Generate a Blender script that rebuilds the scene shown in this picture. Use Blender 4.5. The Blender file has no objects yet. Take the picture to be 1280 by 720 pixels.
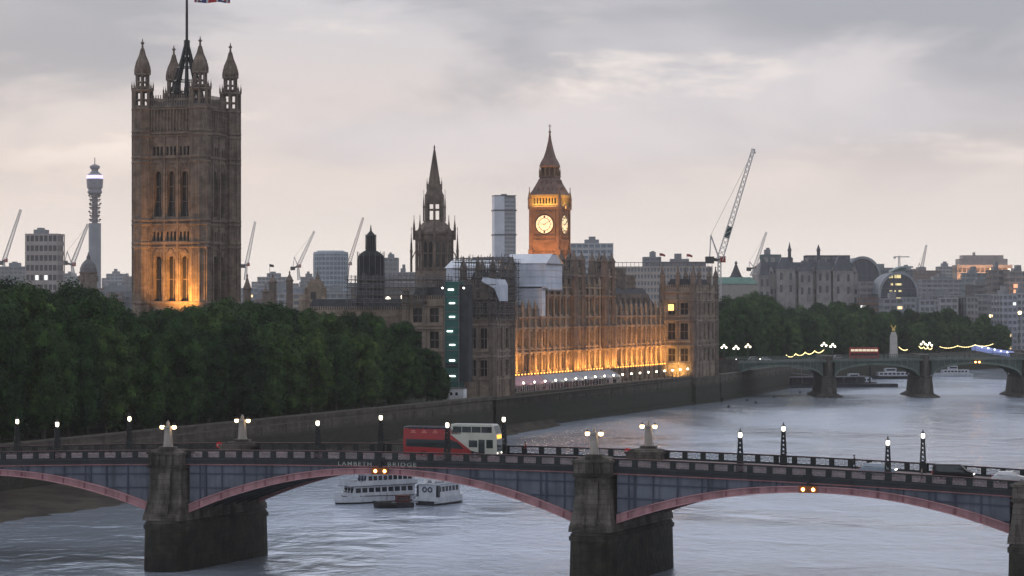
import bpy, math, random
from mathutils import Vector, Matrix
R = math.radians
SC = bpy.context.scene
COL = SC.collection
rnd = random.Random(7)

# ------------------------------------------------------------------ camera
F, H, YH = 3040.0, 34.4, 381.0          # focal length in photo pixels, eye height above the water, horizon row
cam = bpy.data.cameras.new('camera')
cam.sensor_width = 36.0
cam.lens = 36.0 * F / 1280.0
cam.shift_y = (YH - 360.0) / 1280.0
cam.clip_start = 1.0
cam.clip_end = 40000.0
camo = bpy.data.objects.new('camera', cam)
COL.objects.link(camo)
camo.location = (0, 0, H)
camo.rotation_euler = (R(90), 0, 0)
SC.camera = camo

# ------------------------------------------------------------------ sky
SUN_EL, SUN_AZ = R(9), R(-38)            # azimuth from +Y towards +X
world = bpy.data.worlds.new('World')
SC.world = world
world.use_nodes = True
wt = world.node_tree
wt.nodes.clear()
def wn(t, **k):
    n = wt.nodes.new(t)
    for a, b in k.items():
        setattr(n, a, b)
    return n
def wl(a, b):
    wt.links.new(a, b)
def wmath(op, a, b=None, c=None, clamp=False):
    n = wn('ShaderNodeMath', operation=op, use_clamp=clamp)
    for i, q in enumerate((a, b, c)):
        if q is None:
            continue
        if isinstance(q, (int, float)):
            n.inputs[i].default_value = q
        else:
            wl(q, n.inputs[i])
    return n.outputs[0]
def wmix(fac, a, b, mode='MIX'):
    n = wn('ShaderNodeMix', data_type='RGBA', blend_type=mode)
    for i, q in ((0, fac), (6, a), (7, b)):
        if isinstance(q, (int, float)):
            n.inputs[i].default_value = q
        elif isinstance(q, tuple):
            n.inputs[i].default_value = (*q, 1)
        else:
            wl(q, n.inputs[i])
    return n.outputs[2]
tc = wn('ShaderNodeTexCoord')
sep = wn('ShaderNodeSeparateXYZ')
wl(tc.outputs['Generated'], sep.inputs[0])
dx, dy, dz = sep.outputs
ramp = wn('ShaderNodeValToRGB')
cr = ramp.color_ramp
stops = [(0.0, (.72, .665, .62)), (.02, (.685, .625, .585)), (.055, (.575, .508, .478)), (.09, (.49, .45, .45)),
         (.13, (.39, .393, .43)), (.20, (.70, .77, .92)), (.42, (.62, .68, .80)), (1.0, (.64, .68, .76))]
while len(cr.elements) < len(stops):
    cr.elements.new(.5)
for e, (p, c) in zip(cr.elements, stops):
    e.position = p
    e.color = (*c, 1)
wl(dz, ramp.inputs[0])
def wnoise(scale, loc, sc, detail=4, rough=.55, dist=0.0):
    mp = wn('ShaderNodeMapping')
    mp.inputs['Location'].default_value = loc
    mp.inputs['Scale'].default_value = sc
    wl(tc.outputs['Generated'], mp.inputs[0])
    n = wn('ShaderNodeTexNoise')
    n.inputs['Scale'].default_value = scale
    n.inputs['Detail'].default_value = detail
    n.inputs['Roughness'].default_value = rough
    n.inputs['Distortion'].default_value = dist
    wl(mp.outputs[0], n.inputs['Vector'])
    return n.outputs['Fac']
def wrange(v, a, b, c=0.0, d=1.0):
    n = wn('ShaderNodeMapRange', interpolation_type='SMOOTHSTEP')
    wl(v, n.inputs[0])
    for i, q in enumerate((a, b, c, d)):
        n.inputs[i + 1].default_value = q
    return n.outputs[0]
big = wnoise(7.0, (3.1, 0.4, 1.7), (1, 1, 3.2), 5, .55, .4)
soft = wnoise(3.2, (7.3, 1.2, 4.4), (1, 1, 5.0), 4, .5, .2)
high = wrange(dz, .025, .11)
side = wmath('MULTIPLY', wrange(dx, -.06, .16), .10)
dark = wmath('MULTIPLY', wrange(wmath('ADD', big, side), .42, .62), high)
c0 = wmix(wmath('MULTIPLY', dark, .9), ramp.outputs[0], (.255, .262, .298))
band = wmath('MULTIPLY', wrange(soft, .5, .66), wrange(dz, .02, .07))
c1 = wmix(wmath('MULTIPLY', band, .6), c0, (.50, .475, .50))
strk = wnoise(10.0, (2.2, 5.1, 9.3), (1, 1, 4.6), 5, .6, .4)
lit = wmath('MULTIPLY', wrange(strk, .54, .70), wmath('MULTIPLY', wrange(dz, .045, .07), wrange(dz, .13, .10)))
c2 = wmix(wmath('MULTIPLY', lit, .42), c1, (.84, .74, .66))
# the dusk glow sits in the north-west, the sky behind the viewer is duller
glow = wrange(wmath('ADD', wmath('MULTIPLY', dx, -.35), wmath('MULTIPLY', dy, .94)), -.8, .8, 1.0, 1.0)
c3 = wmix(1.0, c2, (1, 1, 1), 'MULTIPLY')
c3n = c3.node
wl(glow, c3n.inputs[7])
below = wrange(dz, -.05, .0)
c4 = wmix(below, (.10, .10, .10), c3)
sky = wn('ShaderNodeTexSky', sky_type='NISHITA', sun_disc=False)
sky.sun_elevation = SUN_EL
sky.sun_rotation = SUN_AZ
sky.air_density = 1.2
sky.dust_density = 2.5
bg1 = wn('ShaderNodeBackground')
wl(sky.outputs[0], bg1.inputs[0])
bg1.inputs[1].default_value = .05
bg2 = wn('ShaderNodeBackground')
wl(c4, bg2.inputs[0])
bg2.inputs[1].default_value = 1.12
mx = wn('ShaderNodeMixShader')
mx.inputs[0].default_value = .92
wl(bg1.outputs[0], mx.inputs[1])
wl(bg2.outputs[0], mx.inputs[2])
wo = wn('ShaderNodeOutputWorld')
wl(mx.outputs[0], wo.inputs[0])

# ------------------------------------------------------------------ weak sun behind the cloud
sl = bpy.data.lights.new('sun', 'SUN')
sl.energy = .35
sl.angle = R(25)
sl.color = (1.0, .86, .76)
so = bpy.data.objects.new('sun', sl)
COL.objects.link(so)
sd = Vector((math.sin(SUN_AZ) * math.cos(SUN_EL), math.cos(SUN_AZ) * math.cos(SUN_EL), math.sin(SUN_EL)))
so.rotation_euler = sd.to_track_quat('Z', 'Y').to_euler()

SC.view_settings.view_transform = 'Standard'
SC.view_settings.look = 'None'
SC.view_settings.exposure = 0.55
SC.view_settings.gamma = 1.0
SC.view_settings.use_curve_mapping = False
SC.render.engine = 'CYCLES'
cy = SC.cycles
cy.use_denoising = True
try:
    cy.denoiser = 'OPENIMAGEDENOISE'
except Exception:
    pass
cy.max_bounces = 5
cy.diffuse_bounces = 2
cy.glossy_bounces = 3
cy.transmission_bounces = 2
cy.volume_bounces = 0
cy.transparent_max_bounces = 6
cy.caustics_reflective = False
cy.caustics_refractive = False
cy.sample_clamp_indirect = 4.0

# ------------------------------------------------------------------ helpers
def XP(px, Y):
    return (px - 640.0) / F * Y
def ZP(py, Y):
    return H - (py - YH) / F * Y

class MB:
    """collects faces, then links them as one mesh object"""
    def __init__(s):
        s.v, s.f, s.m = [], [], []
    def add(s, vs, fs, mi=0):
        b = len(s.v)
        s.v += [tuple(p) for p in vs]
        for f in fs:
            s.f.append(tuple(b + i for i in f))
            s.m.append(mi)
    def quad(s, a, b, c, d, mi=0):
        s.add((a, b, c, d), ((0, 1, 2, 3),), mi)
    def box(s, x0, x1, y0, y1, z0, z1, mi=0):
        s.add([(x0, y0, z0), (x1, y0, z0), (x1, y1, z0), (x0, y1, z0), (x0, y0, z1), (x1, y0, z1), (x1, y1, z1), (x0, y1, z1)],
              ((3, 2, 1, 0), (4, 5, 6, 7), (0, 1, 5, 4), (1, 2, 6, 5), (2, 3, 7, 6), (3, 0, 4, 7)), mi)
    def loft(s, rings, mi=0, cap0=True, cap1=True):
        n = len(rings[0])
        vs = [p for r in rings for p in r]
        fs = []
        for k in range(len(rings) - 1):
            for i in range(n):
                j = (i + 1) % n
                fs.append((k * n + i, k * n + j, (k + 1) * n + j, (k + 1) * n + i))
        if cap0:
            fs.append(tuple(range(n))[::-1])
        if cap1:
            fs.append(tuple((len(rings) - 1) * n + i for i in range(n)))
        s.add(vs, fs, mi)
    def prism(s, poly, z0, z1, mi=0):
        s.loft([[(x, y, z0) for x, y in poly], [(x, y, z1) for x, y in poly]], mi)
    def lathe(s, x, y, prof, n=8, mi=0, rot=None):
        rot = math.pi / n if rot is None else rot
        s.loft([[(x + r * math.cos(rot + 2 * math.pi * i / n), y + r * math.sin(rot + 2 * math.pi * i / n), z) for i in range(n)] for r, z in prof], mi)
    def frus(s, x, y, z0, z1, r0, r1, n=8, mi=0, rot=None):
        s.lathe(x, y, [(r0, z0), (r1, z1)], n, mi, rot)
    def bar(s, p, q, w, mi=0, h=None, n=4):
        p, q = Vector(p), Vector(q)
        d = q - p
        if d.length < 1e-6:
            return
        d.normalize()
        a = d.cross(Vector((0, 0, 1)))
        if a.length < 1e-3:
            a = Vector((1, 0, 0))
        a.normalize()
        b = d.cross(a)
        h = w if h is None else h
        if n == 4:
            off = [a * (sx * w / 2) + b * (sy * h / 2) for sx, sy in ((-1, -1), (1, -1), (1, 1), (-1, 1))]
        else:
            off = [a * (math.cos(2 * math.pi * i / n) * w / 2) + b * (math.sin(2 * math.pi * i / n) * h / 2) for i in range(n)]
        s.loft([[p + o for o in off], [q + o for o in off]], mi)
    def path(s, pts, w, mi=0, n=4):
        for a, b in zip(pts, pts[1:]):
            s.bar(a, b, w, mi, None, n)
    def ball(s, c, r, mi=0, nu=10, nv=6, sz=1.0):
        c = Vector(c)
        rings = []
        for k in range(1, nv):
            t = math.pi * k / nv
            rings.append([(c.x + r * math.sin(t) * math.cos(2 * math.pi * i / nu), c.y + r * math.sin(t) * math.sin(2 * math.pi * i / nu), c.z - r * sz * math.cos(t)) for i in range(nu)])
        s.loft(rings, mi)
    def build(s, name, mats, parent=None, smooth=False, loc=None):
        me = bpy.data.meshes.new(name)
        me.from_pydata(s.v, [], s.f)
        for m in (mats if isinstance(mats, (list, tuple)) else [mats]):
            me.materials.append(m)
        if any(s.m):
            me.polygons.foreach_set('material_index', s.m)
        if smooth:
            me.polygons.foreach_set('use_smooth', [True] * len(me.polygons))
        me.update()
        o = bpy.data.objects.new(name, me)
        COL.objects.link(o)
        if parent is not None:
            o.parent = parent
        if loc is not None:
            o.location = loc
        return o

def tag(o, label, cat, group=None, kind=None):
    o['label'] = label
    o['category'] = cat
    if group:
        o['group'] = group
    if kind:
        o['kind'] = kind
    return o
def thing(name, label, cat, loc=(0, 0, 0), rz=0.0, group=None):
    o = bpy.data.objects.new(name, None)
    o.empty_display_size = .5
    COL.objects.link(o)
    o.location = loc
    o.rotation_euler = (0, 0, rz)
    return tag(o, label, cat, group, 'thing')
def structure(o):
    o['kind'] = 'structure'
    return o
def copy_tree(o, parent=None):
    c = o.copy()
    COL.objects.link(c)
    c.parent = parent
    for ch in list(o.children):
        copy_tree(ch, c)
    return c
def inst(src, name, parent, loc, rz=0.0, scale=None):
    o = bpy.data.objects.new(name, src.data if hasattr(src, 'data') else src)
    COL.objects.link(o)
    o.parent = parent
    o.location = loc
    o.rotation_euler = (0, 0, rz)
    if scale:
        o.scale = scale
    return o

# ------------------------------------------------------------------ materials
MATS = {}
def mat(name, col, rough=.8, col2=None, scale=.4, streak=0.0, bump=0.0, bscale=3.0, metal=0.0, spec=.3, detail=4, stretch=(1, 1, 1), rand=0.0, coat=0.0):
    if name in MATS:
        return MATS[name]
    m = bpy.data.materials.new(name)
    m.use_nodes = True
    nt = m.node_tree
    p = nt.nodes['Principled BSDF']
    p.inputs['Roughness'].default_value = rough
    p.inputs['Metallic'].default_value = metal
    p.inputs['Specular IOR Level'].default_value = spec
    p.inputs['Coat Weight'].default_value = coat
    t = nt.nodes.new('ShaderNodeTexCoord')
    def noise(sc, st, det):
        mp = nt.nodes.new('ShaderNodeMapping')
        mp.inputs['Scale'].default_value = st
        nt.links.new(t.outputs['Object'], mp.inputs[0])
        n = nt.nodes.new('ShaderNodeTexNoise')
        n.inputs['Scale'].default_value = sc
        n.inputs['Detail'].default_value = det
        n.inputs['Roughness'].default_value = .6
        nt.links.new(mp.outputs[0], n.inputs['Vector'])
        return n.outputs['Fac']
    def mix(f, a, b, mode='MIX'):
        n = nt.nodes.new('ShaderNodeMix')
        n.data_type = 'RGBA'
        n.blend_type = mode
        for i, q in ((0, f), (6, a), (7, b)):
            if isinstance(q, (int, float)):
                n.inputs[i].default_value = q
            elif isinstance(q, tuple):
                n.inputs[i].default_value = (*q[:3], 1)
            else:
                nt.links.new(q, n.inputs[i])
        return n.outputs[2]
    def rng(v, a, b):
        n = nt.nodes.new('ShaderNodeMapRange')
        n.interpolation_type = 'SMOOTHSTEP'
        nt.links.new(v, n.inputs[0])
        n.inputs[1].default_value = a
        n.inputs[2].default_value = b
        return n.outputs[0]
    if col2 is None:
        col2 = tuple(c * .72 for c in col)
    c = mix(rng(noise(scale, stretch, detail), .35, .68), tuple(col), tuple(col2))
    if streak:
        k = nt.nodes.new('ShaderNodeMath')
        k.operation = 'MULTIPLY'
        nt.links.new(rng(noise(.9, (1, 1, .09), 5), .45, .75), k.inputs[0])
        k.inputs[1].default_value = streak
        c = mix(k.outputs[0], c, tuple(q * .35 for q in col2))
    if rand:
        oi = nt.nodes.new('ShaderNodeObjectInfo')
        hs = nt.nodes.new('ShaderNodeHueSaturation')
        mr = nt.nodes.new('ShaderNodeMapRange')
        nt.links.new(oi.outputs['Random'], mr.inputs[0])
        mr.inputs[3].default_value = 1 - rand
        mr.inputs[4].default_value = 1 + rand
        nt.links.new(mr.outputs[0], hs.inputs['Value'])
        nt.links.new(c, hs.inputs['Color'])
        c = hs.outputs[0]
    nt.links.new(c, p.inputs['Base Color'])
    if bump:
        b = nt.nodes.new('ShaderNodeBump')
        b.inputs['Strength'].default_value = bump
        b.inputs['Distance'].default_value = .3
        nt.links.new(noise(bscale, (1, 1, 1), 3), b.inputs['Height'])
        nt.links.new(b.outputs[0], p.inputs['Normal'])
    MATS[name] = m
    return m
def add_courses(m, bw, bh, dark=.55, kx=(1.0, .6), bump=.35):
    """squared masonry: joints darken the colour a little and cut into the surface"""
    nt = m.node_tree
    p = nt.nodes['Principled BSDF']
    src = p.inputs['Base Color'].links[0].from_socket
    t = nt.nodes.new('ShaderNodeTexCoord')
    s = nt.nodes.new('ShaderNodeSeparateXYZ')
    nt.links.new(t.outputs['Object'], s.inputs[0])
    def mm(op, a, b):
        n = nt.nodes.new('ShaderNodeMath')
        n.operation = op
        for i, q in enumerate((a, b)):
            if isinstance(q, (int, float)):
                n.inputs[i].default_value = q
            else:
                nt.links.new(q, n.inputs[i])
        return n.outputs[0]
    u = mm('ADD', mm('MULTIPLY', s.outputs[0], kx[0]), mm('MULTIPLY', s.outputs[1], kx[1]))
    c = nt.nodes.new('ShaderNodeCombineXYZ')
    nt.links.new(u, c.inputs[0])
    nt.links.new(s.outputs[2], c.inputs[1])
    b = nt.nodes.new('ShaderNodeTexBrick')
    b.inputs['Scale'].default_value = 1.0
    b.inputs['Brick Width'].default_value = bw
    b.inputs['Row Height'].default_value = bh
    b.inputs['Mortar Size'].default_value = .035
    b.inputs['Mortar Smooth'].default_value = .3
    b.inputs['Color1'].default_value = (1, 1, 1, 1)
    b.inputs['Color2'].default_value = (.78, .77, .76, 1)
    b.inputs['Mortar'].default_value = (dark, dark, dark, 1)
    nt.links.new(c.outputs[0], b.inputs['Vector'])
    x = nt.nodes.new('ShaderNodeMix')
    x.data_type = 'RGBA'
    x.blend_type = 'MULTIPLY'
    x.inputs[0].default_value = 1.0
    nt.links.new(src, x.inputs[6])
    nt.links.new(b.outputs['Color'], x.inputs[7])
    nt.links.new(x.outputs[2], p.inputs['Base Color'])
    return m
def emit(name, col, strength):
    if name in MATS:
        return MATS[name]
    m = bpy.data.materials.new(name)
    m.use_nodes = True
    p = m.node_tree.nodes['Principled BSDF']
    p.inputs['Base Color'].default_value = (*col, 1)
    p.inputs['Emission Color'].default_value = (*col, 1)
    p.inputs['Emission Strength'].default_value = strength
    MATS[name] = m
    return m
def glass(name, col=(.02, .025, .03), rough=.12):
    return mat(name, col, rough, tuple(c * 1.6 for c in col), .3, spec=.5)

STONE = mat('honey limestone', (.36, .29, .23), .9, (.23, .185, .148), .22, streak=.35, bump=.4, bscale=2.5)
STONE_DK = mat('sooty limestone', (.27, .213, .17), .9, (.152, .12, .098), .3, streak=.4, bump=.4, bscale=2.5)
STONE_TOP = mat('weathered pinnacle stone', (.21, .165, .137), .9, (.125, .1, .086), .5, streak=.3)
WINDK = glass('dark leaded glass', (.018, .018, .02), .25)
SLATE = mat('dark iron roof', (.05, .052, .06), .6, (.03, .031, .037), .5, streak=.3)
GRANITE = mat('grey pier granite', (.15, .135, .115), .85, (.05, .044, .037), .35, streak=.9, bump=.5, bscale=1.5)
add_courses(GRANITE, 1.5, .62)
add_courses(STONE, 1.3, .6, .72)
add_courses(STONE_DK, 1.3, .6, .72)
WHITE = mat('white paint', (.72, .73, .75), .45, (.55, .56, .58), .6, streak=.15)
BLACK = mat('black iron', (.02, .022, .024), .5, (.012, .013, .014), 1.0)
def area_light(name, loc, target, energy, col, sx, sy, parent=None, spread=180):
    l = bpy.data.lights.new(name, 'AREA')
    l.shape = 'RECTANGLE'
    l.size, l.size_y = sx, sy
    l.energy = energy
    l.color = col
    l.spread = R(spread)
    o = bpy.data.objects.new(name, l)
    COL.objects.link(o)
    d = Vector(target) - Vector(loc)
    o.location = loc
    o.rotation_euler = d.to_track_quat('-Z', 'Y').to_euler()
    if parent is not None:
        o.parent = parent
    return o
def point_light(name, loc, energy, col, rad=.3, parent=None):
    l = bpy.data.lights.new(name, 'POINT')
    l.energy = energy
    l.color = col
    l.shadow_soft_size = rad
    o = bpy.data.objects.new(name, l)
    COL.objects.link(o)
    o.location = loc
    if parent is not None:
        o.parent = parent
    return o
ORANGE = (1.0, .43, .085)

# ------------------------------------------------------------------ river axis
RX, RY = .3535, .9354                    # along the west bank, downstream
PAL_RZ = math.atan2(RY, RX)              # local x = downstream, local y = inland
def bank_x(Y):
    return -63.0 + .378 * (Y - 494.0)
# ------------------------------------------------------------------ ground, water, banks
GZ = 9.0
bank = [(-363, -300), (-105, 382), (-63, 494), (-2.0, 655.4), (62.3, 838.7), (72, 864.5), (85, 905), (130, 1060), (190, 1210), (300, 1370), (620, 1560), (3000, 2000), (6000, 2400)]
GROUND = mat('dark park soil and paving', (.06, .062, .048), .95, (.035, .04, .028), .05, bump=.3)
g = MB()
pts = [(x, y, GZ) for x, y in bank] + [(6000, 5600, GZ), (-6000, 5600, GZ), (-6000, -300, GZ)]
g.add(pts, (tuple(range(len(pts)))[::-1],))
structure(g.build('ground', GROUND))
ge = MB()
ge.add([(60, -300, GZ), (6000, -300, GZ), (6000, 1500, GZ), (3000, 1450, GZ), (900, 1300, GZ), (420, 1080, GZ), (345, 905, GZ), (128, 300, GZ)], (tuple(range(8)),))
structure(ge.build('ground', GROUND))

def water_material():
    m = bpy.data.materials.new('tidal river water')
    m.use_nodes = True
    nt = m.node_tree
    p = nt.nodes['Principled BSDF']
    p.inputs['Base Color'].default_value = (.56, .635, .75, 1)
    p.inputs['Roughness'].default_value = .12
    p.inputs['IOR'].default_value = 1.55
    p.inputs['Metallic'].default_value = .5
    t = nt.nodes.new('ShaderNodeTexCoord')
    def noise(sc, st, det, rough=.6, dist=0.0):
        mp = nt.nodes.new('ShaderNodeMapping')
        mp.inputs['Scale'].default_value = st
        mp.inputs['Rotation'].default_value = (0, 0, R(12))
        nt.links.new(t.outputs['Object'], mp.inputs[0])
        n = nt.nodes.new('ShaderNodeTexNoise')
        n.inputs['Scale'].default_value = sc
        n.inputs['Detail'].default_value = det
        n.inputs['Roughness'].default_value = rough
        n.inputs['Distortion'].default_value = dist
        nt.links.new(mp.outputs[0], n.inputs['Vector'])
        return n.outputs['Fac']
    def math_(op, a, b):
        n = nt.nodes.new('ShaderNodeMath')
        n.operation = op
        for i, q in enumerate((a, b)):
            if isinstance(q, (int, float)):
                n.inputs[i].default_value = q
            else:
                nt.links.new(q, n.inputs[i])
        return n.outputs[0]
    def rng(v, a, b, c=0.0, d=1.0):
        n = nt.nodes.new('ShaderNodeMapRange')
        n.interpolation_type = 'SMOOTHSTEP'
        nt.links.new(v, n.inputs[0])
        for i, q in enumerate((a, b, c, d)):
            n.inputs[i + 1].default_value = q
        return n.outputs[0]
    swell = noise(.09, (1, .8, 1), 3, .5, .6)
    chop = noise(.5, (1, .55, 1), 5, .62, .5)
    fine = noise(2.2, (1, .7, 1), 3, .6)
    calm = noise(.012, (1, .5, 1), 3, .55, .8)
    amp = rng(calm, .40, .62, .25, 1.0)
    h = math_('ADD', math_('MULTIPLY', swell, 1.1), math_('MULTIPLY', math_('ADD', chop, math_('MULTIPLY', fine, .22)), math_('MULTIPLY', amp, .75)))
    b = nt.nodes.new('ShaderNodeBump')
    b.inputs['Strength'].default_value = .85
    b.inputs['Distance'].default_value = .85
    nt.links.new(h, b.inputs['Height'])
    nt.links.new(b.outputs[0], p.inputs['Normal'])
    nt.links.new(rng(calm, .38, .62, .12, .22), p.inputs['Roughness'])
    return m
wm = MB()
wm.quad((-1500, -300, 0), (6000, -300, 0), (6000, 3200, 0), (-1500, 3200, 0))
structure(wm.build('river_water', water_material()))

# muddy foreshore at low tide
MUD = mat('wet foreshore mud', (.078, .066, .050), .8, (.034, .029, .023), .12, bump=.9, bscale=.8, spec=.15)
fo = MB()
edge = [(-200, 60), (-124, 260), (-92, 352), (-80, 382), (-65.6, 420), (-41, 466), (-24.5, 545), (-1.5, 640), (12.6, 692)]
prev = None
rr = random.Random(3)
N = 90
rows = []
for k in range(N + 1):
    q = k / N * (len(edge) - 1)
    i = min(int(q), len(edge) - 2)
    fr = q - i
    ex = edge[i][0] + (edge[i + 1][0] - edge[i][0]) * fr
    ey = edge[i][1] + (edge[i + 1][1] - edge[i][1]) * fr
    wx = bank_x(ey) - .3
    row = []
    for j in range(9):
        a = j / 8
        z = 2.1 * (1 - a) ** 1.2 - .12
        if 0 < j < 8:
            z += rr.uniform(-.12, .12)
        jx = rr.uniform(-1.3, 1.3) if j > 5 else 0
        row.append((wx + (ex + 1.0 - wx) * a + jx, ey, z - (.25 if j == 8 else 0)))
    rows.append(row)
vs = [p for r in rows for p in r]
fs = [(a * 9 + j, a * 9 + j + 1, (a + 1) * 9 + j + 1, (a + 1) * 9 + j) for a in range(N) for j in range(8)]
fo.add(vs, fs)
structure(fo.build('foreshore', MUD, smooth=True))

def wall_material():
    m = mat('river wall granite', (.135, .118, .098), .9, (.075, .066, .055), .25, streak=.5, bump=.4, bscale=1.2)
    nt = m.node_tree
    p = nt.nodes['Principled BSDF']
    src = p.inputs['Base Color'].links[0].from_socket
    g = nt.nodes.new('ShaderNodeNewGeometry')
    s = nt.nodes.new('ShaderNodeSeparateXYZ')
    nt.links.new(g.outputs['Position'], s.inputs[0])
    mr = nt.nodes.new('ShaderNodeMapRange')
    mr.interpolation_type = 'SMOOTHSTEP'
    nt.links.new(s.outputs[2], mr.inputs[0])
    mr.inputs[1].default_value, mr.inputs[2].default_value = 7.6, 5.6     # weed below the tide line
    mx_ = nt.nodes.new('ShaderNodeMix')
    mx_.data_type = 'RGBA'
    nt.links.new(mr.outputs[0], mx_.inputs[0])
    nt.links.new(src, mx_.inputs[6])
    mx_.inputs[7].default_value = (.042, .043, .03, 1)
    nt.links.new(mx_.outputs[2], p.inputs['Base Color'])
    return m
WALLM = add_courses(wall_material(), 1.8, .7, .6)
COPING = mat('granite coping', (.135, .12, .10), .85, (.085, .077, .066), .4, streak=.3)
def river_wall(pts, ztop, label, thick=1.4):
    t = thing('river_wall', label, 'river wall', (pts[0][0], pts[0][1], 0))
    o = Vector((pts[0][0], pts[0][1], 0))
    w, c = MB(), MB()
    P = [Vector((x, y, 0)) - o for x, y in pts]
    for a, b in zip(P, P[1:]):
        d = (b - a).normalized()
        n = Vector((-d.y, d.x, 0))
        L = (b - a).length
        def q(s, k):
            v = a + d * s + n * k
            return (v.x, v.y)
        w.prism([q(0, -.9), q(L, -.9), q(L, thick), q(0, thick)], -1.5, 1.2)
        w.prism([q(0, -.25), q(L, -.25), q(L, thick), q(0, thick)], 1.2, 6.5)
        w.prism([q(0, 0), q(L, 0), q(L, thick), q(0, thick)], 6.5, ztop - .35)
        c.prism([q(0, -.18), q(L, -.18), q(L, thick + .1), q(0, thick + .1)], ztop - .35, ztop)
        c.prism([q(0, -.12), q(L, -.12), q(L, .0), q(0, .0)], ztop - 1.75, ztop - 1.45)
        k = 3.0
        while k < L:
            w.prism([q(k, -.1), q(k + .5, -.1), q(k + .5, -.003), q(k, -.003)], 6.5, ztop - 1.75)
            k += 12.0
    w.build('wall', WALLM, t)
    c.build('coping', COPING, t)
    return t
river_wall([(-363, -300), (-105, 382), (-63, 494), (-5.2, 648.5)], 10.1, 'long stone river wall below the dense row of trees')
PAL = (-5.2, 660.0)
def pw(m, y=0.0):
    return (PAL[0] + RX * m - RY * y, PAL[1] + RY * m + RX * y)
river_wall([pw(15), pw(190)], 9.9, 'stained terrace wall standing in the water under the lit palace front')
river_wall([(74.5, 868), (85, 905), (130, 1060), (190, 1210), (300, 1370), (620, 1560)], 9.6, 'embankment wall behind the green arched bridge')

# ------------------------------------------------------------------ Lambeth Bridge
LC = Vector((-17.0, 308.0, 0))
UX, UY, VX, VY = .960, -.280, .400, .917
LB_RZ = math.atan2(UY, UX)
def zp(t):
    return 15.8 - .00033 * t * t
def LP(t, s, z):
    return (UX * t + VX * s, UY * t + VY * s, z)
def LW(t, s, z=None):
    p = Vector(LP(t, s, zp(t) - 1.30 if z is None else z)) + LC
    return p
bridge = thing('road_bridge', 'five span road bridge with pink arch ribs and grey blue spandrels across the river', 'bridge', LC)
PINK = mat('faded red pink paint', (.40, .215, .228), .6, (.28, .145, .15), .6, streak=.7)
BLUEG = mat('blue grey bridge paint', (.13, .146, .182), .6, (.085, .098, .122), .3, streak=.8)
BLUED = mat('dark blue rib paint', (.055, .068, .10), .6, (.037, .046, .068), .4, streak=.3)
IRON = mat('dark green black iron', (.018, .022, .022), .5, (.012, .014, .015), .8)
CORN = mat('dark cornice paint', (.035, .04, .045), .6, (.022, .025, .028), .3, streak=.5)
TRIM = mat('dull red trim', (.30, .14, .14), .6, (.2, .1, .1), .5, streak=.3)
LATT = mat('lattice paint', (.36, .26, .27), .6, (.16, .12, .125), .6)
ASPH = mat('asphalt', (.055, .055, .058), .85, (.04, .04, .043), .3, bump=.2)
PAVE = mat('pinkish paving', (.28, .24, .23), .85, (.2, .175, .17), .4, bump=.2)
UNDER = mat('dark steel underside', (.05, .05, .055), .7, (.03, .03, .034), .3)
WB = 18.2
spans = [(-126.5, -84.3, 10.2, 7.5), (-78.7, -31.2, 11.8, 7.5), (-25.8, 25.8, 12.97, 7.5), (31.2, 78.7, 11.8, 7.5), (84.3, 126.5, 10.2, 7.5)]
def arch_z(t, a, b, zc, z0):
    k = (t - (a + b) / 2) / ((b - a) / 2)
    return z0 + (zc - z0) * (1 - k * k)
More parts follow.
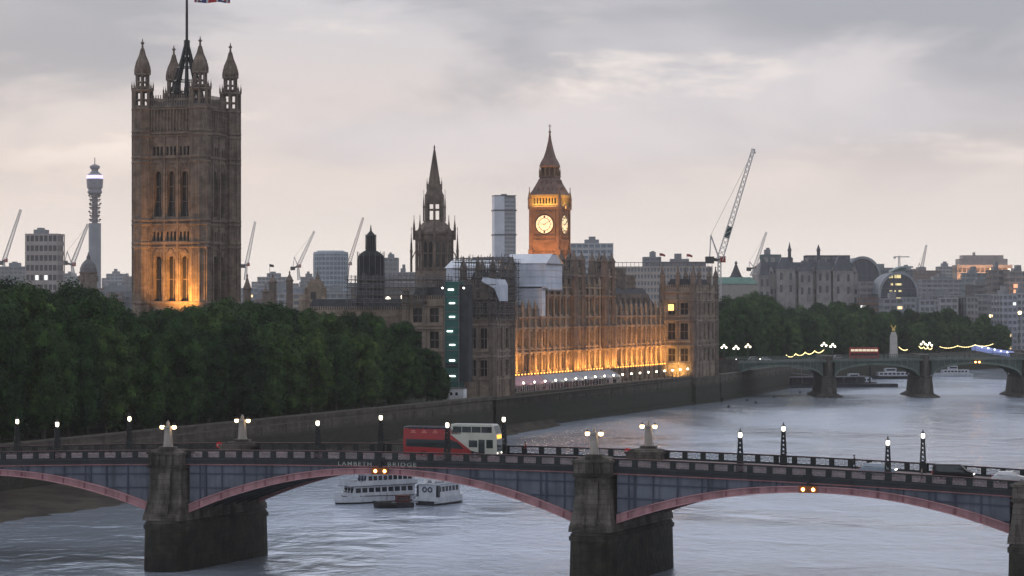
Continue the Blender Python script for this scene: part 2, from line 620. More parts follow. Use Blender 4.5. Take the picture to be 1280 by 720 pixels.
# deck: road, kerbed pavements, markings
def strip(mb, s0, s1, dz0, dz1, mi=0, t0=-127, t1=127, n=64):
    rings = []
    for k in range(n + 1):
        t = t0 + (t1 - t0) * k / n
        z = zp(t) - 1.3
        rings.append([LP(t, s0, z + dz0), LP(t, s1, z + dz0), LP(t, s1, z + dz1), LP(t, s0, z + dz1)])
    mb.loft(rings, mi)
d = MB(); strip(d, 3.0, WB - 3.0, -.5, 0.0); d.build('roadway', ASPH, bridge)
for s0, s1 in ((.3, 3.0), (WB - 3.0, WB - .3)):
    d = MB(); strip(d, s0, s1, -.5, .13); d.build('pavement', PAVE, bridge)
d = MB()
for k in range(-30, 31):
    strip(d, WB / 2 - .06, WB / 2 + .06, .004, .008, 0, k * 4.0, k * 4.0 + 2.0, 2)
d.build('lane_marking', WHITE, bridge)
for (a, b, zc, z0) in spans:
    n = 28
    ts = [a + (b - a) * k / n for k in range(n + 1)]
    for side in (0, 1):
        s_out, s_in = (-.30, .25) if side == 0 else (WB + .30, WB - .25)
        rib = MB()
        def th(t):
            k = abs(t - (a + b) / 2) / ((b - a) / 2)
            return .78 + .32 * k
        rib.loft([[LP(t, s_out, arch_z(t, a, b, zc, z0) + .12), LP(t, s_in, arch_z(t, a, b, zc, z0) + .12),
                   LP(t, s_in, arch_z(t, a, b, zc, z0) + th(t) - .1), LP(t, s_out, arch_z(t, a, b, zc, z0) + th(t) - .1)] for t in ts], 0)
        so2 = s_out + (-.16 if side == 0 else .16)
        for lo, hi in ((0, .12), (None, None)):
            rib.loft([[LP(t, so2, arch_z(t, a, b, zc, z0) + (0 if lo is not None else th(t) - .1)), LP(t, s_in, arch_z(t, a, b, zc, z0) + (0 if lo is not None else th(t) - .1)),
                       LP(t, s_in, arch_z(t, a, b, zc, z0) + (.12 if lo is not None else th(t))), LP(t, so2, arch_z(t, a, b, zc, z0) + (.12 if lo is not None else th(t)))] for t in ts], 1)
        t = a + 1.5
        while t < b - 1:                                     # joints of the rib segments
            z = arch_z(t, a, b, zc, z0)
            rib.bar(LP(t, so2 + (.06 if side == 0 else -.06), z + .12), LP(t, so2 + (.06 if side == 0 else -.06), z + th(t) - .1), .14, 2)
            t += 3.05
        rib.build('arch_rib', [PINK, mat('pale pink flange', (.50, .27, .28), .6, (.36, .19, .2), .5, streak=.3), mat('rib joint', (.27, .10, .12), .6)], bridge)
        sp = MB()
        q0, q1 = (-.02, .2) if side == 0 else (WB + .02, WB - .2)
        sp.loft([[LP(t, q0, arch_z(t, a, b, zc, z0) + th(t) - .05), LP(t, q1, arch_z(t, a, b, zc, z0) + th(t) - .05),
                  LP(t, q1, max(zp(t) - 1.7, arch_z(t, a, b, zc, z0) + th(t))), LP(t, q0, max(zp(t) - 1.7, arch_z(t, a, b, zc, z0) + th(t)))] for t in ts], 0)
        qa = -.10 if side == 0 else WB + .10
        t = a + 1.5
        i = 0
        while t < b - .5:
            zt = arch_z(t, a, b, zc, z0) + th(t)
            if zp(t) - 1.9 - zt > .15:
                sp.bar(LP(t, qa, zt), LP(t, qa, zp(t) - 1.85), .16, 1)
                if i % 3 == 0:
                    sp.bar(LP(t + .75, qa, arch_z(t + .75, a, b, zc, z0) + th(t)), LP(t + .75, qa, zp(t) - 1.85), .22, 1)
            t += 3.05
            i += 1
        for dzz in (1.15, 2.95, 4.75):
            seg = []
            for k in range(121):
                t = a + (b - a) * k / 120
                z = zp(t) - 1.9 - dzz
                if z > arch_z(t, a, b, zc, z0) + th(t) + .05:
                    seg.append(LP(t, qa + .02, z))
                else:
                    if len(seg) > 1:
                        sp.path(seg, .15, 1)
                    seg = []
            if len(seg) > 1:
                sp.path(seg, .15, 1)
        sp.build('spandrel', [BLUEG, BLUED], bridge)
        # cornice
        co = MB()
        sg = -1 if side == 0 else 1
        base = 0 if side == 0 else WB
        tt = [a - 2.7 + (b - a + 5.4) * k / 20 for k in range(21)]
        for o0, zl, zh, mi in ((.35, -1.92, -1.80, 1), (.22, -1.80, -1.30, 0), (.42, -1.30, -1.08, 0)):
            co.loft([[LP(t, base + sg * o0, zp(t) + zl), LP(t, base - sg * .28, zp(t) + zl), LP(t, base - sg * .28, zp(t) + zh), LP(t, base + sg * o0, zp(t) + zh)] for t in tt], mi)
        k = 0
        t = a - 2
        while t < b + 2:
            co.bar(LP(t, base + sg * .26, zp(t) - 1.95), LP(t, base + sg * .26, zp(t) - 1.82), .2, 1)
            t += .8
        co.build('cornice', [CORN, TRIM], bridge)
        # parapet with openwork panels
        pa, la = MB(), MB()
        sm = base + sg * .08
        def rail(mb, z0_, z1_, w, mi=0, s=None):
            s = sm if s is None else s
            mb.loft([[LP(t, s - w / 2, zp(t) + z0_), LP(t, s + w / 2, zp(t) + z0_), LP(t, s + w / 2, zp(t) + z1_), LP(t, s - w / 2, zp(t) + z1_)] for t in tt], mi)
        rail(pa, -.16, 0.0, .34)
        rail(pa, -.005, .03, .24, 1)
        rail(pa, -1.08, -.94, .30)
        pitch = 2.35
        nb = round((b - a + 5.0) / pitch)
        pitch = (b - a + 5.0) / nb
        for k in range(nb + 1):
            t = a - 2.5 + k * pitch
            pa.loft([[LP(t - .34, sm - .13, zz), LP(t + .34, sm - .13, zz), LP(t + .34, sm + .13, zz), LP(t - .34, sm + .13, zz)] for zz in (zp(t) - .94, zp(t) - .16)], 0)
            if k == nb:
                break
            c = t + pitch / 2
            hw = pitch / 2 - .34
            zl, zh = zp(c) - .94, zp(c) - .16
            zm = (zl + zh) / 2
            def bb(t0, z0_, t1, z1_, w=.05):
                la.bar(LP(t0, sm, z0_), LP(t1, sm, z1_), w, 0, .05)
            for q in (-.82, -.64, .64, .82):
                bb(c + q * hw, zl, c + q * hw, zh, .05)
            bb(c - .46 * hw, zl, c - .46 * hw, zh, .06)
            bb(c + .46 * hw, zl, c + .46 * hw, zh, .06)
            bb(c - .46 * hw, zl, c + .46 * hw, zh, .06)
            bb(c - .46 * hw, zh, c + .46 * hw, zl, .06)
            bb(c - hw, zm, c - .46 * hw, zm, .05)
            bb(c + .46 * hw, zm, c + hw, zm, .05)
            rr_ = .25
            for j in range(8):
                a0, a1 = 2 * math.pi * j / 8, 2 * math.pi * (j + 1) / 8
                bb(c + rr_ * math.cos(a0), zm + rr_ * math.sin(a0), c + rr_ * math.cos(a1), zm + rr_ * math.sin(a1), .06)
        po = pa.build('parapet', [IRON, TRIM], bridge)
        la.build('lattice', LATT if side == 0 else IRON, po)
    # ribs and bracing under the deck
    un = MB()
    for s in (2.9, 6.0, 9.1, 12.2, 15.3):
        un.loft([[LP(t, s - .25, arch_z(t, a, b, zc, z0) + .15), LP(t, s + .25, arch_z(t, a, b, zc, z0) + .15), LP(t, s + .25, arch_z(t, a, b, zc, z0) + .8), LP(t, s - .25, arch_z(t, a, b, zc, z0) + .8)] for t in ts])
        t = a + 1.5
        while t < b:
            un.bar(LP(t, s, arch_z(t, a, b, zc, z0) + .8), LP(t, s, zp(t) - 1.85), .2)
            t += 3.05
    t = a + 1.5
    while t < b:
        un.bar(LP(t, .3, arch_z(t, a, b, zc, z0) + .5), LP(t, WB - .3, arch_z(t, a, b, zc, z0) + .5), .2)
        t += 3.05
    un.build('underside_rib', UNDER, bridge)
# piers
def nose(tc_, hw, s0, s1, z, nr, n=7):
    """outline with a rounded cutwater at both ends"""
    out = []
    for k in range(n + 1):
        a = math.pi + math.pi * k / n
        out.append(LP(tc_ + hw * math.cos(a), s0 + nr * math.sin(a), z))
    for k in range(n + 1):
        a = math.pi * k / n
        out.append(LP(tc_ + hw * math.cos(a), s1 + nr * math.sin(a), z))
    return out
PIERDK = mat('tide stained pier stone', (.06, .054, .045), .8, (.022, .021, .019), .5, streak=.6, bump=.6, bscale=1.2)
def tide_line(m):
    """green weed band between the tide marks"""
    nt = m.node_tree
    p = nt.nodes['Principled BSDF']
    src = p.inputs['Base Color'].links[0].from_socket
    g_ = nt.nodes.new('ShaderNodeNewGeometry')
    s = nt.nodes.new('ShaderNodeSeparateXYZ')
    nt.links.new(g_.outputs['Position'], s.inputs[0])
    nz = nt.nodes.new('ShaderNodeTexNoise')
    nz.inputs['Scale'].default_value = .8
    a = nt.nodes.new('ShaderNodeMath')
    a.operation = 'ADD'
    nt.links.new(s.outputs[2], a.inputs[0])
    nt.links.new(nz.outputs['Fac'], a.inputs[1])
    r = nt.nodes.new('ShaderNodeValToRGB')
    mr = nt.nodes.new('ShaderNodeMapRange')
    nt.links.new(a.outputs[0], mr.inputs[0])
    mr.inputs[1].default_value, mr.inputs[2].default_value = 0, 10
    nt.links.new(mr.outputs[0], r.inputs[0])
    for e, (q, c) in zip([r.color_ramp.elements[0], r.color_ramp.elements[1], r.color_ramp.elements.new(.3), r.color_ramp.elements.new(.52), r.color_ramp.elements.new(.62)],
                         ((.0, (.45, .45, .4)), (1.0, (1, 1, 1)), (.3, (.62, .66, .5)), (.52, (.75, .8, .6)), (.62, (1.15, 1.12, 1.05)))):
        e.position = q
        e.color = (*c, 1)
    x = nt.nodes.new('ShaderNodeMix')
    x.data_type = 'RGBA'
    x.blend_type = 'MULTIPLY'
    x.inputs[0].default_value = 1.0
    nt.links.new(src, x.inputs[6])
    nt.links.new(r.outputs[0], x.inputs[7])
    nt.links.new(x.outputs[2], p.inputs['Base Color'])
add_courses(PIERDK, 1.7, .72, .5)
tide_line(PIERDK)
for tp in (-81.5, -28.5, 28.5, 81.5):
    z = zp(tp)
    b0 = MB()
    b0.loft([nose(tp, 2.95, -.6, 19.4, -2, 3.2), nose(tp, 2.8, -.6, 19.3, 5.2, 3.0), nose(tp, 2.8, -.6, 19.3, 6.2, 3.0), nose(tp, 2.6, -.5, 19.2, 6.5, 2.7)], 0)
    b0.loft([nose(tp, 2.98, -.6, 19.4, 5.45, 3.2), nose(tp, 2.98, -.6, 19.4, 5.95, 3.2)], 0, True, True)
    po = b0.build('pier', PIERDK, bridge)
    s_ = MB()
    def sec(hw, f, k, zz):
        return [LP(tp - hw, f, zz), LP(tp + hw, f, zz), LP(tp + hw, k, zz), LP(tp - hw, k, zz)]
    s_.loft([sec(2.65, -2.3, 20.5, 6.5), sec(2.6, -2.2, 20.4, 7.3)])
    s_.loft([sec(2.6, -2.0, 20.2, 7.3), sec(2.35, -1.55, 19.8, 9.0), sec(2.2, -1.35, 19.55, 10.8), sec(2.15, -1.3, 19.5, z - 2.3)])
    for e, sg in ((-1.3, -1), (WB + 1.3, 1)):
        s_.loft([[LP(tp - .85, e + sg * dd, zz), LP(tp + .85, e + sg * dd, zz), LP(tp + .85, e - sg * .3, zz), LP(tp - .85, e - sg * .3, zz)] for zz, dd in ((7.3, 1.1), (9.0, .55), (10.8, .34), (z - 3.2, .3), (z - 2.9, .1))])
    s_.build('shaft', GRANITE, po)
    for e, sg in ((0, -1), (WB, 1)):
        c_ = MB()
        def sq(hw, o, zz, i=1.6):
            f, k = e + sg * o, e - sg * i
            return [LP(tp - hw, min(f, k), zz), LP(tp + hw, min(f, k), zz), LP(tp + hw, max(f, k), zz), LP(tp - hw, max(f, k), zz)]
        c_.loft([sq(2.35, 1.45, z - 2.3), sq(2.5, 1.7, z - 2.0)])
        c_.loft([sq(2.3, 1.45, z - 2.0), sq(2.3, 1.45, z - .5)])
        for q in (-1.9, -.95, 0, .95, 1.9):
            c_.loft([[LP(tp + q - .26, e + sg * 1.45, z - 1.9), LP(tp + q + .26, e + sg * 1.45, z - 1.9), LP(tp + q + .26, e + sg * 1.62, z - 1.9), LP(tp + q - .26, e + sg * 1.62, z - 1.9)],
                     [LP(tp + q - .2, e + sg * 1.45, z - .55), LP(tp + q + .2, e + sg * 1.45, z - .55), LP(tp + q + .2, e + sg * 1.6, z - .55), LP(tp + q - .2, e + sg * 1.6, z - .55)]])
        c_.loft([sq(2.5, 1.65, z - .5), sq(2.5, 1.65, z - .2)])
        c_.loft([sq(2.3, 1.4, z - .2, 1.2), sq(1.6, .9, z + .15, .9)])
        c_.build('pier_cap', GRANITE, po)
for t0, t1 in ((-140, -126.5), (126.5, 140)):
    ab = MB()
    ab.loft([[LP(t0, -1.5, zz), LP(t1, -1.5, zz), LP(t1, WB + 1.5, zz), LP(t0, WB + 1.5, zz)] for zz in (-1.5, zp(127) - 1.4)])
    ab.build('abutment', GRANITE, bridge)
# name in raised letters on the cornice
LETTER = mat('pale lettering', (.36, .38, .34), .5)
for txt, px0, px1 in (('LAMBETH', 425.0, 467.5), ('BRIDGE', 488.5, 524.5)):
    cu = bpy.data.curves.new('name_lettering', 'FONT')
    cu.body = txt
    cu.size = .72
    cu.extrude = .03
    cu.offset = .008
    cu.align_x = 'CENTER'
    cu.space_character = 1.25
    cu.materials.append(LETTER)
    o = bpy.data.objects.new('name_lettering', cu)
    COL.objects.link(o)
    o.parent = bridge
    t = ((px0 + px1) / 2 - 474.5) / 9.55
    bpy.context.view_layer.update()
    w = o.dimensions.x
    tx = (px1 - px0) / 9.45
    o.scale = (tx / max(w, .1), 1, 1)
    o.location = LP(t, -.27, zp(t) - 1.80)
    o.rotation_euler = (R(90), 0, LB_RZ)
    bpy.context.view_layer.update()
    me_ = bpy.data.meshes.new_from_object(o.evaluated_get(bpy.context.evaluated_depsgraph_get()))
    o2 = bpy.data.objects.new('lettering', me_)
    COL.objects.link(o2)
    o2.parent = bridge
    o2.location, o2.rotation_euler, o2.scale = o.location, o.rotation_euler, o.scale
    bpy.data.objects.remove(o)
    o2.name = 'name_lettering'

# ---- lamps on the bridge
LAMPW = emit('white lamp glass', (1.0, .86, .62), 4.5)
LAMPO = emit('warm lamp glass', (1.0, .66, .33), 6.0)
OBEL = mat('pale obelisk stone', (.36, .33, .29), .85, (.24, .22, .2), .8, streak=.3)
def make_bridge_lamp():
    r = thing('street_lamp', '', 'street lamp', (0, 0, 0), LB_RZ, 'lattice lamp posts along the near bridge')
    p = MB()
    p.box(-.42, .42, -.42, .42, 0, 1.35)
    p.box(-.34, .34, -.34, .34, 1.35, 1.6)
    zt = 4.35
    for sx in (-1, 1):
        for sy in (-1, 1):
            p.bar((sx * .30, sy * .30, 1.6), (sx * .17, sy * .17, zt), .10)
    p.build('base', IRON, r)
    l = MB()
    n = 5
    for k in range(n):
        z0, z1 = 1.6 + (zt - 1.6) * k / n, 1.6 + (zt - 1.6) * (k + 1) / n
        w0, w1 = .30 - .13 * k / n, .30 - .13 * (k + 1) / n
        for (ax, ay) in ((1, 0), (0, 1)):
            for sg in (-1, 1):
                def q(u, w, z):
                    return (u * w, sg * w, z) if ax else (sg * w, u * w, z)
                l.bar(q(-1, w0, z0), q(1, w1, z1), .08)
                l.bar(q(1, w0, z0), q(-1, w1, z1), .08)
    l.build('lattice', IRON, r)
    g = MB()
    g.lathe(0, 0, [(.11, zt + .12), (.22, zt + .25), (.22, zt + .60), (.17, zt + .72)], 8)
    g.build('lantern', LAMPW, r)
    c = MB()
    c.box(-.26, .26, -.26, .26, zt - .02, zt + .10)
    c.lathe(0, 0, [(.30, zt + .72), (.24, zt + .80), (.09, zt + .95), (.04, zt + 1.25)], 8)
    c.build('lantern_cap', IRON, r)
    return r
lamp0 = make_bridge_lamp()
lamp_list = [  # t, near side?, label
    (-45.2, True, 'lattice lamp post on the near parapet, second lamp from the left edge'),
    (-44.7, False, 'lattice lamp post on the far parapet just left of the first stone pier'),
    (-61.9, False, 'lattice lamp post on the far parapet at the left edge of the photo'),
    (-8.5, True, 'lattice lamp post on the near parapet left of the bridge name'),
    (8.9, True, 'lattice lamp post standing in front of the red open top bus'),
    (-7.9, False, 'lattice lamp post on the far parapet above the bridge name'),
    (9.3, False, 'lattice lamp post just ahead of the cream front of the bus'),
    (46.3, True, 'lattice lamp post on the near parapet, shorter one right of the twin lamps'),
    (46.6, False, 'tall lattice lamp post against pale water above the centre of the right arch'),
    (64.2, True, 'lattice lamp post beside the silver car on the bridge'),
    (64.3, False, 'lattice lamp post rising behind the black van on the bridge'),
]
for i, (t, near, lab) in enumerate(lamp_list):
    o = lamp0 if i == 0 else copy_tree(lamp0)
    o.location = LW(t, .75 if near else WB - .75)
    o['label'] = lab
def make_twin_lamp():
    r = thing('twin_lamp', '', 'street lamp', (0, 0, 0), LB_RZ, 'stone obelisks with twin lanterns on the bridge piers')
    p = MB()
    p.box(-1.0, 1.0, -.8, .8, -.4, .35)
    p.build('plinth', GRANITE, r)
    s = MB()
    s.loft([[(-w, -w, z), (w, -w, z), (w, w, z), (-w, w, z)] for w, z in ((.52, .35), (.46, .6), (.36, 2.7), (.44, 2.75), (.44, 2.95), (.2, 3.1))])
    s.lathe(0, 0, [(.16, 3.1), (.24, 3.3), (.2, 3.5), (.05, 3.75)], 8)
    s.build('obelisk', OBEL, r)
    b = MB()
    b.bar((-.85, 0, 2.78), (.85, 0, 2.78), .1)
    for sx in (-1, 1):
        b.bar((sx * .62, 0, 2.35), (sx * .85, 0, 2.78), .08)
        b.lathe(sx * .85, 0, [(.27, 3.08), (.1, 3.25), (.03, 3.45)], 8)
    b.build('bracket', IRON, r)
    for sx in (-1, 1):
        g = MB()
        g.lathe(sx * .85, 0, [(.12, 2.62), (.28, 2.74), (.28, 3.0), (.22, 3.08)], 8)
        g.build('lantern', LAMPO, r)
    return r
twin0 = make_twin_lamp()
for i, (t, s, lab) in enumerate([(-28.5, 0, 'twin lantern obelisk on the near end of the left stone pier'), (-28.5, WB, 'twin lantern obelisk on the far end of the left stone pier'),
                                 (28.5, 0, 'twin lantern obelisk on the near end of the middle stone pier'), (28.5, WB, 'twin lantern obelisk on the far end of the middle stone pier, against the water')]):
    o = twin0 if i == 0 else copy_tree(twin0)
    q = LW(t, s - .6 if s == 0 else s + .4, zp(t) + .12)
    o.location = q
    o['label'] = lab
# hanging navigation lights
def make_nav():
    r = thing('navigation_light', '', 'navigation light', (0, 0, 0), LB_RZ, 'amber navigation lights under the bridge')
    b = MB()
    b.box(-1.05, 1.05, -.12, .12, -.35, .35)
    b.box(-.15, .15, -.1, .1, .35, 2.4)
    b.box(-.6, .6, -.12, .12, 1.3, 1.75)
    b.build('housing', BLACK, r)
    f = MB()
    f.box(-1.12, 1.12, -.14, -.121, -.42, .42)
    f.build('board', mat('dark amber board', (.22, .075, .02), .6), r)
    for sx in (-.62, .62):
        g = MB()
        g.loft([[(sx + rr__ * math.cos(2 * math.pi * i / 10), y, rr__ * math.sin(2 * math.pi * i / 10)) for i in range(10)] for y, rr__ in ((-.15, .2), (-.24, .17), (-.28, .08))])
        g.build('lamp', emit('amber lamp', (1.0, .48, .12), 12.0), r)
    return r
nav0 = make_nav()
for i, (t, zc, lab) in enumerate([(.6, 12.97, 'pair of amber navigation lights hanging under the bridge name'), (55.0, 11.8, 'pair of amber navigation lights hanging at the crown of the right arch')]):
    o = nav0 if i == 0 else copy_tree(nav0)
    o.location = LW(t, -.55, zc + .42)
    o['label'] = lab
nb_ = thing('navigation_board', 'plain red board on the crown of the arch at the left edge', 'board', LW(-54.3, -.55, 12.0), LB_RZ)
f = MB(); f.box(-.9, .9, -.06, .06, -.35, .45); f.box(-1.0, 1.0, -.02, .1, -.45, .55, 1); f.build('panel', [mat('red board', (.5, .03, .03), .6), BLACK], nb_)
def road_sign(t, s, label, rw=.45):
    r = thing('road_sign', label, 'road sign', LW(t, s), LB_RZ)
    p = MB(); p.bar((0, 0, .1), (0, 0, .9), .09, 0, None, 6); p.build('pole', BLACK, r)
    q = MB()
    q.loft([[(rw * math.cos(2 * math.pi * i / 20), y, 1.05 + rw * math.sin(2 * math.pi * i / 20)) for i in range(20)] for y in (-.05, .0)])
    o = q.build('disc', mat('sign red', (.55, .03, .035), .5), r)
    w = MB(); w.box(-.3, .3, -.06, -.052, .98, 1.12); w.build('bar', WHITE, o)
    return r
road_sign(26.2, WB - .9, 'round red sign with a white bar beside the middle pier obelisk')
road_sign(-31.2, WB - .9, 'round red sign with a white bar left of the left pier obelisk')
# ------------------------------------------------------------------ traffic on the near bridge
RED = mat('bus red', (.33, .018, .022), .35, (.25, .014, .018), .6, spec=.5, coat=.3)
CREAM = mat('bus cream', (.50, .51, .44), .35, (.41, .42, .37), .6, spec=.5, coat=.3)
GLS = glass('vehicle glass', (.02, .028, .03), .08)
RUBBER = mat('tyre rubber', (.02, .02, .02), .8)
STEEL = mat('steel rim', (.3, .3, .32), .4, metal=.8)
def wheel(parent, x, y, z, r, w):
    t = MB()
    def ring(rad, yy):
        return [(x + rad * math.cos(2 * math.pi * i / 16), yy, z + rad * math.sin(2 * math.pi * i / 16)) for i in range(16)]
    t.loft([ring(r * .6, y - w / 2), ring(r, y - w / 2 + .02), ring(r, y + w / 2 - .02), ring(r * .6, y + w / 2)], 0, False, False)
    o = t.build('wheel', RUBBER, parent)
    q = MB(); q.loft([ring(r * .6, y - w / 2 + .03), ring(r * .6, y + w / 2 - .03)]); q.build('rim', STEEL, o)
bus = thing('double_decker_bus', 'red double decker bus with open rear top deck and cream enclosed front', 'bus', LW(4.9, 11.4), LB_RZ)
BL, BWd = 6.35, 1.26
b = MB()
rear_x, split = -BL, 1.35
def yring(x, zs):
    return [(x, -BWd, zs[0]), (x, BWd, zs[0]), (x, BWd, zs[1]), (x, -BWd, zs[1])]
b.loft([yring(-BL, (.35, 3.05)), yring(-BL + .15, (.3, 3.1)), yring(.1, (.3, 3.1))])
b.box(-BL, -BL + .08, -BWd, BWd, 3.1, 3.75)
b.box(-BL + .08, split + .2, -BWd, -BWd + .06, 3.1, 3.72)
b.box(-BL + .08, split + .2, BWd - .06, BWd, 3.1, 3.72)
b.box(.1, 2.9, -BWd, BWd, .3, 1.0)
bo = b.build('body', RED, bus)
n = MB()
prof = [(.1, 1.0), (1.0, .995)]
n.add([(.1, -BWd, 3.1), (2.9, -BWd, 1.0), (BL - .35, -BWd, .3), (BL, -BWd, .5), (BL, -BWd, 2.5), (BL - .1, -BWd, 3.2), (BL - .45, -BWd, 4.28), (BL - .7, -BWd, 4.42), (.15, -BWd, 4.42), (.1, -BWd, 3.1)][:9]
      + [(x, BWd, z) for x, z in ((.1, 3.1), (2.9, 1.0), (BL - .35, .3), (BL, .5), (BL, 2.5), (BL - .1, 3.2), (BL - .45, 4.28), (BL - .7, 4.42), (.15, 4.42))],
      [tuple(range(9)), tuple(range(17, 8, -1))] + [(i, i + 9, (i + 1) % 9 + 9, (i + 1) % 9) for i in range(9)])
n.add([(.1, -BWd + .01, 3.09), (2.88, -BWd + .01, 1.0), (.1, -BWd + .01, 1.0)] + [(.1, BWd - .01, 3.09), (2.88, BWd - .01, 1.0), (.1, BWd - .01, 1.0)], [(0, 2, 1), (3, 4, 5), (0, 1, 4, 3)], 1)
no = n.build('front_body', [CREAM, RED], bus)
e = BWd + .012
w = MB()
for sg in (-1, 1):
    y0, y1 = (-e, -BWd + .03) if sg < 0 else (BWd - .03, e)
    # lower deck band, swept at the front
    w.loft([[(-BL + .35, y, 1.45), (1.9, y, 1.2), (1.1, y, 2.05), (.2, y, 2.35), (-BL + .35, y, 2.4)] for y in (y0, y1)], 0)
    w.box(3.9, 4.75, y0, y1, .55, 2.45)                    # door
    w.box(4.95, BL - .5, y0, y1, 1.35, 2.45)
    w.box(2.6, 3.75, y0, y1, 1.45, 2.35)
w.build('lower_window', GLS, bus)
w = MB()
for sg in (-1, 1):
    y0, y1 = (-e, -BWd + .03) if sg < 0 else (BWd - .03, e)
    for x0, x1 in ((.45, 1.6), (1.68, 2.9), (2.98, 4.2), (4.28, BL - .65)):
        w.box(x0, x1, y0, y1, 3.35, 4.12)
w.build('upper_window', GLS, bus)
w = MB()
w.add([(BL + .012, -1.1, .95), (BL + .012, 1.1, .95), (BL + .012, 1.1, 2.45), (BL + .012, -1.1, 2.45)], ((0, 1, 2, 3),))
w.add([(BL - .085, -1.1, 3.24), (BL - .085, 1.1, 3.24), (BL - .43, 1.1, 4.22), (BL - .43, -1.1, 4.22)], ((0, 1, 2, 3),))
w.build('windscreen', GLS, bus)
w = MB(); w.box(BL - .06, BL + .03, -.85, .85, 2.6, 3.05); w.build('destination_display', emit('amber display', (1.0, .42, .05), 1.6), bus)
for sy in (-1, 1):
    w = MB(); w.ball((BL + .0, sy * .9, .72), .13, 0, 8, 5); w.build('headlight', emit('bus headlight', (1, .95, .8), 1.5), bus)
    wheel(bus, -3.6, sy * 1.12, .5, .5, .3)
    wheel(bus, 4.0 - .6, sy * 1.12, .5, .5, .3)
MOTIF = mat('pale red motif', (.62, .22, .18), .5)
w = MB()
for x in (-5.0, -3.5, -2.0, -.4):
    for sg in (-1, 1):
        yy = sg * (BWd + .006)
        w.box(x - .35, x + .35, yy - .005, yy + .005, 3.2, 3.32)
        w.box(x - .25, x + .25, yy - .005, yy + .005, 3.38, 3.55)
w.build('side_stripe', MOTIF, bus)
w = MB()
for sg in (-1, 1):
    w.path([(-BL + .1, sg * 1.2, 3.75), (-BL + .1, sg * 1.2, 4.0), (split, sg * 1.2, 3.98)], .05)
w.path([(-BL + .1, -1.2, 4.0), (-BL + .1, 1.2, 4.0)], .05)
w.build('handrail', STEEL, bus)
w = MB()
for k in range(8):
    for y in (-.75, .75):
        w.box(-5.6 + k * .8, -5.2 + k * .8, y - .4, y + .4, 3.12, 3.5)
        w.box(-5.68 + k * .8, -5.58 + k * .8, y - .4, y + .4, 3.3, 3.95)
w.build('seat', mat('seat cloth', (.04, .05, .09), .9), bus)

def make_car(label, cat, t, s, paint, L=4.3, W=1.78, Hh=1.45, van=False, tail=False, beams=False):
    r = thing('van' if van else 'car', label, cat, LW(t, s), LB_RZ)
    hl, hw = L / 2, W / 2
    b = MB()
    if van:
        prof = [(-hl, .35), (-hl, 1.0), (-hl + .12, Hh - .1), (-hl + .3, Hh), (hl - 1.65, Hh), (hl - .75, 1.08), (hl - .1, .92), (hl, .7), (hl, .35)]
    else:
        prof = [(-hl, .35), (-hl + .02, .78), (-hl + .25, .95), (-hl + .75, Hh - .06), (-hl + 1.15, Hh), (hl - 1.95, Hh), (hl - 1.2, .96), (hl - .18, .80), (hl, .62), (hl, .35)]
    def side(k):
        out = []
        for x, z in prof:
            inset = .0 if z < .97 else .17 * (z - .97) / (Hh - .97)
            out.append((x, k * (hw - inset), z))
        return out
    A, B = side(-1), side(1)
    n = len(A)
    b.add(A + B, [tuple(range(n))[::-1], tuple(range(n, 2 * n))] + [(i, (i + 1) % n, (i + 1) % n + n, i + n) for i in range(n)])
    b.build('body', paint, r)
    g = MB()
    zg0, zg1 = 1.0, Hh - .1
    xa = -hl + (.45 if van else .62)
    xb = hl - (1.12 if van else 1.42)
    xc = hl - (1.72 if van else 2.0)
    xd = -hl + (.5 if van else .98)
    for k in (-1, 1):
        y0 = k * (hw + .006 - .02)
        y1 = k * (hw + .006 - .15)
        g.add([(xa, y0, zg0), (xb, y0, zg0), (xc, y1, zg1), (xd, y1, zg1)], ((0, 1, 2, 3),))
    ws = (hl - .78, hl - 1.62) if van else (hl - 1.26, hl - 1.9)
    g.add([(ws[0], -hw + .12, 1.03), (ws[0], hw - .12, 1.03), (ws[1] + .03, hw - .24, Hh - .05), (ws[1] + .03, -hw + .24, Hh - .05)], ((0, 1, 2, 3),))
    g.build('window', GLS, r)
    for x in (-hl + .8, hl - .8):
        for k in (-1, 1):
            wheel(r, x, k * (hw - .1), .32, .32, .22)
    for k in (-1, 1):
        q = MB(); q.box(hl - .08, hl + .015, k * (hw - .35) - .2, k * (hw - .35) + .2, .62, .78); q.build('headlight', emit('car headlight', (1, .95, .85), 3.0), r)
        q = MB(); q.box(-hl - .015, -hl + .05, k * (hw - .25) - .16, k * (hw - .25) + .16, .75, 1.0); q.build('tail_light', emit('tail light', (1.0, .05, .06), 3.0) if tail else mat('tail lens', (.3, .02, .02), .4), r)
    return r
make_car('silver blue estate car passing the right lamp posts', 'car', 60.2, 11.6, mat('silver blue paint', (.28, .34, .40), .3, (.25, .3, .36), 1, spec=.5, coat=.5), 4.5)
make_car('black people carrier with glowing red tail lights behind the right lamp', 'van', 69.4, 11.8, mat('black car paint', (.012, .012, .014), .4, spec=.25), 5.0, 1.9, 1.85, True, True)
make_car('white saloon car low behind the parapet near the right edge', 'car', 76.3, 11.6, mat('white car paint', (.65, .66, .68), .3, spec=.5, coat=.5), 4.4)

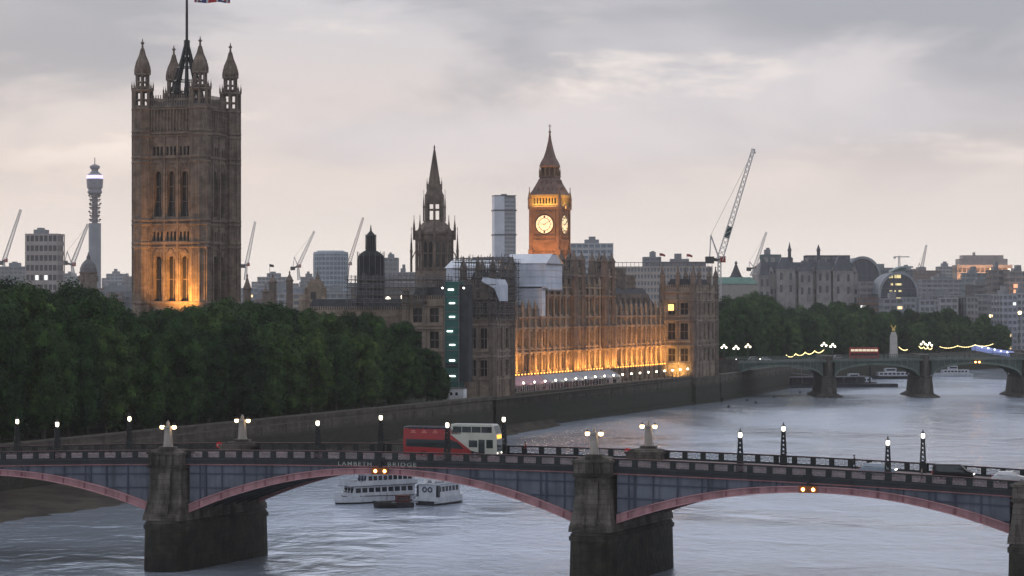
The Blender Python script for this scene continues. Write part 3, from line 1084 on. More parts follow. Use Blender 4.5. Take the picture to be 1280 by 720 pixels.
# people: one continuous body grown with a skin modifier
def person_mesh(key, stride, arm):
    P = dict(pelvis=(0, 0, .95), spine=(0, 0, 1.18), chest=(0, .01, 1.38), neck=(0, .02, 1.53), head=(0, .035, 1.66), crown=(0, .03, 1.76),
             ls=(-.19, .01, 1.44), le=(-.25, -.02, 1.16), lh=(-.25, .08 + arm, .93), rs=(.19, .01, 1.44), re=(.25, -.02, 1.16), rh=(.25, .08 - arm, .93),
             lp=(-.10, 0, .90), lk=(-.11, stride * .6 + .04, .5), la=(-.11, stride, .09), lf=(-.11, stride + .15, .04),
             rp=(.10, 0, .90), rk=(.11, -stride * .5 + .04, .5), ra=(.11, -stride, .09), rf=(.11, -stride + .15, .04))
    E = ['pelvis spine', 'spine chest', 'chest neck', 'neck head', 'head crown', 'chest ls', 'ls le', 'le lh', 'chest rs', 'rs re', 're rh',
         'pelvis lp', 'lp lk', 'lk la', 'la lf', 'pelvis rp', 'rp rk', 'rk ra', 'ra rf']
    rad = dict(pelvis=.15, spine=.14, chest=.16, neck=.065, head=.105, crown=.07, ls=.075, le=.05, lh=.04, rs=.075, re=.05, rh=.04, lp=.10, lk=.07, la=.05, lf=.045, rp=.10, rk=.07, ra=.05, rf=.045)
    ks = list(P)
    me = bpy.data.meshes.new('person')
    me.from_pydata([P[k] for k in ks], [tuple(ks.index(q) for q in e.split()) for e in E], [])
    o = bpy.data.objects.new('person_source', me)
    COL.objects.link(o)
    sk = o.modifiers.new('skin', 'SKIN')
    for i, k in enumerate(ks):
        v = me.skin_vertices[0].data[i]
        v.radius = (rad[k], rad[k])
        v.use_root = (k == 'pelvis')
    su = o.modifiers.new('sub', 'SUBSURF')
    su.levels = su.render_levels = 1
    bpy.context.view_layer.update()
    dg = bpy.context.evaluated_depsgraph_get()
    nm = bpy.data.meshes.new_from_object(o.evaluated_get(dg))
    bpy.data.objects.remove(o)
    return nm
CLOTH = [mat('dark coat', (.025, .027, .035), .9), mat('maroon jacket', (.16, .03, .035), .9), mat('grey jacket', (.16, .16, .17), .9), mat('tan coat', (.3, .22, .14), .9), mat('pale shirt', (.5, .5, .5), .9)]
TROU = mat('dark trousers', (.02, .022, .03), .9)
SKIN = mat('skin', (.42, .26, .19), .6)
PM = {}
def person(label, cat, loc, rz, ci, pose, group=None):
    key = (ci, pose)
    if key not in PM:
        m = person_mesh(key, *pose)
        m.materials.clear()
        for q in (CLOTH[ci], TROU, SKIN):
            m.materials.append(q)
        for p in m.polygons:
            c = p.center
            p.material_index = 2 if c.z > 1.53 or (c.z < .98 and abs(c.x) > .21) else (1 if c.z < .93 else 0)
            p.use_smooth = True
        PM[key] = m
    o = bpy.data.objects.new('person', PM[key])
    COL.objects.link(o)
    o.location = loc
    o.rotation_euler = (0, 0, rz)
    tag(o, label, cat, group)
    hm = PM.get('hair')
    if hm is None:
        h = MB()
        h.loft([[(rr__ * math.cos(2 * math.pi * i / 10), .02 + rr__ * 1.1 * math.sin(2 * math.pi * i / 10), z) for i in range(10)] for rr__, z in ((.085, 1.66), (.112, 1.70), (.105, 1.77), (.06, 1.82), (.01, 1.83))])
        ho = h.build('hair', mat('dark hair', (.03, .022, .016), .8), o, True)
        PM['hair'] = ho.data
    else:
        inst(hm, 'hair', o, (0, 0, 0))
    return o
def pv(t):
    return LW(t, WB - 1.6, zp(t) - 1.17)
person('person in a maroon jacket walking ahead of the bus', 'person', pv(12.6), LB_RZ - R(90), 1, (.22, .12))
person('person in a dark coat walking above the silver car', 'person', pv(55.9), LB_RZ + R(90), 0, (.2, .1))
person('person in a grey jacket walking in front of the black van', 'person', LW(68.0, 1.6, zp(68) - 1.17), LB_RZ - R(90), 2, (.2, .1))

# ------------------------------------------------------------------ boats below the bridge
HULLW = mat('boat white', (.54, .56, .60), .4, (.43, .45, .49), .5, streak=.4)
HULLD = mat('boat dark hull', (.03, .032, .04), .5, (.02, .02, .024), .5)
DECKM = mat('boat deck', (.25, .25, .27), .8)
BGLS = glass('boat glass', (.02, .022, .03), .1)
def hull(L, W, h0, h1, bow=.35, sheer=.5, mi=0):
    """stem at -x, transom at +x"""
    hb = MB()
    rings = []
    n = 14
    for k in range(n + 1):
        a = k / n
        x = -L / 2 + L * a
        f = min(1.0, (a / bow)) if a < bow else 1.0
        w = W / 2 * math.sin(f * math.pi / 2) ** .8 * (1 - .12 * max(0, a - .8) / .2)
        zt = h1 + sheer * max(0, 1 - a / .5) ** 2
        w = max(w, .06)
        rake = -.9 * max(0, 1 - a / .25)
        rings.append([(x - rake * .7, -w * .72, h0), (x - rake * .7, w * .72, h0), (x - rake * .2, w * .95, 0.35), (x, w, zt), (x, -w, zt), (x - rake * .2, -w * .95, .35)])
    hb.loft(rings, mi)
    return hb
def ring_buoy(parent, x, y, z, ax):
    q = MB()
    n = 12
    rr0, r1 = .38, .11
    rings = []
    for i in range(n):
        a = 2 * math.pi * i / n
        c = Vector((math.cos(a), 0, math.sin(a))) if ax == 'y' else Vector((0, math.cos(a), math.sin(a)))
        o_ = Vector((0, 1, 0)) if ax == 'y' else Vector((1, 0, 0))
        rings.append([tuple(Vector((x, y, z)) + c * (rr0 + r1 * math.cos(b_)) + o_ * (r1 * math.sin(b_))) for b_ in (0, 1.57, 3.14, 4.71)])
    rings.append(rings[0])
    q.loft(rings, 0, False, False)
    q.build('lifebuoy', mat('dark blue ring', (.03, .045, .10), .6), parent)

b1 = thing('passenger_boat', 'white double deck passenger boat with dark windows moored under the main arch', 'boat', (XP(468, 424), 424, 0), R(36))
b1.scale = (.84, .84, .84)
BL1 = 19.5
hull(BL1, 4.6, -.6, 1.5, .3, .8).build('hull', HULLW, b1)
q = hull(BL1 + .06, 4.68, -.62, .28, .3, .0); q.build('boot_top', HULLD, b1)
q = MB(); q.path([(-BL1 / 2 + .4, 0, 2.2)] + [(-BL1 / 2 + x, -2.05 * min(1, x / 5.5) ** .7 - .25, 1.68 - .02 * x) for x in (1.5, 3, 5, 7, 12, 18)], .14); q.build('rubbing_strake', HULLD, b1)
def cabin(parent, x0, x1, hw, z0, z1, nwin, rake=.4, wz=(.35, .8), name='cabin', roof_over=.3):
    c = MB()
    c.add([(x0, -hw, z0), (x1, -hw, z0), (x1, hw, z0), (x0, hw, z0), (x0 + rake, -hw + .1, z1), (x1, -hw + .1, z1), (x1, hw - .1, z1), (x0 + rake, hw - .1, z1)],
          ((0, 1, 5, 4), (1, 2, 6, 5), (2, 3, 7, 6), (3, 0, 4, 7), (4, 5, 6, 7)))
    co = c.build(name, HULLW, parent)
    hh = z1 - z0
    step = (x1 - x0 - .5 - rake) / nwin
    for k in range(nwin):
        for sg in (-1, 1):
            g = MB()
            xa, xb = x0 + rake + .3 + k * step, x0 + rake + .3 + (k + .78) * step
            y0, y1 = sg * (hw + .012 - .1 * wz[0]), sg * (hw + .012 - .1 * wz[1])
            g.add([(xa, y0, z0 + hh * wz[0]), (xb, y0, z0 + hh * wz[0]), (xb, y1, z0 + hh * wz[1]), (xa, y1, z0 + hh * wz[1])], ((0, 1, 2, 3),))
            g.build('window', BGLS, co)
    for k in range(3):
        g = MB()
        ya, yb = -hw + .3 + k * (2 * hw - .5) / 3, -hw + .2 + (k + .85) * (2 * hw - .5) / 3
        xa, xb = x0 + rake * wz[0] - .014, x0 + rake * wz[1] - .014
        g.add([(xa, ya, z0 + hh * wz[0]), (xa, yb, z0 + hh * wz[0]), (xb, yb, z0 + hh * wz[1]), (xb, ya, z0 + hh * wz[1])], ((0, 3, 2, 1),))
        g.build('window', BGLS, co)
    r = MB(); r.box(x0 + rake - roof_over, x1 + roof_over, -hw - .1, hw + .1, z1 + .003, z1 + .12); r.build('roof', HULLW, co)
    return co
cabin(b1, -6.6, 8.8, 2.0, 1.5, 3.5, 9, .5, (.38, .85))
q = MB(); q.box(-7.2, 9.3, -2.25, 2.25, 3.66, 3.75); q.box(-7.2, 9.3, -2.25, -2.17, 3.75, 4.55); q.box(-7.2, 9.3, 2.17, 2.25, 3.75, 4.55); q.box(-7.28, -7.2, -2.25, 2.25, 3.66, 4.55); q.build('upper_bulwark', HULLW, b1)
q = MB(); q.box(-7.3, 9.35, -2.29, 2.29, 3.58, 3.66); q.build('deck_edge', HULLD, b1)
cabin(b1, -3.2, 8.6, 1.85, 3.75, 5.9, 9, .3, (.42, .85))
ring_buoy(b1, -3.35, -.6, 4.9, 'x'); ring_buoy(b1, -3.35, .6, 4.9, 'x')
q = MB(); q.bar((-2.0, 0, 6.0), (-2.0, 0, 8.2), .09); q.bar((-2.0, -.6, 7.3), (-2.0, .6, 7.3), .06); q.build('mast', WHITE, b1)
q = MB()
for k in range(6):
    q.bar((-9.3 + k * .5, -.15 - .28 * k, 2.1), (-9.3 + k * .5, -.15 - .28 * k, 2.9), .04)
q.path([(-9.4, 0, 2.9), (-6.8, -1.6, 2.7)], .05); q.build('rail', WHITE, b1)

b2 = thing('passenger_boat', 'white river boat showing two dark life rings on its flat stern', 'boat', (XP(553, 422), 422, 0), R(240))
# flat transom faces the camera's left, hull runs away to the right
hull(11.5, 4.6, -.5, 1.35, .3, .5).build('hull', HULLW, b2)
hull(11.56, 4.66, -.52, .25, .3, 0).build('boot_top', HULLD, b2)
co = cabin(b2, -2.6, 4.9, 2.05, 1.35, 3.55, 6, .3, (.42, .82))
q = MB(); q.box(4.3, 4.915, -2.2, -1.75, 1.4, 3.35); q.box(4.3, 4.915, 1.75, 2.2, 1.4, 3.35); q.build('doorway', BGLS, b2)
ring_buoy(b2, 4.98, -.55, 2.65, 'x'); ring_buoy(b2, 4.98, .55, 2.65, 'x')
q = MB()
for k in (-1, 1):
    q.loft([[(2.6 + dx_, k * .75 + .42 * math.cos(a), 4.15 + .42 * math.sin(a)) for a in [2 * math.pi * i / 10 for i in range(10)]] for dx_ in (-.6, 1.6)])
q.build('liferaft_drum', WHITE, b2)
cabin(b2, -2.2, 1.6, 1.5, 3.67, 5.2, 3, .4, (.4, .85), 'wheelhouse')
q = MB()
for sy in (-2.0, 2.0):
    q.path([(4.7, sy, 4.6), (-2.4, sy, 4.6)], .06)
    for k in range(7):
        q.bar((4.7 - k * 1.15, sy, 3.6), (4.7 - k * 1.15, sy, 4.6), .05)
q.path([(4.7, -2, 4.6), (4.7, 2, 4.6)], .06); q.build('rail', WHITE, b2)
q = MB(); q.box(4.95, 6.1, -2.3, 2.3, .75, 1.0); q.box(5.0, 6.1, -2.3, -2.22, 1.0, 1.55); q.build('swim_platform', HULLW, b2)
q = MB(); q.box(5.0, 6.05, -1.2, 1.9, -.2, .74); q.build('fender', HULLD, b2)

b3 = thing('barge', 'low dark work barge with a rusty red deckhouse tied between the white boats', 'barge', (XP(491, 413), 413, 0), R(14))
b3.scale = (.62, .8, .8)
hull(11.0, 4.2, -.4, 1.1, .25, .4).build('hull', HULLD, b3)
q = MB(); q.box(1.0, 4.6, -1.4, 1.4, 1.1, 2.5); q.box(.9, 4.7, -1.5, 1.5, 2.5, 2.6); q.build('deckhouse', mat('rusty red paint', (.10, .025, .024), .7, (.05, .022, .02), .8, streak=.5), b3)
q = MB()
for k in range(4):
    q.box(1.2 + k * .85, 1.7 + k * .85, -1.415, -1.39, 1.6, 2.2)
q.build('window', BGLS, b3)
q = MB()
for k in range(9):
    q.ball((-4.2 + k * .55, -2.0 - .05 * min(k, 3), .75), .38, 0, 8, 5)
q.build('tyre_fender', RUBBER, b3)
q = MB(); q.box(-3.6, -.6, -1.2, 1.2, 1.1, 1.35); q.bar((-1.6, 0, 1.3), (-1.6, 0, 3.2), .12); q.build('hatch', mat('tarred timber', (.04, .035, .028), .8), b3)
# ------------------------------------------------------------------ gothic building tools
class Wall:
    """a wall surface in a local frame: x along, z up, depth into the wall; openings are real recesses"""
    def __init__(s, o, ax):
        s.o = Vector(o)
        s.ex = Vector((math.cos(ax), math.sin(ax), 0))
        s.n = Vector((math.sin(ax), -math.cos(ax), 0))        # outward
        s.ax = ax
    def p(s, x, z, d=0.0):
        return tuple(s.o + s.ex * x + Vector((0, 0, z)) - s.n * d)
    def surface(s, mb, x0, x1, z0, z1, ops, depth=.6, mi=0):
        xs = sorted({x0, x1} | {a for o in ops for a in (o[0], o[1]) if x0 < a < x1})
        zs = sorted({z0, z1} | {a for o in ops for a in (o[2], o[3]) if z0 < a < z1})
        for i in range(len(zs) - 1):
            zc = (zs[i] + zs[i + 1]) / 2
            run = None
            for j in range(len(xs) - 1):
                xc = (xs[j] + xs[j + 1]) / 2
                hole = any(o[0] < xc < o[1] and o[2] < zc < o[3] for o in ops)
                if not hole:
                    run = xs[j] if run is None else run
                if run is not None and (hole or j == len(xs) - 2):
                    e = xs[j] if hole else xs[j + 1]
                    mb.quad(s.p(run, zs[i]), s.p(e, zs[i]), s.p(e, zs[i + 1]), s.p(run, zs[i + 1]), mi)
                    run = None
        for a, b, c, d in [o[:4] for o in ops]:
            mb.quad(s.p(a, c), s.p(a, c, depth), s.p(a, d, depth), s.p(a, d), mi)
            mb.quad(s.p(b, c, depth), s.p(b, c), s.p(b, d), s.p(b, d, depth), mi)
            mb.quad(s.p(a, c, depth), s.p(a, c), s.p(b, c), s.p(b, c, depth), mi)
            mb.quad(s.p(a, d), s.p(a, d, depth), s.p(b, d, depth), s.p(b, d), mi)
    def head(s, mb, a, b, z0, z1, mi=0, n=5, d=.12):
        """pointed arch head: fills the two upper corners of an opening"""
        c = (a + b) / 2
        for sg in (-1, 1):
            e = a if sg < 0 else b
            pts = []
            for k in range(n + 1):
                t = k / n
                pts.append((e + (c - e) * (1 - math.cos(t * math.pi / 2)), z0 + (z1 - z0) * math.sin(t * math.pi / 2)))
            vs = [s.p(e, z1, d)] + [s.p(x, z, d) for x, z in pts]
            mb.add(vs, [(0, k, k + 1) for k in range(1, n + 1)], mi)
    def band(s, mb, x0, x1, z0, z1, proud, mi=0, back=.3):
        vs = [s.p(x, z, d) for z in (z0, z1) for x, d in ((x0, -proud), (x1, -proud), (x1, back), (x0, back))]
        mb.add(vs, ((3, 2, 1, 0), (4, 5, 6, 7), (0, 1, 5, 4), (1, 2, 6, 5), (2, 3, 7, 6), (3, 0, 4, 7)), mi)
WMESH = {}
def window_part(parent, wall, a, b, c, d, nm=2, nt=1, depth=.6, frame=STONE_DK, pane=WINDK, name='window'):
    """one leaded window: pane with stone mullions and transoms"""
    key = (round(b - a, 2), round(d - c, 2), nm, nt, frame.name, pane.name)
    if key not in WMESH:
        w, h = b - a, d - c
        q = MB()
        q.quad((0, 0, 0), (w, 0, 0), (w, 0, h), (0, 0, h), 0)
        for k in range(1, nm):
            q.box(w * k / nm - .09, w * k / nm + .09, -.22, -.01, 0, h, 1)
        for k in range(1, nt + 1):
            q.box(0, w, -.20, -.01, h * k / (nt + 1) - .12, h * k / (nt + 1) + .12, 1)
        q.box(0, w, -.2, -.01, 0, .12, 1)
        me = bpy.data.meshes.new(name)
        me.from_pydata(q.v, [], q.f)
        me.materials.append(pane)
        me.materials.append(frame)
        me.polygons.foreach_set('material_index', q.m)
        WMESH[key] = me
    o = bpy.data.objects.new(name, WMESH[key])
    COL.objects.link(o)
    o.parent = parent
    o.location = wall.p(a, c, depth - .01)
    o.rotation_euler = (0, 0, wall.ax)
    return o
def pinnacle(mb, x, y, z0, h, r, mi=0, n=8):
    """slim gothic pinnacle with an ogee cap and finial"""
    mb.lathe(x, y, [(r, z0), (r, z0 + h * .42), (r * 1.22, z0 + h * .43), (r * 1.22, z0 + h * .47), (r * .95, z0 + h * .5), (r * .85, z0 + h * .58), (r * .42, z0 + h * .74), (r * .16, z0 + h * .9), (r * .32, z0 + h * .93), (r * .1, z0 + h)], n, mi)

# ------------------------------------------------------------------ great square tower
VT = (XP(233.5, 715), 715.0)
vt = thing('square_tower', 'massive square gothic tower with four domed corner turrets and a flagpole', 'tower', (VT[0], VT[1], GZ), PAL_RZ - R(90))
VA = 9.45                                # half the distance between turret axes
def vz(py):                             # photo row to local height
    return H + (YH - py) / 4.252 - GZ
faces = [Wall((-VA, -VA, 0), 0), Wall((VA, -VA, 0), R(90)), Wall((VA, VA, 0), R(180)), Wall((-VA, VA, 0), R(270))]
wallm, trimm = MB(), MB()
W0 = 2.5
span_ = 2 * VA
ztop = vz(137)
wins = []
for fi, wf in enumerate(faces):
    ops = []
    for k in range(3):
        c = span_ / 2 + (k - 1) * 4.36
        ops.append((c - 1.3, c + 1.3, vz(272), vz(216)))
        ops.append((c - 1.3, c + 1.3, vz(378), vz(321)))
        for j in (-1, 0, 1):
            x = c + j * 1.22
            ops.append((x - .36, x + .36, vz(196.5), vz(185.5)))
            ops.append((x - .36, x + .36, vz(302), vz(290.5)))
    if fi == 0:
        ops.append((span_ / 2 - 5, span_ / 2 + 5, 0.0, 16.0))
    wf.surface(wallm, W0, span_ - W0, 0, ztop, ops, 1.5 if fi in (0, 1) else .8)
    for k in range(3):
        c = span_ / 2 + (k - 1) * 4.36
        for zb, zt in ((vz(226), vz(216)), (vz(331), vz(321))):
            wf.head(wallm, c - 1.3, c + 1.3, zb, zt, 0, 5, .25)
        # niche hoods and tracery panels above and between
        for zt in (vz(214), vz(319)):
            wf.band(trimm, c - 1.55, c - 1.32, zt - 11.5, zt, .25)
            wf.band(trimm, c + 1.32, c + 1.55, zt - 11.5, zt, .25)
            trimm.bar(wf.p(c - 1.5, zt, -.15), wf.p(c, zt + 1.7, -.15), .25)
            trimm.bar(wf.p(c + 1.5, zt, -.15), wf.p(c, zt + 1.7, -.15), .25)
    for k in range(4):
        x = span_ / 2 + (k - 1.5) * 4.36
        wf.band(trimm, x - .35, x + .35, vz(380), vz(172), .42)
    for py, hh, pr in ((170, .5, .55), (173, .4, .35), (200, .7, .5), (206, .5, .3), (278, .6, .6), (283, .5, .35), (306, .7, .55), (311, .4, .3), (380, .8, .5)):
        wf.band(trimm, W0 - .2, span_ - W0 + .2, vz(py), vz(py) + hh, pr)
    # tall niches of the upper storey
    for k in range(13):
        x = W0 + .7 + k * (span_ - 2 * W0 - 1.4) / 12
        wf.band(trimm, x - .16, x + .16, vz(166), vz(140), .45)
        if k < 12:
            xm = x + (span_ - 2 * W0 - 1.4) / 24
            wf.band(trimm, xm - .28, xm + .28, vz(164), vz(154), .22)
            trimm.bar(wf.p(x, vz(150), -.3), wf.p(xm, vz(146), -.3), .16)
            trimm.bar(wf.p(xm, vz(146), -.3), wf.p(x + 2 * (xm - x), vz(150), -.3), .16)
    for k in range(9):
        for py0, py1 in ((212, 206.5), (318, 312)):
            x = W0 + .9 + k * (span_ - 2 * W0 - 1.8) / 8
            wf.band(trimm, x - .5, x + .5, vz(py0), vz(py1), .14)
    wf.band(trimm, W0 - .2, span_ - W0 + .2, vz(140), vz(138.5), .6)
    # openwork parapet
    n = 18
    for k in range(n):
        x = W0 + (k + .5) * (span_ - 2 * W0) / n
        wf.band(trimm, x - .18, x + .18, ztop, ztop + 2.6, .15, 0, .25)
        trimm.bar(wf.p(x, ztop + 2.5, 0), wf.p(x, ztop + 3.6, 0), .22)
    wf.band(trimm, W0, span_ - W0, ztop + 1.9, ztop + 2.5, .22, 0, .3)
    wf.band(trimm, W0, span_ - W0, ztop, ztop + .5, .22, 0, .3)
wo_ = wallm.build('wall', STONE_DK, vt)
trimm.build('tracery', STONE_DK, wo_)
for fi in (0, 1):
    wf = faces[fi]
    dp = 1.5
    for k in range(3):
        c = span_ / 2 + (k - 1) * 4.36
        window_part(vt, wf, c - 1.3, c + 1.3, vz(272), vz(216), 2, 2, dp)
        window_part(vt, wf, c - 1.3, c + 1.3, vz(378), vz(321), 2, 1, dp)
        for j in (-1, 0, 1):
            x = c + j * 1.22
            window_part(vt, wf, x - .36, x + .36, vz(196.5), vz(185.5), 1, 1, dp)
            window_part(vt, wf, x - .36, x + .36, vz(302), vz(290.5), 1, 1, dp)
core = MB()
core.box(-VA + 1.55, VA - 1.55, -VA + 1.55, VA - 1.55, 0, ztop - .5)
core.build('core', STONE_DK, vt)
rf = MB()
rf.loft([[(-VA + 1, -VA + 1, ztop - .4), (VA - 1, -VA + 1, ztop - .4), (VA - 1, VA - 1, ztop - .4), (-VA + 1, VA - 1, ztop - .4)], [(-3, -3, ztop + 3.5), (3, -3, ztop + 3.5), (3, 3, ztop + 3.5), (-3, 3, ztop + 3.5)]])
rfo = rf.build('roof', SLATE, vt)
for (sx, sy) in ((-1, -1), (1, -1), (1, 1), (-1, 1)):
    tb = MB()
    X, Y = sx * VA, sy * VA
    tr = 2.9
    tb.lathe(X, Y, [(tr + .15, 0), (tr + .1, vz(385)), (tr, vz(380)), (tr, vz(136))], 8)
    for py in (380, 311, 306, 283, 278, 206, 200, 173, 168, 140):
        tb.lathe(X, Y, [(tr, vz(py) - .1), (tr + .35, vz(py) + .1), (tr + .35, vz(py) + .5), (tr, vz(py) + .7)], 8)
    for k in range(8):
        a = 2 * math.pi * (k + .5) / 8
        ca, sa = math.cos(a), math.sin(a)
        tb.bar((X + tr * ca, Y + tr * sa, vz(380)), (X + tr * ca, Y + tr * sa, vz(112)), .38)
        a2 = 2 * math.pi * k / 8
        rr_ = tr * math.cos(math.pi / 8)
        for z0, z1 in ((vz(376), vz(316)), (vz(300), vz(288)), (vz(270), vz(212)), (vz(196), vz(180)), (vz(165), vz(145))):
            ta = Vector((-math.sin(a2), math.cos(a2), 0))
            for u in (-.55, .55):
                tb.bar(Vector((X + rr_ * math.cos(a2), Y + rr_ * math.sin(a2), z0)) + ta * u, Vector((X + rr_ * math.cos(a2), Y + rr_ * math.sin(a2), z1)) + ta * u, .2)
    to = tb.build('corner_turret', STONE_DK, vt)
    lb = MB()
    for (z0, z1, r_, wd) in ((vz(136), vz(114), tr - .25, .58), (vz(112), vz(94), 1.75, .42)):
        for k in range(8):
            a = 2 * math.pi * (k + .5) / 8
            c_, s_ = math.cos(a), math.sin(a)
            lb.bar((X + r_ * c_, Y + r_ * s_, z0), (X + r_ * c_, Y + r_ * s_, z1), wd)
        lb.lathe(X, Y, [(r_ + .3, z0 - .1), (r_ + .3, z0 + .4)], 8)
        lb.lathe(X, Y, [(r_ + .1, z1 - .9), (r_ + .5, z1 - .5), (r_ + .4, z1)], 8)
        zz = (z0 + z1) / 2 - .5
        for k in range(8):
            a, b_ = 2 * math.pi * (k + .5) / 8, 2 * math.pi * (k + 1.5) / 8
            lb.bar((X + r_ * math.cos(a), Y + r_ * math.sin(a), zz), (X + r_ * math.cos(b_), Y + r_ * math.sin(b_), zz), .3, 0, .35)
        for k in range(8):
            a = 2 * math.pi * (k + .5) / 8
            pinnacle(lb, X + (r_ + .45) * math.cos(a), Y + (r_ + .45) * math.sin(a), z1 - .4, 2.8, .24, 0, 5)
    lb.build('lantern', STONE_DK, to)
    od = MB()
    zb, zt = vz(94), vz(53)
    hh = zt - zb
    od.lathe(X, Y, [(1.85, zb), (2.1, zb + hh * .04), (2.18, zb + hh * .12), (2.12, zb + hh * .22), (1.85, zb + hh * .33), (1.4, zb + hh * .43), (.95, zb + hh * .53), (.58, zb + hh * .65), (.34, zb + hh * .78), (.26, zb + hh * .88), (.55, zb + hh * .905), (.55, zb + hh * .935), (.22, zb + hh * .955), (.08, zb + hh * 1.05)], 12)
    for k in range(8):
        a = 2 * math.pi * k / 8
        prof = [(2.1, .05), (2.2, .14), (1.9, .32), (.92, .55), (.42, .75)]
        od.path([(X + r_ * math.cos(a), Y + r_ * math.sin(a), zb + hh * q) for r_, q in prof], .22)
    od.build('dome', STONE_DK, to)
# open iron lantern that carries the flagpole
lb = MB()
zb = ztop + 3.4
for k in range(8):
    a = 2 * math.pi * (k + .5) / 8
    pr = [(5.2, -1.5), (4.4, 2.5), (3.0, 7.0), (1.6, 11.5), (.5, 16.0)]
    lb.path([(r_ * math.cos(a), r_ * math.sin(a), zb + q) for r_, q in pr], .45)
    lb.path([(3.2 * math.cos(a), 3.2 * math.sin(a), zb), (3.0 * math.cos(a), 3.0 * math.sin(a), zb + 5), (.6 * math.cos(a), .6 * math.sin(a), zb + 12)], .3)
    for r_, q in ((4.6, 1.5), (3.7, 5.0), (2.5, 9.0), (1.2, 13.0)):
        b_ = 2 * math.pi * (k + 1.5) / 8
        lb.bar((r_ * math.cos(a), r_ * math.sin(a), zb + q), (r_ * math.cos(b_), r_ * math.sin(b_), zb + q), .32)
lb.build('crown_lantern', BLACK, rfo)
po = MB(); po.frus(0, 0, zb, zb + 48, .5, .28, 8); po.lathe(0, 0, [(.9, zb + 15), (.9, zb + 17)], 8); po.build('flagpole', BLACK, vt)
fl = MB()
FZ0 = H + (YH - 3.2) / 4.252 - GZ
nx_, nz_ = 18, 12
FW_, FH_ = 10.5, 5.6
ca, sa = math.cos(-(PAL_RZ - R(90))), math.sin(-(PAL_RZ - R(90)))
def fp(i, j):
    x = 2.2 + FW_ * i / nx_
    wv = .5 * math.sin(x * 1.1) + .25 * math.sin(x * 2.3 + 1)
    z = FZ0 + FH_ * j / nz_ - .0 * x
    return (x * ca - wv * sa, x * sa + wv * ca, z + .15 * math.sin(x * .9))
for i in range(nx_):
    for j in range(nz_):
        u, v = (i + .5) / nx_ - .5, (j + .5) / nz_ - .5
        mi = 0
        if abs(abs(u) - abs(v)) < .09:
            mi = 1
        if abs(abs(u) - abs(v)) < .035:
            mi = 2
        if abs(u) < .15 or abs(v) < .2:
            mi = 1
        if abs(u) < .09 or abs(v) < .11:
            mi = 2
        fl.quad(fp(i, j), fp(i + 1, j), fp(i + 1, j + 1), fp(i, j + 1), mi)
flag = fl.build('flag', [mat('flag blue', (.03, .04, .16), .8), mat('flag white', (.6, .6, .6), .8), mat('flag red', (.45, .03, .04), .8)], None)
flag.location = vt.location
flag.rotation_euler = vt.rotation_euler
tag(flag, 'large waving flag in red, white and blue on the square tower pole', 'flag')
# floodlights at the foot of the river side windows
fx, fy = VA * .66, -VA - 9.5
ql = MB(); ql.box(fx - 1.2, fx + 1.2, fy - .4, fy + .4, vz(398), vz(398) + .5); ql.bar((fx, fy, vz(398) + .1), (fx, -VA, vz(398) - .5), .3); ql.build('floodlight', BLACK, vt)
area_light('floodlight_beam', (fx + .8, fy + .5, vz(394)), (fx - 3.0, -VA + .3, vz(338)), 4300, ORANGE, 2.4, .8, vt, 105)

# ------------------------------------------------------------------ river front of the palace
GOLD = STONE
pal = thing('palace_range', 'long gothic palace front with rows of buttressed bays lit orange from below', 'palace', (PAL[0], PAL[1], 0), PAL_RZ)
FY = 10.5                                # the front is set back behind a terrace
M0, M1 = 12.0, 191.0
C0, C1 = 70.0, 131.0                     # taller middle
PITCH = 5.42
wf = Wall((0, FY, 0), 0)
GRND, PR0, PR1, UP0, UP1, STR, PAR = 9.0, 14.3, 20.0, 21.6, 27.0, 31.2, 32.6
wallm, bt, tr_ = MB(), MB(), MB()
nb = int((M1 - M0) / PITCH)
bays = [M0 + PITCH * k for k in range(nb + 1)]
ops_l, ops_c = [], []
allwin = []
for k in range(nb):
    a, b = bays[k], bays[k + 1]
    c = (a + b) / 2
    o = [(c - 1.0, c + 1.0, 10.2, 13.0), (c - 1.45, c + 1.45, PR0 + .7, PR1 - .5), (c - 1.45, c + 1.45, UP0 + .5, UP1 - .6)]
    mid = C0 <= c <= C1
    if mid:
        o.append((c - 1.45, c + 1.45, 31.6, 36.4))
    allwin += [(q, c) for q in o]
    (ops_c if mid else ops_l).extend(o)
segs = [(M0, C0 + .0, PAR, ops_l), (C0, C1, 40.0, ops_c), (C1, M1, PAR, ops_l)]
for x0, x1, zt, ops in segs:
    wf.surface(wallm, x0, x1, GRND, zt, [o for o in ops if x0 < (o[0] + o[1]) / 2 < x1], .9)
    zz = [(13.5, .4, .06), (20.0, .5, .5), (21.1, .4, .4), (27.2, .55, .55), (30.4, .5, .6)]
    if zt > 35:
        zz += [(37.0, .5, .6), (39.5, .5, .6)]
    for z, hh, pr in zz:
        wf.band(tr_, x0, x1, z, z + hh, pr)
    # carved panels between the storeys and cresting on the parapet
    x = x0 + .5
    while x < x1 - .3:
        wf.band(tr_, x - .1, x + .1, 28.1, 30.3, .12)
        wf.band(tr_, x - .1, x + .1, 20.5, 21.0, .12)
        wf.band(tr_, x - .14, x + .14, zt, zt + .9, .06, 0, .2)
        x += .62
    wf.band(tr_, x0, x1, zt + .5, zt + .75, .1, 0, .25)
rr = random.Random(5)
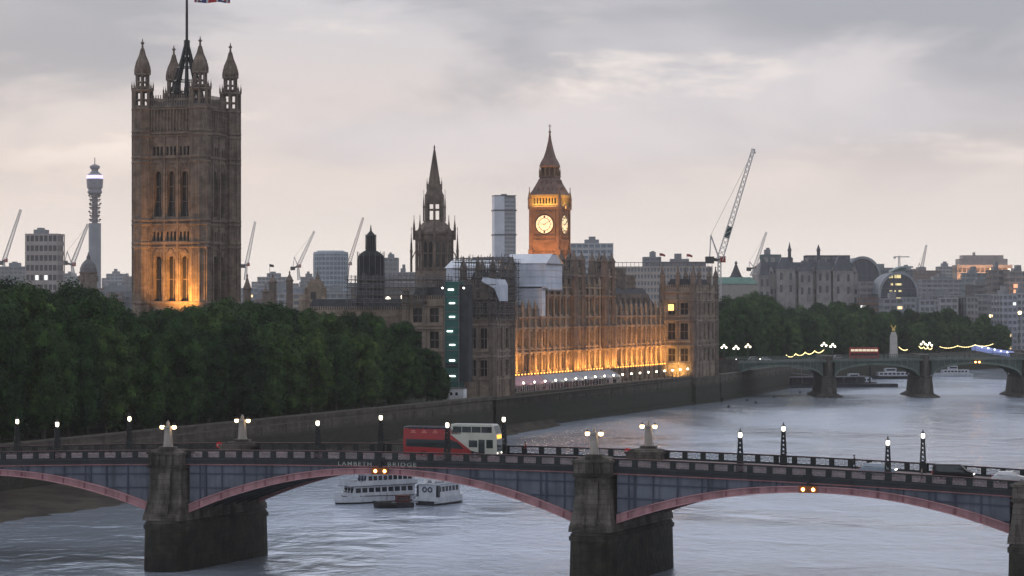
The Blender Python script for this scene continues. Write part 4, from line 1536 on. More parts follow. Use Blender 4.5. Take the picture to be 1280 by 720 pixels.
for k, x in enumerate(bays):
    mid = C0 - 1 <= x <= C1 + 1
    zt = 40.0 if mid else PAR
    r0 = .48
    bt.lathe(x, FY - .42, [(.75, GRND), (.72, 13.6), (.52, 14.2), (.52, 20.0), (.66, 20.2), (.48, 21.2), (.46, 27.2), (.6, 27.4), (.44, 28.2), (.42, zt + .2)], 8)
    pinnacle(bt, x, FY - .42, zt + .2, 3.4, .42, 0, 8)
    if k < nb:
        c = x + PITCH / 2
        bt.lathe(c, FY - .1, [(.2, 14.3), (.2, zt)], 6) if False else None
        for u in (-1.7, 1.7):
            bt.bar((c + u, FY - .1, 14.2), (c + u, FY - .1, zt), .18)
        pinnacle(bt, c, FY - .05, zt + .4, 1.9, .2, 0, 6)
wo_ = wallm.build('wall', GOLD, pal)
bt.build('buttress', GOLD, pal)
tr_.build('tracery', GOLD, wo_)
LITW = emit('warm lit window', (1.0, .55, .18), 1.4)
idx = 0
vis = [w for w in allwin]
for (q, c) in vis:
    small = q[3] < 13.5
    if small and c > 150:
        window_part(pal, wf, *q, 2, 1, .9, STONE_DK, LITW if (int(c) % 3 == 0) else WINDK)
    elif not small:
        window_part(pal, wf, *q, 3, 1, .9)
# body and roofs
bd = MB()
bd.box(M0, C0, FY + .95, FY + 16, GRND - .5, PAR - 1.0)
bd.box(C0, C1, FY + .95, FY + 17, GRND - .5, 38.6)
bd.box(C1, M1, FY + .95, FY + 16, GRND - .5, PAR - 1.0)
bd.build('core', STONE_DK, pal)
rf = MB()
def gable(x0, x1, y0, y1, z0, zr):
    ym = (y0 + y1) / 2
    rf.add([(x0, y0, z0), (x1, y0, z0), (x1, y1, z0), (x0, y1, z0), (x0 + .2, ym - .8, zr), (x1 - .2, ym - .8, zr), (x1 - .2, ym + .8, zr), (x0 + .2, ym + .8, zr)],
           ((0, 1, 5, 4), (1, 2, 6, 5), (2, 3, 7, 6), (3, 0, 4, 7), (4, 5, 6, 7), (3, 2, 1, 0)))
gable(M0, C0 - .2, FY + 1.4, FY + 15, PAR - .9, 35.2)
gable(C0 + .2, C1 - .2, FY + 1.6, FY + 16, 38.8, 45.0)
gable(C1 + .2, M1, FY + 1.4, FY + 15, PAR - .9, 40.2)
ro = rf.build('roof', SLATE, pal)
for m, y, w, zt in ((144, 8, 2.6, 46.5), (151.5, 8.5, 3.4, 47.0), (168, 8, 3.2, 46.4), (180, 8.3, 2.4, 44)):
    ch = MB()
    ch.box(m - w / 2, m + w / 2, FY + y - 1.2, FY + y + 1.2, 36, zt)
    for z in range(4):
        ch.box(m - w / 2 - .15, m + w / 2 + .15, FY + y - 1.35, FY + y + 1.35, zt - 5.6 + z * 1.7, zt - 5.0 + z * 1.7)
    ch.box(m - w / 2 - .2, m + w / 2 + .2, FY + y - 1.4, FY + y + 1.4, zt, zt + .5)
    ch.build('chimney', STONE_TOP if m < 150 or m > 160 else SLATE, ro)
for k in range(7):
    dm = MB()
    m = 145 + k * 6.4
    dm.loft([[(m - .8, FY + 3.2, 35.0), (m + .8, FY + 3.2, 35.0), (m + .8, FY + 6, 35.0), (m - .8, FY + 6, 35.0)], [(m - .8, FY + 3.2, 36.6), (m + .8, FY + 3.2, 36.6), (m + .8, FY + 6, 36.6), (m - .8, FY + 6, 36.6)], [(m, FY + 3.2, 38.2), (m, FY + 3.2, 38.2), (m, FY + 7, 38.2), (m, FY + 7, 38.2)]])
    dm.build('dormer', STONE_TOP, ro)
# towers that end the middle section
def river_tower(m0, m1, y0, y1, ztop_, zpin, parent, name, rr_=1.35, floors=(), zb=GRND, extra=()):
    """a turreted block: walls, four corner turrets, windows"""
    tw = MB()
    Ws = [Wall((m0, y0, 0), 0), Wall((m1, y0, 0), R(90)), Wall((m1, y1, 0), R(180)), Wall((m0, y1, 0), R(270))]
    Ls = [m1 - m0, y1 - y0, m1 - m0, y1 - y0]
    wins = []
    for i, (w, L) in enumerate(zip(Ws, Ls)):
        n = max(2, round(L / 5.2))
        ops = []
        for (za, zb_) in floors:
            for k in range(n):
                c = rr_ + (L - 2 * rr_) * (k + .5) / n
                hw = min(1.35, (L - 2 * rr_) / n * .30)
                ops.append((c - hw, c + hw, za, zb_))
        w.surface(tw, 0, L, zb, ztop_, ops, .7)
        wins += [(w, o, i) for o in ops]
        for z, hh, pr in [(f[1] + .7, .5, .5) for f in floors] + [(f[0] - .9, .4, .4) for f in floors] + [(ztop_ - 1.9, .55, .55)]:
            w.band(tw, rr_ * .6, L - rr_ * .6, z, z + hh, pr)
        for k in range(n + 1):
            x = rr_ + (L - 2 * rr_) * k / n
            w.band(tw, x - .2, x + .2, zb, ztop_, .2)
        x = rr_ + .4
        while x < L - rr_:
            w.band(tw, x - .16, x + .16, ztop_, ztop_ + 1.0, .06, 0, .2)
            x += .7
    tw.box(m0 + .75, m1 - .75, y0 + .75, y1 - .75, zb, ztop_ - .8)
    to_ = tw.build(name, GOLD, parent)
    for (w, o, i) in wins:
        if i in (0, 3):
            window_part(to_ if parent is not None else to_, w, *o, 2, 1, .7)
    for (x, y) in tuple(extra):
        q = MB()
        q.lathe(x, y, [(.5, zb), (.42, ztop_ + 1.0)], 8)
        pinnacle(q, x, y, ztop_ + .9, (zpin - ztop_) * .9, .8, 0, 8)
        q.build('pinnacle', STONE_TOP, to_)
    for (x, y) in ((m0, y0), (m1, y0), (m1, y1), (m0, y1)):
        q = MB()
        q.lathe(x, y, [(rr_ + .2, zb), (rr_, zb + 5), (rr_, ztop_ + 1.2)], 8)
        for f in floors:
            q.lathe(x, y, [(rr_, f[1] + .6), (rr_ + .3, f[1] + .8), (rr_ + .3, f[1] + 1.2), (rr_, f[1] + 1.4)], 8)
        for k in range(8):
            a = 2 * math.pi * (k + .5) / 8
            q.bar((x + rr_ * math.cos(a), y + rr_ * math.sin(a), zb), (x + rr_ * math.cos(a), y + rr_ * math.sin(a), ztop_ + 1.2), .2)
        pinnacle(q, x, y, ztop_ + 1.0, zpin - ztop_ - 1.0, rr_ * .95, 0, 8)
        q.build('turret', STONE_TOP if ztop_ > 40 else GOLD, to_)
    rr2 = MB()
    rr2.loft([[(m0 + 1, y0 + 1, ztop_ - .7), (m1 - 1, y0 + 1, ztop_ - .7), (m1 - 1, y1 - 1, ztop_ - .7), (m0 + 1, y1 - 1, ztop_ - .7)],
              [(m0 + 2.2, y0 + 2.2, ztop_ + 3.0), (m1 - 2.2, y0 + 2.2, ztop_ + 3.0), (m1 - 2.2, y1 - 2.2, ztop_ + 3.0), (m0 + 2.2, y1 - 2.2, ztop_ + 3.0)]])
    for k in range(5):
        x = m0 + 2.4 + (m1 - m0 - 4.8) * k / 4
        rr2.lathe(x, (y0 + y1) / 2, [(.3, ztop_ + 3), (.12, ztop_ + 4.2), (.05, ztop_ + 5.4)], 6)
    rr2.build('roof', SLATE, to_)
    return to_
FLO = ((14.9, 19.4), (22.0, 26.6), (31.4, 36.2))
river_tower(94.0, 101.2, FY - 1.0, FY + 3.2, 45.0, 51.2, pal, 'river_tower', 1.2, FLO + ((39.2, 42.4),))
river_tower(123.6, 130.8, FY - 1.0, FY + 3.2, 45.0, 51.2, pal, 'river_tower', 1.2, FLO + ((39.2, 42.4),))
# pavilions at both ends, standing forward to the river wall
FLP = ((14.9, 19.3), (22.4, 28.0), (31.0, 35.0))
npv = thing('palace_pavilion', 'turreted palace pavilion standing forward at the end by the green arched bridge', 'palace', (PAL[0], PAL[1], 0), PAL_RZ)
river_tower(191.0, 219.0, -.2, 10.9, 40.4, 48.0, npv, 'tower', 1.0, FLP, 1.0, ((198.2, -.2), (210.6, -.2), (191.0, 5.35)))
for wfl, z0, z1, x in ((Wall((191.0, 10.9, 0), R(270)), 31.2, 34.8, 3.0),):
    q = MB(); q.quad(wfl.p(x - 1.0, z0 + 1.2, .3), wfl.p(x + 1.0, z0 + 1.2, .3), wfl.p(x + 1.0, z1 - .2, .3), wfl.p(x - 1.0, z1 - .2, .3)); q.build('lit_window', LITW, npv)
spv = thing('palace_pavilion', 'turreted palace pavilion with tall windows rising behind the trees beside the green hoist', 'palace', (PAL[0], PAL[1], 0), PAL_RZ)
river_tower(0, 14.0, 0, 8.6, 40.4, 47.6, spv, 'tower', 1.05, FLP, 1.0, ((0, 4.3), (7.0, 0)))
sb = thing('palace_range', 'shadowed south range of the palace half hidden by scaffolding and trees', 'palace', (PAL[0], PAL[1], 0), PAL_RZ)
river_tower(3.0, 14.0, 9.9, 27.0, 36.0, 39.5, sb, 'block', 1.0, ((14.9, 19.4), (22.4, 27.0), (29.5, 33.5)))
river_tower(6.0, 20.0, 28.2, 60.0, 33.0, 37.5, sb, 'block', 1.0, ((14.9, 19.4), (22.4, 27.0)))
for pv_, m0_, m1_, y1_ in ((npv, 190.2, 219.8, 11.6), (spv, -.9, 14.9, 9.4)):
    q = MB()
    q.box(m0_ - .5, m1_ + .5, -1.6, y1_, -1.5, 3.2)
    q.box(m0_ - .35, m1_ + .35, -1.45, y1_ - .1, 3.2, 8.6)
    q.box(m0_ - .6, m1_ + .6, -1.7, y1_ + .1, 8.6, 9.3)
    q.build('plinth', WALLM, pv_)
# ---- floodlights along the ledge above the ground floor, and the terrace lamps
for a, b in ((17, 47), (55, 83), (86, 112), (114, 136), (141, 165), (167, 189)):
    L = b - a
    c = (a + b) / 2
    area_light('ledge_floodlight', (c, FY - 3.7, 14.2), (c, FY + .2, 19.0), (150, 95, 120, 145, 105, 130)[int(a) % 6] * L, ORANGE, L, .3, pal, 130)
area_light('pavilion_floodlight', (188.4, 5.4, 9.6), (191.2, 5.4, 13.5), 1500, (1.0, .55, .14), .5, 8.5, npv, 150)
LEDGE = emit('small orange lamp', (1.0, .40, .07), 4.5)
q = MB()
x = M0 + 3
while x < M1 - 2:
    q.ball((x, FY - 1.25, 14.1), .2, 0, 6, 4)
    x += 2.71
q.build('ledge_lamp', LEDGE, pal)['kind'] = 'stuff'
def make_terrace_lamp():
    r = thing('terrace_lamp', '', 'street lamp', (0, 0, 0), 0, 'terrace lamps')
    q = MB(); q.lathe(0, 0, [(.22, 0), (.12, .4), (.08, 2.6), (.14, 2.7)], 6); q.build('pole', BLACK, r)
    q = MB(); q.ball((0, 0, 2.95), .27, 0, 8, 6); q.build('globe', emit('terrace globe', (1.0, .80, .55), 14.0), r)
    return r
tl0 = make_terrace_lamp()
for k in range(20):
    o = tl0 if k == 0 else copy_tree(tl0)
    m = 18 + k * 9.0
    p = pw(m, 1.2)
    o.location = (p[0], p[1], 9.4)
    o['group'] = 'globe lamps in front of the marquee' if m < 118 else 'globe lamps on the open terrace'
    o['label'] = 'white globe lamp in the row in front of the long terrace marquee' if m < 118 else 'warm globe lamp in the row on the open terrace past the marquee'
TERR = mat('terrace paving', (.2, .18, .16), .9)
q = MB(); q.box(14, 191, 1.2, 10.4, 8.2, 9.35); structure(q.build('terrace', TERR, None)); bpy.data.objects['terrace'].location = (PAL[0], PAL[1], 0); bpy.data.objects['terrace'].rotation_euler = (0, 0, PAL_RZ)
for a, b, lab, cm in ((15.5, 52, 'pinkish end of the long terrace marquee, next to the turreted corner', mat('pink canvas', (.52, .33, .38), .8, (.44, .28, .33), .3)),
                      (52.6, 118, 'long grey white terrace marquee below the lit palace front', mat('white canvas', (.42, .43, .46), .8, (.36, .37, .40), .2))):
    t = thing('marquee', lab, 'marquee', (PAL[0], PAL[1], 0), PAL_RZ)
    q = MB()
    n = 24
    for k in range(n):
        x0, x1 = a + (b - a) * k / n, a + (b - a) * (k + 1) / n
        q.quad((x0, 2.2, 12.0), (x1, 2.2, 12.0), (x1, 5.8, 13.9), (x0, 5.8, 13.9))
        q.quad((x0, 5.8, 13.9), (x1, 5.8, 13.9), (x1, 9.0, 12.0), (x0, 9.0, 12.0))
        q.quad((x0, 2.2, 11.5), (x1, 2.2, 11.5), (x1, 2.2, 12.0), (x0, 2.2, 12.0))
    for x in (a, b):
        q.add([(x, 2.2, 9.4), (x, 9.0, 9.4), (x, 9.0, 12.0), (x, 5.8, 13.9), (x, 2.2, 12.0)], ((0, 1, 2, 3, 4),))
    q.build('roof', cm, t)
    q = MB()
    for k in range(n + 1):
        x = a + (b - a) * k / n
        q.bar((x, 2.25, 9.35), (x, 2.25, 11.5), .09)
    q.build('post', WHITE, t)
    q = MB(); q.box(a + .2, b - .2, 8.9, 9.0, 9.4, 11.9); q.build('back_wall', mat('marquee back', (.34, .26, .28), .8), t)
    area_light('marquee_glow', ((a + b) / 2, 5.6, 11.9), ((a + b) / 2, 5.0, 9.0), 60 * (b - a) / 10, (1.0, .72, .66), b - a - 1, .4, t)
rr = random.Random(11)
for k in range(30):
    m = rr.uniform(18, 130)
    p = pw(m, rr.uniform(1.6, 3.4))
    person('standing guest in dark clothes among the crowd on the terrace below the palace', 'person', (p[0], p[1], 9.36), rr.uniform(0, 6.28), rr.choice((0, 0, 2, 1, 3)), rr.choice(((.03, .02), (.12, .06))), 'guests on the palace terrace')

# ------------------------------------------------------------------ clock tower
ETY = 920.0
et = thing('clock_tower', 'slender clock tower with glowing white dial and steep dark spire, lit orange', 'clock tower', (XP(687.3, ETY), ETY, GZ), PAL_RZ - R(90))
es = F / ETY
def ez(py):
    return H + (YH - py) / es - GZ
BRICK = mat('lit clock tower stone', (.26, .165, .105), .9, (.17, .11, .072), .3, streak=.3)
EA = 5.45
tw = MB()
Wd = [Wall((-EA, -EA, 0), 0), Wall((EA, -EA, 0), R(90)), Wall((EA, EA, 0), R(180)), Wall((-EA, EA, 0), R(270))]
for w in Wd:
    w.surface(tw, 0, 2 * EA, 0, ez(312), [], .4)
    for k in range(7):
        x = 1.2 + k * (2 * EA - 2.4) / 6
        w.band(tw, x - .16, x + .16, 0, ez(313), .22)
    for k in range(9):
        z = 8 + k * 4.6
        if z < ez(316):
            w.band(tw, .9, 2 * EA - .9, z, z + .35, .14)
for (x, y) in ((-EA, -EA), (EA, -EA), (EA, EA), (-EA, EA)):
    tw.box(x - .9, x + .9, y - .9, y + .9, 0, ez(312))
to_ = tw.build('shaft', BRICK, et)
EB = 5.9
cs = MB()
cs.loft([[(-a, -a, z), (a, -a, z), (a, a, z), (-a, a, z)] for a, z in ((EA + .3, ez(313)), (EB, ez(306)), (EB, ez(263)), (EB + .5, ez(261.5)), (EB + .5, ez(258)))])
Wc = [Wall((-EB, -EB, 0), 0), Wall((EB, -EB, 0), R(90)), Wall((EB, EB, 0), R(180)), Wall((-EB, EB, 0), R(270))]
for w in Wc:
    for x in (.55, 2 * EB - .55):
        w.band(cs, x - .5, x + .5, ez(312), ez(258), .35)
    w.band(cs, 1.5, 2 * EB - 1.5, ez(303), ez(300), .25)
    for k in range(11):
        x = 1.8 + k * (2 * EB - 3.6) / 10
        w.band(cs, x - .15, x + .15, ez(300), ez(297), .2)
    fw = 4.1
    for x in (EB - fw - .3, EB + fw):
        w.band(cs, x, x + .3, ez(296), ez(265), .28)
    for z in (ez(296), ez(266)):
        w.band(cs, EB - fw - .3, EB + fw + .3, z, z + .35, .28)
cs.build('clock_stage', BRICK, et)
DIAL = emit('glowing opal dial', (1.0, .80, .47), .52)
zc = ez(281)
for i, w in enumerate(Wc):
    def disc(mb, r0, r1, d, n=40, mi=0):
        a_ = [w.p(EB + r0 * math.cos(2 * math.pi * k / n), zc + r0 * math.sin(2 * math.pi * k / n), d) for k in range(n)]
        b_ = [w.p(EB + r1 * math.cos(2 * math.pi * k / n), zc + r1 * math.sin(2 * math.pi * k / n), d) for k in range(n)]
        if r0 == 0:
            mb.add(b_, (tuple(range(n)),), mi)
        else:
            mb.add(a_ + b_, [(k, (k + 1) % n, (k + 1) % n + n, k + n) for k in range(n)], mi)
    q = MB(); disc(q, 0, 3.4, -.06); do = q.build('clock_dial', DIAL, et)
    q = MB()
    disc(q, 3.4, 3.85, -.12)
    for k in range(40):
        pass
    disc(q, 2.2, 2.4, -.10)
    for k in range(12):
        a = math.pi * k / 6
        q.bar(w.p(EB + 2.5 * math.sin(a), zc + 2.5 * math.cos(a), -.1), w.p(EB + 3.2 * math.sin(a), zc + 3.2 * math.cos(a), -.1), .6 if k % 3 else .75, 0, .05)
    q.build('numeral_ring', mat('clock black and gilt', (.045, .03, .016), .5), do)
    # ten past nine
    for nm, ang, r_, wd in (('hour_hand', 270 + 4, 2.0, .55), ('minute_hand', 60, 3.1, .4)):
        q = MB()
        a = R(ang)
        q.bar(w.p(EB - .7 * math.sin(a), zc - .7 * math.cos(a), -.16), w.p(EB + r_ * math.sin(a), zc + r_ * math.cos(a), -.16), wd, 0, .06)
        q.build(nm, BLACK, do)
bf = MB()
zb0, zb1 = ez(258), ez(246)
EC = 5.65
Wb = [Wall((-EC, -EC, 0), 0), Wall((EC, -EC, 0), R(90)), Wall((EC, EC, 0), R(180)), Wall((-EC, EC, 0), R(270))]
for w in Wb:
    n = 8
    ops = [(.9 + (2 * EC - 1.8) * (k + .22) / n, .9 + (2 * EC - 1.8) * (k + .78) / n, zb0 + .8, zb1 - .7) for k in range(n)]
    w.surface(bf, 0, 2 * EC, zb0, zb1, ops, .8)
    w.band(bf, -.3, 2 * EC + .3, zb1 - .1, zb1 + .6, .5)
GILT = mat('gilded belfry stone', (.46, .31, .13), .7, (.32, .2, .08), .5)
bf.build('belfry', GILT, et)
q = MB(); q.box(-EC + .95, EC - .95, -EC + .95, EC - .95, zb0, zb1); q.build('belfry_louvre', BLACK, et)
rf = MB()
def sq(a, z):
    return [(-a, -a, z), (a, -a, z), (a, a, z), (-a, a, z)]
rf.loft([sq(EC + .45, zb1 + .6), sq(EC - .5, zb1 + 2.3), sq(3.0, ez(223)), sq(3.25, ez(221.5)), sq(3.25, ez(220))])
ETR = mat('clock tower iron roof', (.20, .118, .092), .55, (.125, .08, .068), .6, streak=.3)
ro = rf.build('roof', ETR, et)
dd = MB()
for w_, L, zz in ((Wb, EC, 0),):
    for w in w_:
        for k, (n, zlo, ins) in enumerate(((4, zb1 + 1.6, .8), (3, zb1 + 4.6, 1.9))):
            for j in range(n):
                x = EC + (j - (n - 1) / 2) * 1.9
                c = w.p(x, zlo, ins)
                dd.lathe(c[0], c[1], [(.5, zlo), (.5, zlo + 1.1), (.05, zlo + 2.1)], 4, 0, w.ax)
dd.build('dormer', ETR, ro)
ln = MB()
z0, z1 = ez(220), ez(209)
for k in range(4):
    for j in range(4):
        a = -2.5 + j * 1.667
        x, y = ((a, -2.5), (2.5, a), (-a, 2.5), (-2.5, -a))[k]
        ln.bar((x, y, z0), (x, y, z1), .55)
ln.loft([sq(2.9, z1 - .2), sq(3.1, z1 + .4)])
ln.loft([sq(1.7, z0), sq(1.7, z1 - .21)])
ln.build('lantern', BRICK, et)
sp = MB()
sp.loft([sq(3.1, z1 + .4), sq(2.6, z1 + 2.0), sq(1.85, ez(197)), sq(1.1, ez(187)), sq(.52, ez(176)), sq(.2, ez(166))])
sp.lathe(0, 0, [(.2, ez(167)), (.55, ez(165)), (.2, ez(163)), (.12, ez(155))], 8)
sp.bar((-.7, 0, ez(157.5)), (.7, 0, ez(157.5)), .2)
sp.build('spire', ETR, et)
pn = MB()
for (x, y) in ((-1, -1), (1, -1), (1, 1), (-1, 1)):
    pinnacle(pn, x * (EB + .1), y * (EB + .1), ez(262), 8.5, .62, 0, 8)
    pinnacle(pn, x * 3.0, y * 3.0, ez(221), 4.0, .3, 0, 8)
pn.build('pinnacle', BRICK, et)
for (lx, ly, tx, ty, e_) in ((0, -21, 0, -EB, 3600), (21, 0, EB, 0, 1500)):
    area_light('tower_floodlight', (lx, ly, ez(395)), (tx, ty, ez(300)), e_, (1.0, .40, .12), 5, 3, et, 70)
for (lx, ly, tx, ty) in ((0, -EB - 1.5, 0, -EC), (EB + 1.5, 0, EC, 0)):
    area_light('belfry_floodlight', (lx, ly, ez(259)), (tx, ty, ez(249)), 420, (1.0, .62, .18), 9.5 if lx == 0 else .5, .5 if lx == 0 else 9.5, et, 150)

# ------------------------------------------------------------------ central spired tower
CTY = 800.0
ct = thing('spired_tower', 'dark octagonal gothic tower with a needle spire behind the scaffolding', 'tower', (XP(543, CTY), CTY, GZ), PAL_RZ)
cs_ = F / CTY
def cz(py):
    return H + (YH - py) / cs_ - GZ
st = MB()
rot = R(22.5)
r1 = 5.8
st.lathe(0, 0, [(6.4, 0), (6.4, cz(345)), (r1, cz(338)), (r1, cz(295)), (6.1, cz(293)), (6.1, cz(290)), (4.4, cz(281)), (3.1, cz(276))], 8, 0, rot)
for k in range(8):
    a = 2 * math.pi * k / 8 + rot
    c_, s_ = math.cos(a), math.sin(a)
    st.bar((r1 * 1.02 * c_, r1 * 1.02 * s_, 0), (r1 * 1.02 * c_, r1 * 1.02 * s_, cz(288)), .6)
    pinnacle(st, 6.7 * c_, 6.7 * s_, cz(300), 8.2, .42, 0, 6)
    if k % 2 == 0:
        pinnacle(st, 7.6 * c_, 7.6 * s_, cz(340), 15.0, .42, 0, 6)
        st.bar((7.6 * c_, 7.6 * s_, cz(325)), (5.7 * c_, 5.7 * s_, cz(310)), .3)
    a2 = a + math.pi / 8
    rm = r1 * math.cos(math.pi / 8)
    ta = Vector((-math.sin(a2), math.cos(a2), 0))
    ct_ = Vector((rm * math.cos(a2), rm * math.sin(a2), 0))
    for u in (-1.7, -.05, .05, 1.7):
        st.bar(ct_ + ta * u + Vector((0, 0, cz(336))), ct_ + ta * u + Vector((0, 0, cz(299))), .3)
    for z in (cz(336), cz(317), cz(299)):
        st.bar(ct_ - ta * 2 + Vector((0, 0, z)), ct_ + ta * 2 + Vector((0, 0, z)), .4)
so_ = st.build('octagon', STONE_TOP, ct)
for k in range(8):
    a2 = 2 * math.pi * k / 8 + rot + math.pi / 8
    rm = r1 * math.cos(math.pi / 8) + .03
    ta = Vector((-math.sin(a2), math.cos(a2), 0))
    ct_ = Vector((rm * math.cos(a2), rm * math.sin(a2), 0))
    for u in (-.95, .95):
        q = MB()
        pts = [(u - .55, cz(334)), (u + .55, cz(334)), (u + .55, cz(305)), (u, cz(301)), (u - .55, cz(305))]
        q.add([tuple(ct_ + ta * x + Vector((0, 0, z))) for x, z in pts], (tuple(range(5)),))
        q.build('window', WINDK, so_)
lt = MB()
z0, z1 = cz(277), cz(243)
rl = 2.75
for k in range(8):
    a = 2 * math.pi * k / 8 + rot
    c_, s_ = math.cos(a), math.sin(a)
    lt.bar((rl * c_, rl * s_, z0), (rl * c_, rl * s_, z1), .62)
    pinnacle(lt, 3.5 * c_, 3.5 * s_, cz(277), 10.6, .3, 0, 6)
    b_ = 2 * math.pi * (k + 1) / 8 + rot
    for z in (z0 + .3, (z0 + z1) / 2 - .6, cz(254)):
        lt.bar((rl * c_, rl * s_, z), (rl * math.cos(b_), rl * math.sin(b_), z), .5)
lt.lathe(0, 0, [(3.1, cz(253)), (3.2, cz(250)), (2.9, cz(243)), (2.5, cz(238)), (2.4, cz(231)), (2.0, cz(230))], 8, 0, rot)
lt.build('lantern', STONE_TOP, ct)
sp = MB()
sp.lathe(0, 0, [(1.95, cz(231)), (1.2, cz(213)), (.55, cz(197)), (.15, cz(186)), (.32, cz(185)), (.08, cz(181))], 8, 0, rot)
for k in range(8):
    a = 2 * math.pi * k / 8 + rot
    sp.bar((1.95 * math.cos(a), 1.95 * math.sin(a), cz(231)), (.2 * math.cos(a), .2 * math.sin(a), cz(187)), .18)
    pinnacle(sp, 2.4 * math.cos(a), 2.4 * math.sin(a), cz(237), 4.0, .22, 0, 5)
sp.build('spire', STONE_TOP, ct)

# ------------------------------------------------------------------ scaffolding, wrapped roofs, hoist
TUBE = mat('scaffold tube', (.16, .16, .165), .6, (.1, .1, .105), 1.0)
BOARD = mat('scaffold boards', (.10, .092, .08), .9)
SHEET = mat('white shrink wrap', (.60, .64, .72), .6, (.50, .54, .62), .15, streak=.25, bump=.5, bscale=.6)
SHEETR = mat('white roof sheet', (.70, .73, .78), .55, (.6, .63, .69), .2, streak=.2)
def scaffold(label, m0, m1, y0, y1, z0, z1, dx_=2.6, lift=2.1, skip=0.0, seed=1):
    t = thing('scaffolding', label, 'scaffolding', (PAL[0], PAL[1], 0), PAL_RZ)
    r = random.Random(seed)
    q, d = MB(), MB()
    nx = max(1, round((m1 - m0) / dx_))
    ny = max(1, round((y1 - y0) / dx_))
    xs = [m0 + (m1 - m0) * k / nx for k in range(nx + 1)]
    ys = [y0 + (y1 - y0) * k / ny for k in range(ny + 1)]
    for x in xs:
        for y in ys:
            if x in (xs[0], xs[-1]) or y in (ys[0], ys[-1]):
                q.bar((x, y, z0), (x, y, z1 + r.uniform(0, 1.6)), .14)
    z = z0 + lift
    while z <= z1:
        for (a, b) in (((xs[0], ys[0]), (xs[-1], ys[0])), ((xs[0], ys[-1]), (xs[-1], ys[-1])), ((xs[0], ys[0]), (xs[0], ys[-1])), ((xs[-1], ys[0]), (xs[-1], ys[-1]))):
            if r.random() < skip:
                continue
            A, B = Vector((*a, z)), Vector((*b, z))
            e = (B - A).normalized() * r.uniform(.2, 1.2)
            q.bar(A - e, B + e, .13)
            q.bar(A - e + Vector((0, 0, 1.0)), B + e + Vector((0, 0, 1.0)), .11)
            q.bar(A - e + Vector((0, 0, .5)), B + e + Vector((0, 0, .5)), .08)
            d.bar(A - Vector((0, 0, .1)), B - Vector((0, 0, .1)), .9, 0, .12)
        for x0_, x1_ in zip(xs[:-1:2], xs[1::2]):
            q.bar((x0_, ys[0], z - lift), (x1_, ys[0], z), .1)
        for y0_, y1_ in zip(ys[:-1:2], ys[1::2]):
            q.bar((xs[0], y0_, z - lift), (xs[0], y1_, z), .1)
        z += lift
    q.build('frame', TUBE, t)
    d.build('boards', BOARD, t)
    return t
